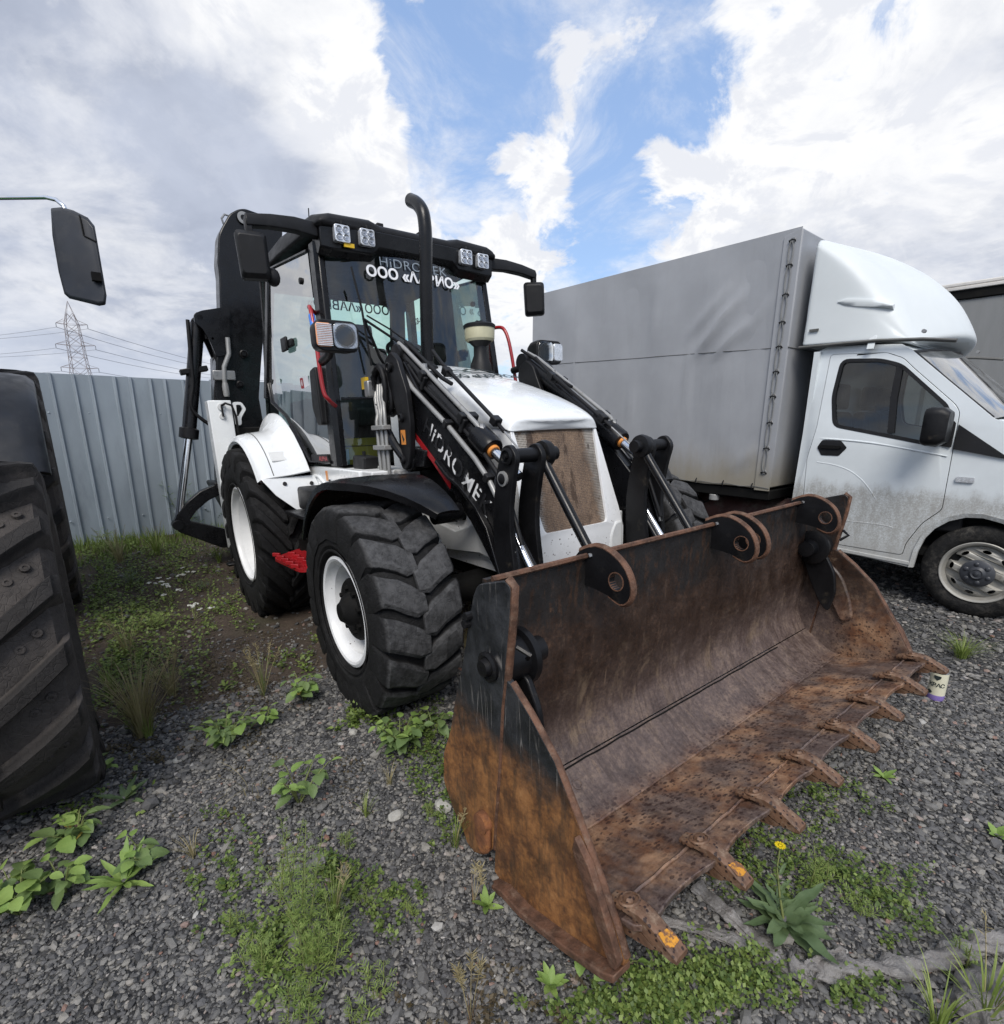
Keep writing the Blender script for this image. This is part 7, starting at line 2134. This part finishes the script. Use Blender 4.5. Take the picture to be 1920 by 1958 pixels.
broad_plant(285, 1650, .09, 9, 'leafy sprig beside the spiky rosette in the left foreground', big=1.0)
broad_plant(40, 1745, .14, 36, 'large spread of pale broad leaves in the left bottom corner', big=1.2)
broad_plant(125, 1705, .10, 12, 'leafy sprig just right of the corner clump of broad leaves')
broad_plant(1120, 1830, .07, 6, 'broad-leaved seedling peeping out under the near bucket corner', big=.9)
broad_plant(1178, 1862, .06, 5, 'big pale leaf seedling below the nearest bucket tooth', big=1.1)

def rosette(px, py, L, W, n, label, m='leaf', rise=.5, flower=False, wave=.6, curl=.35):
    p = gp(px, py); r = random.Random(int(px + 3 * py))
    root = empty('rosette_weed', Matrix.Translation(p), label=label, category='weed', group='rosette weeds in the gravel')
    me = [leaf_mesh(L, W, 'leaf', G[m], curl, .2, .75, wave), leaf_mesh(L * .8, W * .9, 'leaf', G[m], curl * .6, .25, .8, wave)]
    for i in range(n):
        yaw = i * 2.4 + r.uniform(-.25, .25)
        el = rise * (.35 + .9 * (i / n)) + r.uniform(-.1, .1)
        put(me[i % 2], 'leaf', root, Matrix.Translation((0, 0, .004)) @ Matrix.Rotation(yaw, 4, 'Z') @ Matrix.Rotation(-el, 4, 'Y') @ Matrix.Rotation(R_(r.uniform(-15, 15)), 4, 'X') @ Matrix.Scale(r.uniform(.75, 1.1), 4))
    if flower:
        MB().tube([(0, 0, 0), (-.01, .03, .08), (-.02, .05, .17), (-.015, .06, .235)], [.004, .004, .003, .003], 6).build('stem', G['stem'], root, smooth=60)
        F = MB().sphere((-.015, .06, .245), .007, sc=(1, 1, .7)).build('flower', G['flower'], root)
        mb = MB()
        for k in range(12):
            a = k * pi / 6
            mb.obox(Matrix.Translation((-.015 + .009 * cos(a), .06 + .009 * sin(a), .248)) @ Matrix.Rotation(a, 4, 'Z'), .014, .005, .001)
        mb.build('petal', G['flower'], F)
        for k in range(9):
            z = .03 + k * .02
            put(me[1], 'leaf', root, Matrix.Translation((-.012, .02 + z * .15, z)) @ Matrix.Rotation(k * 2.2, 4, 'Z') @ Matrix.Rotation(-.9, 4, 'Y') @ Matrix.Scale(.5 - .03 * k, 4))
    return root
rosette(238, 1690, .145, .012, 15, 'spiky narrow-leaved rosette in the left foreground gravel', 'leaf', .75, wave=.3, curl=.15)
rosette(240, 1530, .12, .014, 9, 'narrow-leaved rosette right below the tractor tyre', 'leaf_dark', .7, wave=.2, curl=.1)
rosette(1500, 1768, .175, .020, 19, 'large dark rosette with a yellow flower by the plastic sheet', 'leaf_dark', .75, True)
rosette(1053, 1885, .062, .011, 12, 'small bright star-shaped rosette at the bottom centre', 'leaf', .7, wave=.1, curl=.1)
rosette(930, 1735, .062, .010, 8, 'small bright rosette against the lower edge of the bucket', 'leaf', 1.0, wave=.1, curl=.1)
rosette(1690, 1488, .07, .010, 10, 'flat rosette with long stalks right of the bucket teeth', 'leaf', .7, wave=.2, curl=.2)
rosette(1905, 1600, .05, .012, 9, 'small pale rosette at the right edge of the gravel', 'leaf', .8, wave=.2, curl=.2)

def tuft(px, py, H, n, spread, m, label, wd=.0022, heads=None, droop=.35, cat='grass tuft'):
    p = gp(px, py); r = random.Random(int(px * 3 + py)); mb = MB()
    vs, fs = [], []
    for i in range(n):
        a = r.uniform(0, 2 * pi); b = r.uniform(0, spread * .18); h = H * r.uniform(.45, 1.0); out_ = spread * r.uniform(.15, 1.0)
        x0, y0 = b * cos(a), b * sin(a)
        side = Vector((-sin(a), cos(a), 0)) * wd * r.uniform(.7, 1.3)
        k = len(vs)
        S = 5
        for j in range(S + 1):
            t = j / S
            c = Vector((x0 + cos(a) * out_ * t ** 1.5, y0 + sin(a) * out_ * t ** 1.5, h * (t * (1 + droop) - droop * 1.0 * t ** 3)))
            ww = (1 - t) ** .6
            vs += [c - side * ww, c + side * ww]
        fs += [(k + 2 * j, k + 2 * j + 1, k + 2 * j + 3, k + 2 * j + 2) for j in range(S)]
    o = MB().add(vs, fs).build('grass_tuft', G[m], None, smooth=60, recalc=False, label=label, category=cat, group='grass tufts in the yard')
    o.location = p
    if heads:
        mb = MB()
        for i in range(heads[0]):
            a = r.uniform(0, 2 * pi); h = H * r.uniform(.9, 1.25); out_ = spread * r.uniform(.3, .9)
            tip = Vector((cos(a) * out_, sin(a) * out_, h))
            mb.tube([Vector((0, 0, 0)), tip * .5 + Vector((0, 0, h * .08)), tip], [.0014, .0012, .0009], 4)
            for q in range(heads[1]):
                t = .72 + .28 * q / heads[1]
                c = tip * t
                d = Vector((r.uniform(-1, 1), r.uniform(-1, 1), r.uniform(.2, 1))).normalized()
                mb.tube([c, c + d * .012, c + d * .022], [.0006, .0013, .0004], 3)
        mb.build('seed_head', G['dry'], o, smooth=60)
    return o
tuft(275, 1405, .38, 240, .24, 'dry', 'tall straw-coloured grass tuft right of the tractor tyre', .0018, (7, 18))
tuft(285, 1410, .16, 60, .12, 'grass', 'short green grass growing inside the straw-coloured tuft', .0018)
tuft(1838, 1258, .17, 150, .20, 'grass', 'bright green grass tuft below the truck front wheel', .0016)
tuft(505, 1330, .26, 34, .14, 'stem', 'thin wiry grass with starry seed heads on bare soil', .0012, (8, 22))
tuft(1880, 1955, .22, 40, .14, 'grass', 'long fresh grass blades in the bottom right corner', .0035, (4, 10))
tuft(1790, 1975, .16, 30, .12, 'grass', 'fresh grass blades left of the bottom right corner bag', .003)
tuft(870, 1620, .15, 40, .08, 'grass', 'thin grass growing along the near bucket side plate', .0016, (2, 10))
tuft(905, 1730, .13, 6, .04, 'dry_brown', 'dry brown seed stalk standing against the bucket', .001, (3, 26))
tuft(890, 1240, .34, 8, .08, 'dry', 'dry seeded stalk between front tyre and bucket', .0012, (4, 26))
tuft(900, 1955, .15, 10, .07, 'dry_brown', 'dry reddish stalks at the bottom centre of the gravel', .0012, (5, 24))
tuft(640, 1760, .17, 60, .10, 'grass', 'grass clump inside the feathery weed patch', .0016, (3, 10))
tuft(745, 1500, .10, 22, .07, 'dry', 'small dry tuft near the bushy weed by the bucket', .0014)
tuft(370, 1640, .10, 24, .08, 'dry', 'yellowed short tuft in the left foreground gravel', .0016)
tuft(700, 1560, .09, 30, .07, 'grass', 'short green tuft beside the pale angular stone', .0014)
tuft(480, 1510, .16, 14, .30, 'dry', 'flattened dry stalks fanned over the gravel', .0012, None, .8)

def feather(px, py, H, stems, label, m='feather', W=.10, dens=1.0, th=.11, name='feathery_weed', cat='weed'):
    p = gp(px, py); r = random.Random(int(px + py * 5)); vs, fs = [], []
    stl = []
    for s in range(stems):
        a = r.uniform(0, 2 * pi); ln = r.uniform(.1, .7)
        h = H * r.uniform(.55, 1.0)
        b0 = Vector((r.uniform(-1, 1) * W * .35, r.uniform(-1, 1) * W * .35, 0)); tip = b0 + Vector((cos(a) * ln * h * .5, sin(a) * ln * h * .5, h))
        stl.append(MB().tube([b0, b0.lerp(tip, .5) + Vector((0, 0, .01)), tip], [.0022, .0018, .001], 4))
        nb = int(h / .012 * dens)
        for i in range(nb):
            t = .12 + .88 * i / nb
            c = b0.lerp(tip, t)
            yaw = i * 2.4 + r.uniform(-.3, .3); L = W * (.62 - .42 * t) * r.uniform(.7, 1.2)
            d = Vector((cos(yaw), sin(yaw), r.uniform(.15, .8))).normalized()
            sd = Vector((-sin(yaw), cos(yaw), 0))
            upv = d.cross(sd)
            # pinnate leaf: midrib and paired narrow leaflets
            k = len(vs); w0 = .0011
            vs += [c - sd * w0, c + sd * w0, c + d * L]; fs.append((k, k + 1, k + 2))
            for j in range(3):
                q = c + d * L * (.35 + .22 * j); l2 = L * (.42 - .09 * j)
                for sg in (-1, 1):
                    e = (d * .75 + sd * sg * .8 + upv * r.uniform(-.25, .25)).normalized()
                    n2 = e.cross(Vector((0, 0, 1))).normalized() * l2 * th
                    k = len(vs)
                    vs += [q, q + e * l2 * .55 + n2, q + e * l2, q + e * l2 * .55 - n2]; fs.append((k, k + 1, k + 2, k + 3))
    root = empty(name, Matrix.Translation(p), label=label, category=cat, group='feathery weeds in the gravel')
    MB().add(vs, fs).build('foliage', G[m], root, smooth=0, recalc=False)
    for q in stl:
        q.build('stem', G['stem'], root, smooth=60)
    return root
feather(585, 1800, .42, 5, 'tallest grey-green feathery weed in the foreground gravel', 'feather', .11)
feather(610, 1870, .24, 8, 'bright feathery weed low in the foreground, under the tallest one', 'feather', .12)
feather(500, 1850, .11, 8, 'feathery weed patch left of the bright foreground clump', 'feather', .11)
feather(570, 1945, .09, 9, 'feathery weed cut by the bottom edge of the picture', 'feather', .11)
feather(640, 1790, .12, 6, 'feathery weed growing round the foreground grass clump', 'feather', .11)
feather(545, 1720, .30, 3, 'thin feathery sprig left of the tallest feathery weed', 'feather', .08)
feather(720, 1890, .07, 7, 'low feathery weed right of the foreground clump', 'feather', .09)
feather(700, 1720, .05, 5, 'small feathery seedling patch in mid gravel', 'feather', .07)
feather(790, 1745, .05, 5, 'small feathery seedling patch left of the bucket underside', 'feather', .07)
feather(1560, 1690, .16, 6, 'feathery weed behind the dark rosette with the flower', 'feather', .10)
feather(1640, 1740, .05, 8, 'low feathery patch right of the dark rosette', 'feather', .10)
feather(160, 1030, .85, 5, 'tall thin weed with tiny flower heads by the fence', 'feather', .22, .35, .2)
feather(355, 1020, 1.05, 4, 'tall dark weed at the fence beside the rear linkage', 'leaf_dark', .30, .35, .2)
feather(395, 1010, 1.25, 3, 'tallest thin weed at the fence behind the rear linkage', 'leaf_dark', .30, .30, .2)
feather(200, 1060, .40, 5, 'low bushy weed at the fence foot near the tractor', 'feather', .24, .5, .16)

tuft(330, 1330, .24, 70, .16, 'dry', 'dry grass spray between the straw tuft and the bare soil', .0015, (6, 14))
tuft(215, 1330, .22, 60, .13, 'grass', 'ragged green grass close beside the tractor tyre', .0018, (3, 10))
tuft(245, 1250, .26, 50, .16, 'dry', 'tall thin dry grass further back beside the tractor tyre', .0016, (6, 12))
tuft(300, 1060, .30, 70, .22, 'grass', 'long grass in front of the fence left of the rear linkage', .003, (6, 10))
tuft(230, 1075, .34, 60, .20, 'dry', 'dry grass in front of the fence near the tractor', .003, (8, 10))
tuft(420, 1075, .22, 40, .16, 'grass', 'grass beside the rear stabiliser foot', .0025)
feather(300, 1200, .16, 7, 'bushy low weed in the grassy patch behind the straw tuft', 'feather', .16, .8)
feather(385, 1130, .14, 6, 'bushy low weed close to the rear wheel', 'leaf_dark', .16, .7)
feather(255, 1120, .22, 6, 'bushy weed in the grassy patch right of the tractor rear wheel', 'leaf_dark', .18, .6)
feather(455, 1790, .10, 4, 'small feathery sprig left of the foreground patch', 'feather', .08)
feather(660, 1620, .07, 5, 'small yellow-green weed below the pale angular stone', 'feather', .07)
feather(820, 1560, .08, 5, 'small weed leaning on the bucket side plate', 'feather', .07)
feather(1850, 1850, .10, 5, 'feathery weed beside the bag in the corner', 'feather', .09)
feather(690, 1940, .06, 6, 'low weed at the bottom edge right of the feathery clump', 'feather', .08)
# white-flowered weeds behind the rear wheel
for i, (px, py) in enumerate(((352, 1115), (330, 1150), (372, 1185), (310, 1135))):
    p = gp(px, py); r = random.Random(i)
    root = empty('white_flower_weed', Matrix.Translation(p), label=('front one', 'left one', 'nearest one', 'rearmost one')[i] + ' of four small white-flowered weeds behind the rear wheel', category='weed', group='white-flowered weeds')
    mb = MB(); mf = MB()
    for k in range(6):
        q = Vector((r.uniform(-.10, .10), r.uniform(-.10, .10), r.uniform(.06, .14)))
        MB().tube([(0, 0, 0), q * .6, q], .002, 4).build('stem', G['stem'], root)
        mf = MB()
        for j in range(7):
            mf.sphere(q + Vector((r.uniform(-.018, .018), r.uniform(-.018, .018), r.uniform(0, .006))), .009, 6, 4, (1, 1, .5))
        mf.build('flower_head', G['petal'], root)


# ---- ground cover: masses of tiny leaves (nobody could count them)
def cover(name, patches, m, lsize, zmax, **props):
    V, Fc = [], []
    tot = 0
    for (px, py, rx, ry, n) in patches:
        c = gp(px, py); ex = gp(px + rx, py) - c; ey = gp(px, py - ry) - c
        rr = np.abs(rng.normal(0, .55, n)); aa = rng.uniform(0, 2 * pi, n)
        u = rr * np.cos(aa); v = rr * np.sin(aa)
        # clump them
        cl = rng.integers(0, max(1, n // 22), n); cu = rng.normal(0, .55, n // 22 + 1); cv = rng.normal(0, .55, n // 22 + 1)
        u = cu[cl] + rng.normal(0, .09, n); v = cv[cl] + rng.normal(0, .09, n)
        x = c.x + ex.x * u + ey.x * v; y = c.y + ex.y * u + ey.y * v
        z = gzv(x, y) + rng.uniform(.002, 1, n) ** 1.6 * zmax
        s = lsize * rng.uniform(.5, 1.3, n)
        yaw = rng.uniform(0, 2 * pi, n); el = rng.uniform(-.2, .9, n)
        d = np.stack([np.cos(yaw) * np.cos(el), np.sin(yaw) * np.cos(el), np.sin(el)], 1) * s[:, None]
        sd = np.stack([-np.sin(yaw), np.cos(yaw), rng.uniform(-.4, .4, n)], 1) * (s * .36)[:, None]
        p = np.stack([x, y, z], 1)
        q = np.stack([p, p + d * .5 + sd, p + d, p + d * .5 - sd], 1)
        V.append(q.reshape(-1, 3)); Fc.append((np.arange(n * 4).reshape(n, 4) + tot)); tot += n * 4
    return add_mesh(name, np.concatenate(V), np.concatenate(Fc), m, smooth=False, **props)
cover('ground_cover', [(1360, 1880, 150, 60, 2300), (1260, 1920, 90, 50, 1300), (1480, 1650, 130, 60, 1300), (1620, 1700, 120, 50, 900), (1600, 1520, 90, 40, 700), (640, 1680, 60, 50, 700), (520, 1800, 80, 70, 800), (1140, 1940, 90, 30, 700), (860, 1500, 50, 70, 900), (830, 1420, 60, 60, 1100),
                       (740, 1730, 60, 60, 500), (1700, 1750, 80, 60, 500), (100, 1520, 90, 30, 700), (440, 1620, 60, 60, 260), (1640, 1900, 60, 40, 400), (430, 1700, 60, 40, 300)], G['cover'], .015, .045, kind='stuff')
cover('ground_cover', [(1340, 1890, 140, 60, 700), (1250, 1920, 90, 50, 300), (1500, 1640, 120, 50, 400), (560, 1830, 90, 90, 400), (820, 1440, 60, 60, 300)], G['feather'], .015, .06, kind='stuff')
cover('ground_cover', [(260, 1190, 100, 80, 3600), (300, 1090, 120, 40, 1900), (230, 1280, 50, 60, 1200), (420, 1180, 60, 50, 700), (350, 1060, 80, 20, 800), (200, 1130, 40, 70, 1500), (560, 1260, 60, 30, 250), (700, 1385, 60, 20, 400), (230, 1050, 50, 20, 900), (400, 1310, 80, 50, 250), (470, 1130, 40, 50, 300), (150, 1060, 40, 30, 700)], G['cover'], .024, .06, kind='stuff')
cover('dry_litter', [(300, 1075, 140, 40, 2400), (330, 1230, 120, 90, 1800), (420, 1330, 160, 70, 1400), (520, 1270, 120, 60, 900), (250, 1430, 80, 30, 600), (1000, 1900, 150, 60, 350), (560, 1560, 200, 120, 300)], G['litter'], .016, .010, kind='stuff')
# low meadow growing all along the fence foot
def meadow():
    n = 16000
    t = rng.uniform(-5.2, 9, n); off = np.abs(rng.normal(0, .55, n)) + .05
    yaw = R_(43)
    x = -4.476 + np.cos(yaw) * t + np.sin(yaw) * off; y = 6.191 + np.sin(yaw) * t - np.cos(yaw) * off
    h = rng.uniform(.04, .20, n) * np.exp(-off * 1.1)
    a = rng.uniform(0, 2 * pi, n); ln = rng.uniform(.0, .6, n)
    b = np.stack([x, y, gzv(x, y) - .005], 1)
    tip = b + np.stack([np.cos(a) * ln * h, np.sin(a) * ln * h, h], 1)
    w_ = np.stack([-np.sin(a), np.cos(a), 0 * a], 1) * .006
    V = np.stack([b - w_, b + w_, tip], 1).reshape(-1, 3)
    add_mesh('fence_foot_grass', V, np.arange(n * 3).reshape(n, 3), G['cover'], smooth=False, kind='stuff')
meadow()

# ---------------------------------------------------------------- twisted grey plastic sheet, bag and drink can
def twisted(name, pix, rad, flat, twist, label, cat, seed=1, ends=(1, 1)):
    pts0 = [gp(x, y) for x, y in pix]
    pts = []
    for i in range(len(pts0) - 1):
        p0, p1, p2, p3 = pts0[max(0, i - 1)], pts0[i], pts0[i + 1], pts0[min(len(pts0) - 1, i + 2)]
        for q in range(14):
            t = q / 14
            pts.append(.5 * ((2 * p1) + (-p0 + p2) * t + (2 * p0 - 5 * p1 + 4 * p2 - p3) * t * t + (-p0 + 3 * p1 - 3 * p2 + p3) * t ** 3))
    pts.append(pts0[-1])
    r = random.Random(seed); N = 30; vs = []
    m = len(pts)
    for i, p in enumerate(pts):
        t = (pts[min(i + 1, m - 1)] - pts[max(0, i - 1)]).normalized()
        sd = t.cross(Vector((0, 0, 1))).normalized()
        k = i / (m - 1)
        env = rad * (ends[0] + (1 - ends[0]) * min(1, k * 4)) * (ends[1] + (1 - ends[1]) * min(1, (1 - k) * 4)) * (1 + .16 * sin(i * .31 + seed) + .10 * sin(i * .83))
        for j in range(N):
            a = 2 * pi * j / N; b = a + twist * i
            rr = env * (1 + .20 * sin(b * 3) + .12 * sin(b * 7 + 1.3) + .07 * sin(b * 13 + i * .05) + r.uniform(-.02, .02))
            vs.append(p + sd * rr * cos(a) + Vector((0, 0, max(-.004, flat * env + rr * flat * sin(a)))))
    fs = [(i * N + j, i * N + (j + 1) % N, (i + 1) * N + (j + 1) % N, (i + 1) * N + j) for i in range(m - 1) for j in range(N)]
    fs += [tuple(range(N - 1, -1, -1)), tuple(range((m - 1) * N, m * N))]
    return MB().add(vs, fs).build(name, G['film'], None, smooth=50, label=label, category=cat)
tw = twisted('plastic_sheet', [(1505, 1850), (1560, 1868), (1640, 1862), (1720, 1862), (1790, 1845), (1850, 1825), (1900, 1812), (1990, 1790)], .027, .72, .16, 'long twisted strip of grey plastic sheet lying under the bucket teeth', 'plastic sheet', 1, (.8, 1))
a_ = twisted('plastic_strand', [(1330, 1700), (1385, 1748), (1440, 1795), (1490, 1840), (1535, 1868)], .022, .55, .05, '', '', 3, (1.2, .9))
b_ = twisted('plastic_strand', [(1210, 1765), (1290, 1768), (1380, 1795), (1450, 1822), (1510, 1862), (1550, 1880)], .018, .5, .07, '', '', 5, (.9, .9))
c_ = twisted('plastic_strand', [(1560, 1885), (1545, 1870), (1570, 1845), (1610, 1832)], .014, 1.3, .12, '', '', 8, (.9, .9))
for q in (a_, b_, c_):
    del q['label']; del q['category']
    q.parent = tw
def bag():
    p = gp(1905, 1945); bm = bmesh.new(); bmesh.ops.create_icosphere(bm, subdivisions=4, radius=1)
    from mathutils import noise
    for v in bm.verts:
        n = v.co.normalized()
        d = 1 + .28 * noise.noise(n * 2.1) + .16 * abs(noise.noise(n * 5.0)) + .08 * noise.noise(n * 11)
        v.co = Vector((n.x * .12 * d, n.y * .10 * d, max(-.01, n.z * .075 * d)))
    me = bpy.data.meshes.new('plastic_bag'); bm.to_mesh(me); bm.free(); me.materials.append(G['film'])
    me.polygons.foreach_set('use_smooth', [True] * len(me.polygons))
    o = bpy.data.objects.new('plastic_bag', me); COL.objects.link(o); o.location = p + Vector((.02, 0, .02))
    o['label'] = 'crumpled grey plastic bag in the bottom right corner'; o['category'] = 'plastic bag'
bag()
def can():
    p = at_depth(1787, 1337, 3.02); p.z = gz(p.x, p.y)
    # keep it on the line of sight, on the ground
    for _ in range(5):
        p = ray_plane(1787, 1336, gz(p.x, p.y))
    dist = (p - CW).length
    k = dist / 3.3
    r, h = .034 * k, .158 * k
    root = empty('drink_can', Matrix.Translation(p), label='cream and black drink can with purple base under the far bucket tooth', category='drink can')
    m_c = mat('can_cream_print', (.62, .60, .46), .4, var=.04)[0]; m_p = mat('can_purple', (.22, .16, .42), .35, var=.08)[0]
    B_ = MB().lathe([(r, .030 * k), (r, h - .02)], (0, 0, 0), (0, 0, 1), 32).build('can_body', m_c, root, smooth=40)
    MB().lathe([(r * .8, 0), (r * .93, .004), (r * 1.005, .014), (r * 1.005, .031 * k)], (0, 0, 0), (0, 0, 1), 32).build('can_base', m_p, root)
    MB().lathe([(r, h - .02), (r * .82, h - .002), (r * .82, h), (r * .76, h - .004), (0, h - .005)], (0, 0, 0), (0, 0, 1), 32).build('can_top', G['steel'], root)
    # lettering wrapped round the can, facing the camera
    ang = math.atan2(-p.y, -p.x) - .25
    for i, ch in enumerate('КВАС'):
        a = ang + (-.55 + i * .46)
        m1 = basis((r * 1.004 * cos(a), r * 1.004 * sin(a), h * .52), (-sin(a), cos(a), 0), (0, 0, 1))
        text(ch, .026 * k, G['letter_black'], 'can_lettering', B_, m1, bold=.0008)
    a = ang + .1
    m1 = basis((r * 1.006 * cos(a), r * 1.006 * sin(a), h * .76), (-sin(a), cos(a), 0), (0, 0, 1))
    MB().prism([(-.014 * k, .010 * k), (.014 * k, .010 * k), (.012 * k, -.002 * k), (0, -.014 * k), (-.012 * k, -.002 * k)], 'z', 0, .001).build('can_emblem', G['letter_black'], B_, matrix=m1)
    m1 = basis((r * 1.006 * cos(ang - .5), r * 1.006 * sin(ang - .5), h * .26), (-sin(ang - .5), cos(ang - .5), 0), (0, 0, 1))
    MB().prism(circ2(0, 0, .012 * k, 12)[:9], 'z', 0, .001).build('can_mark', G['letter_black'], B_, matrix=m1)
can()
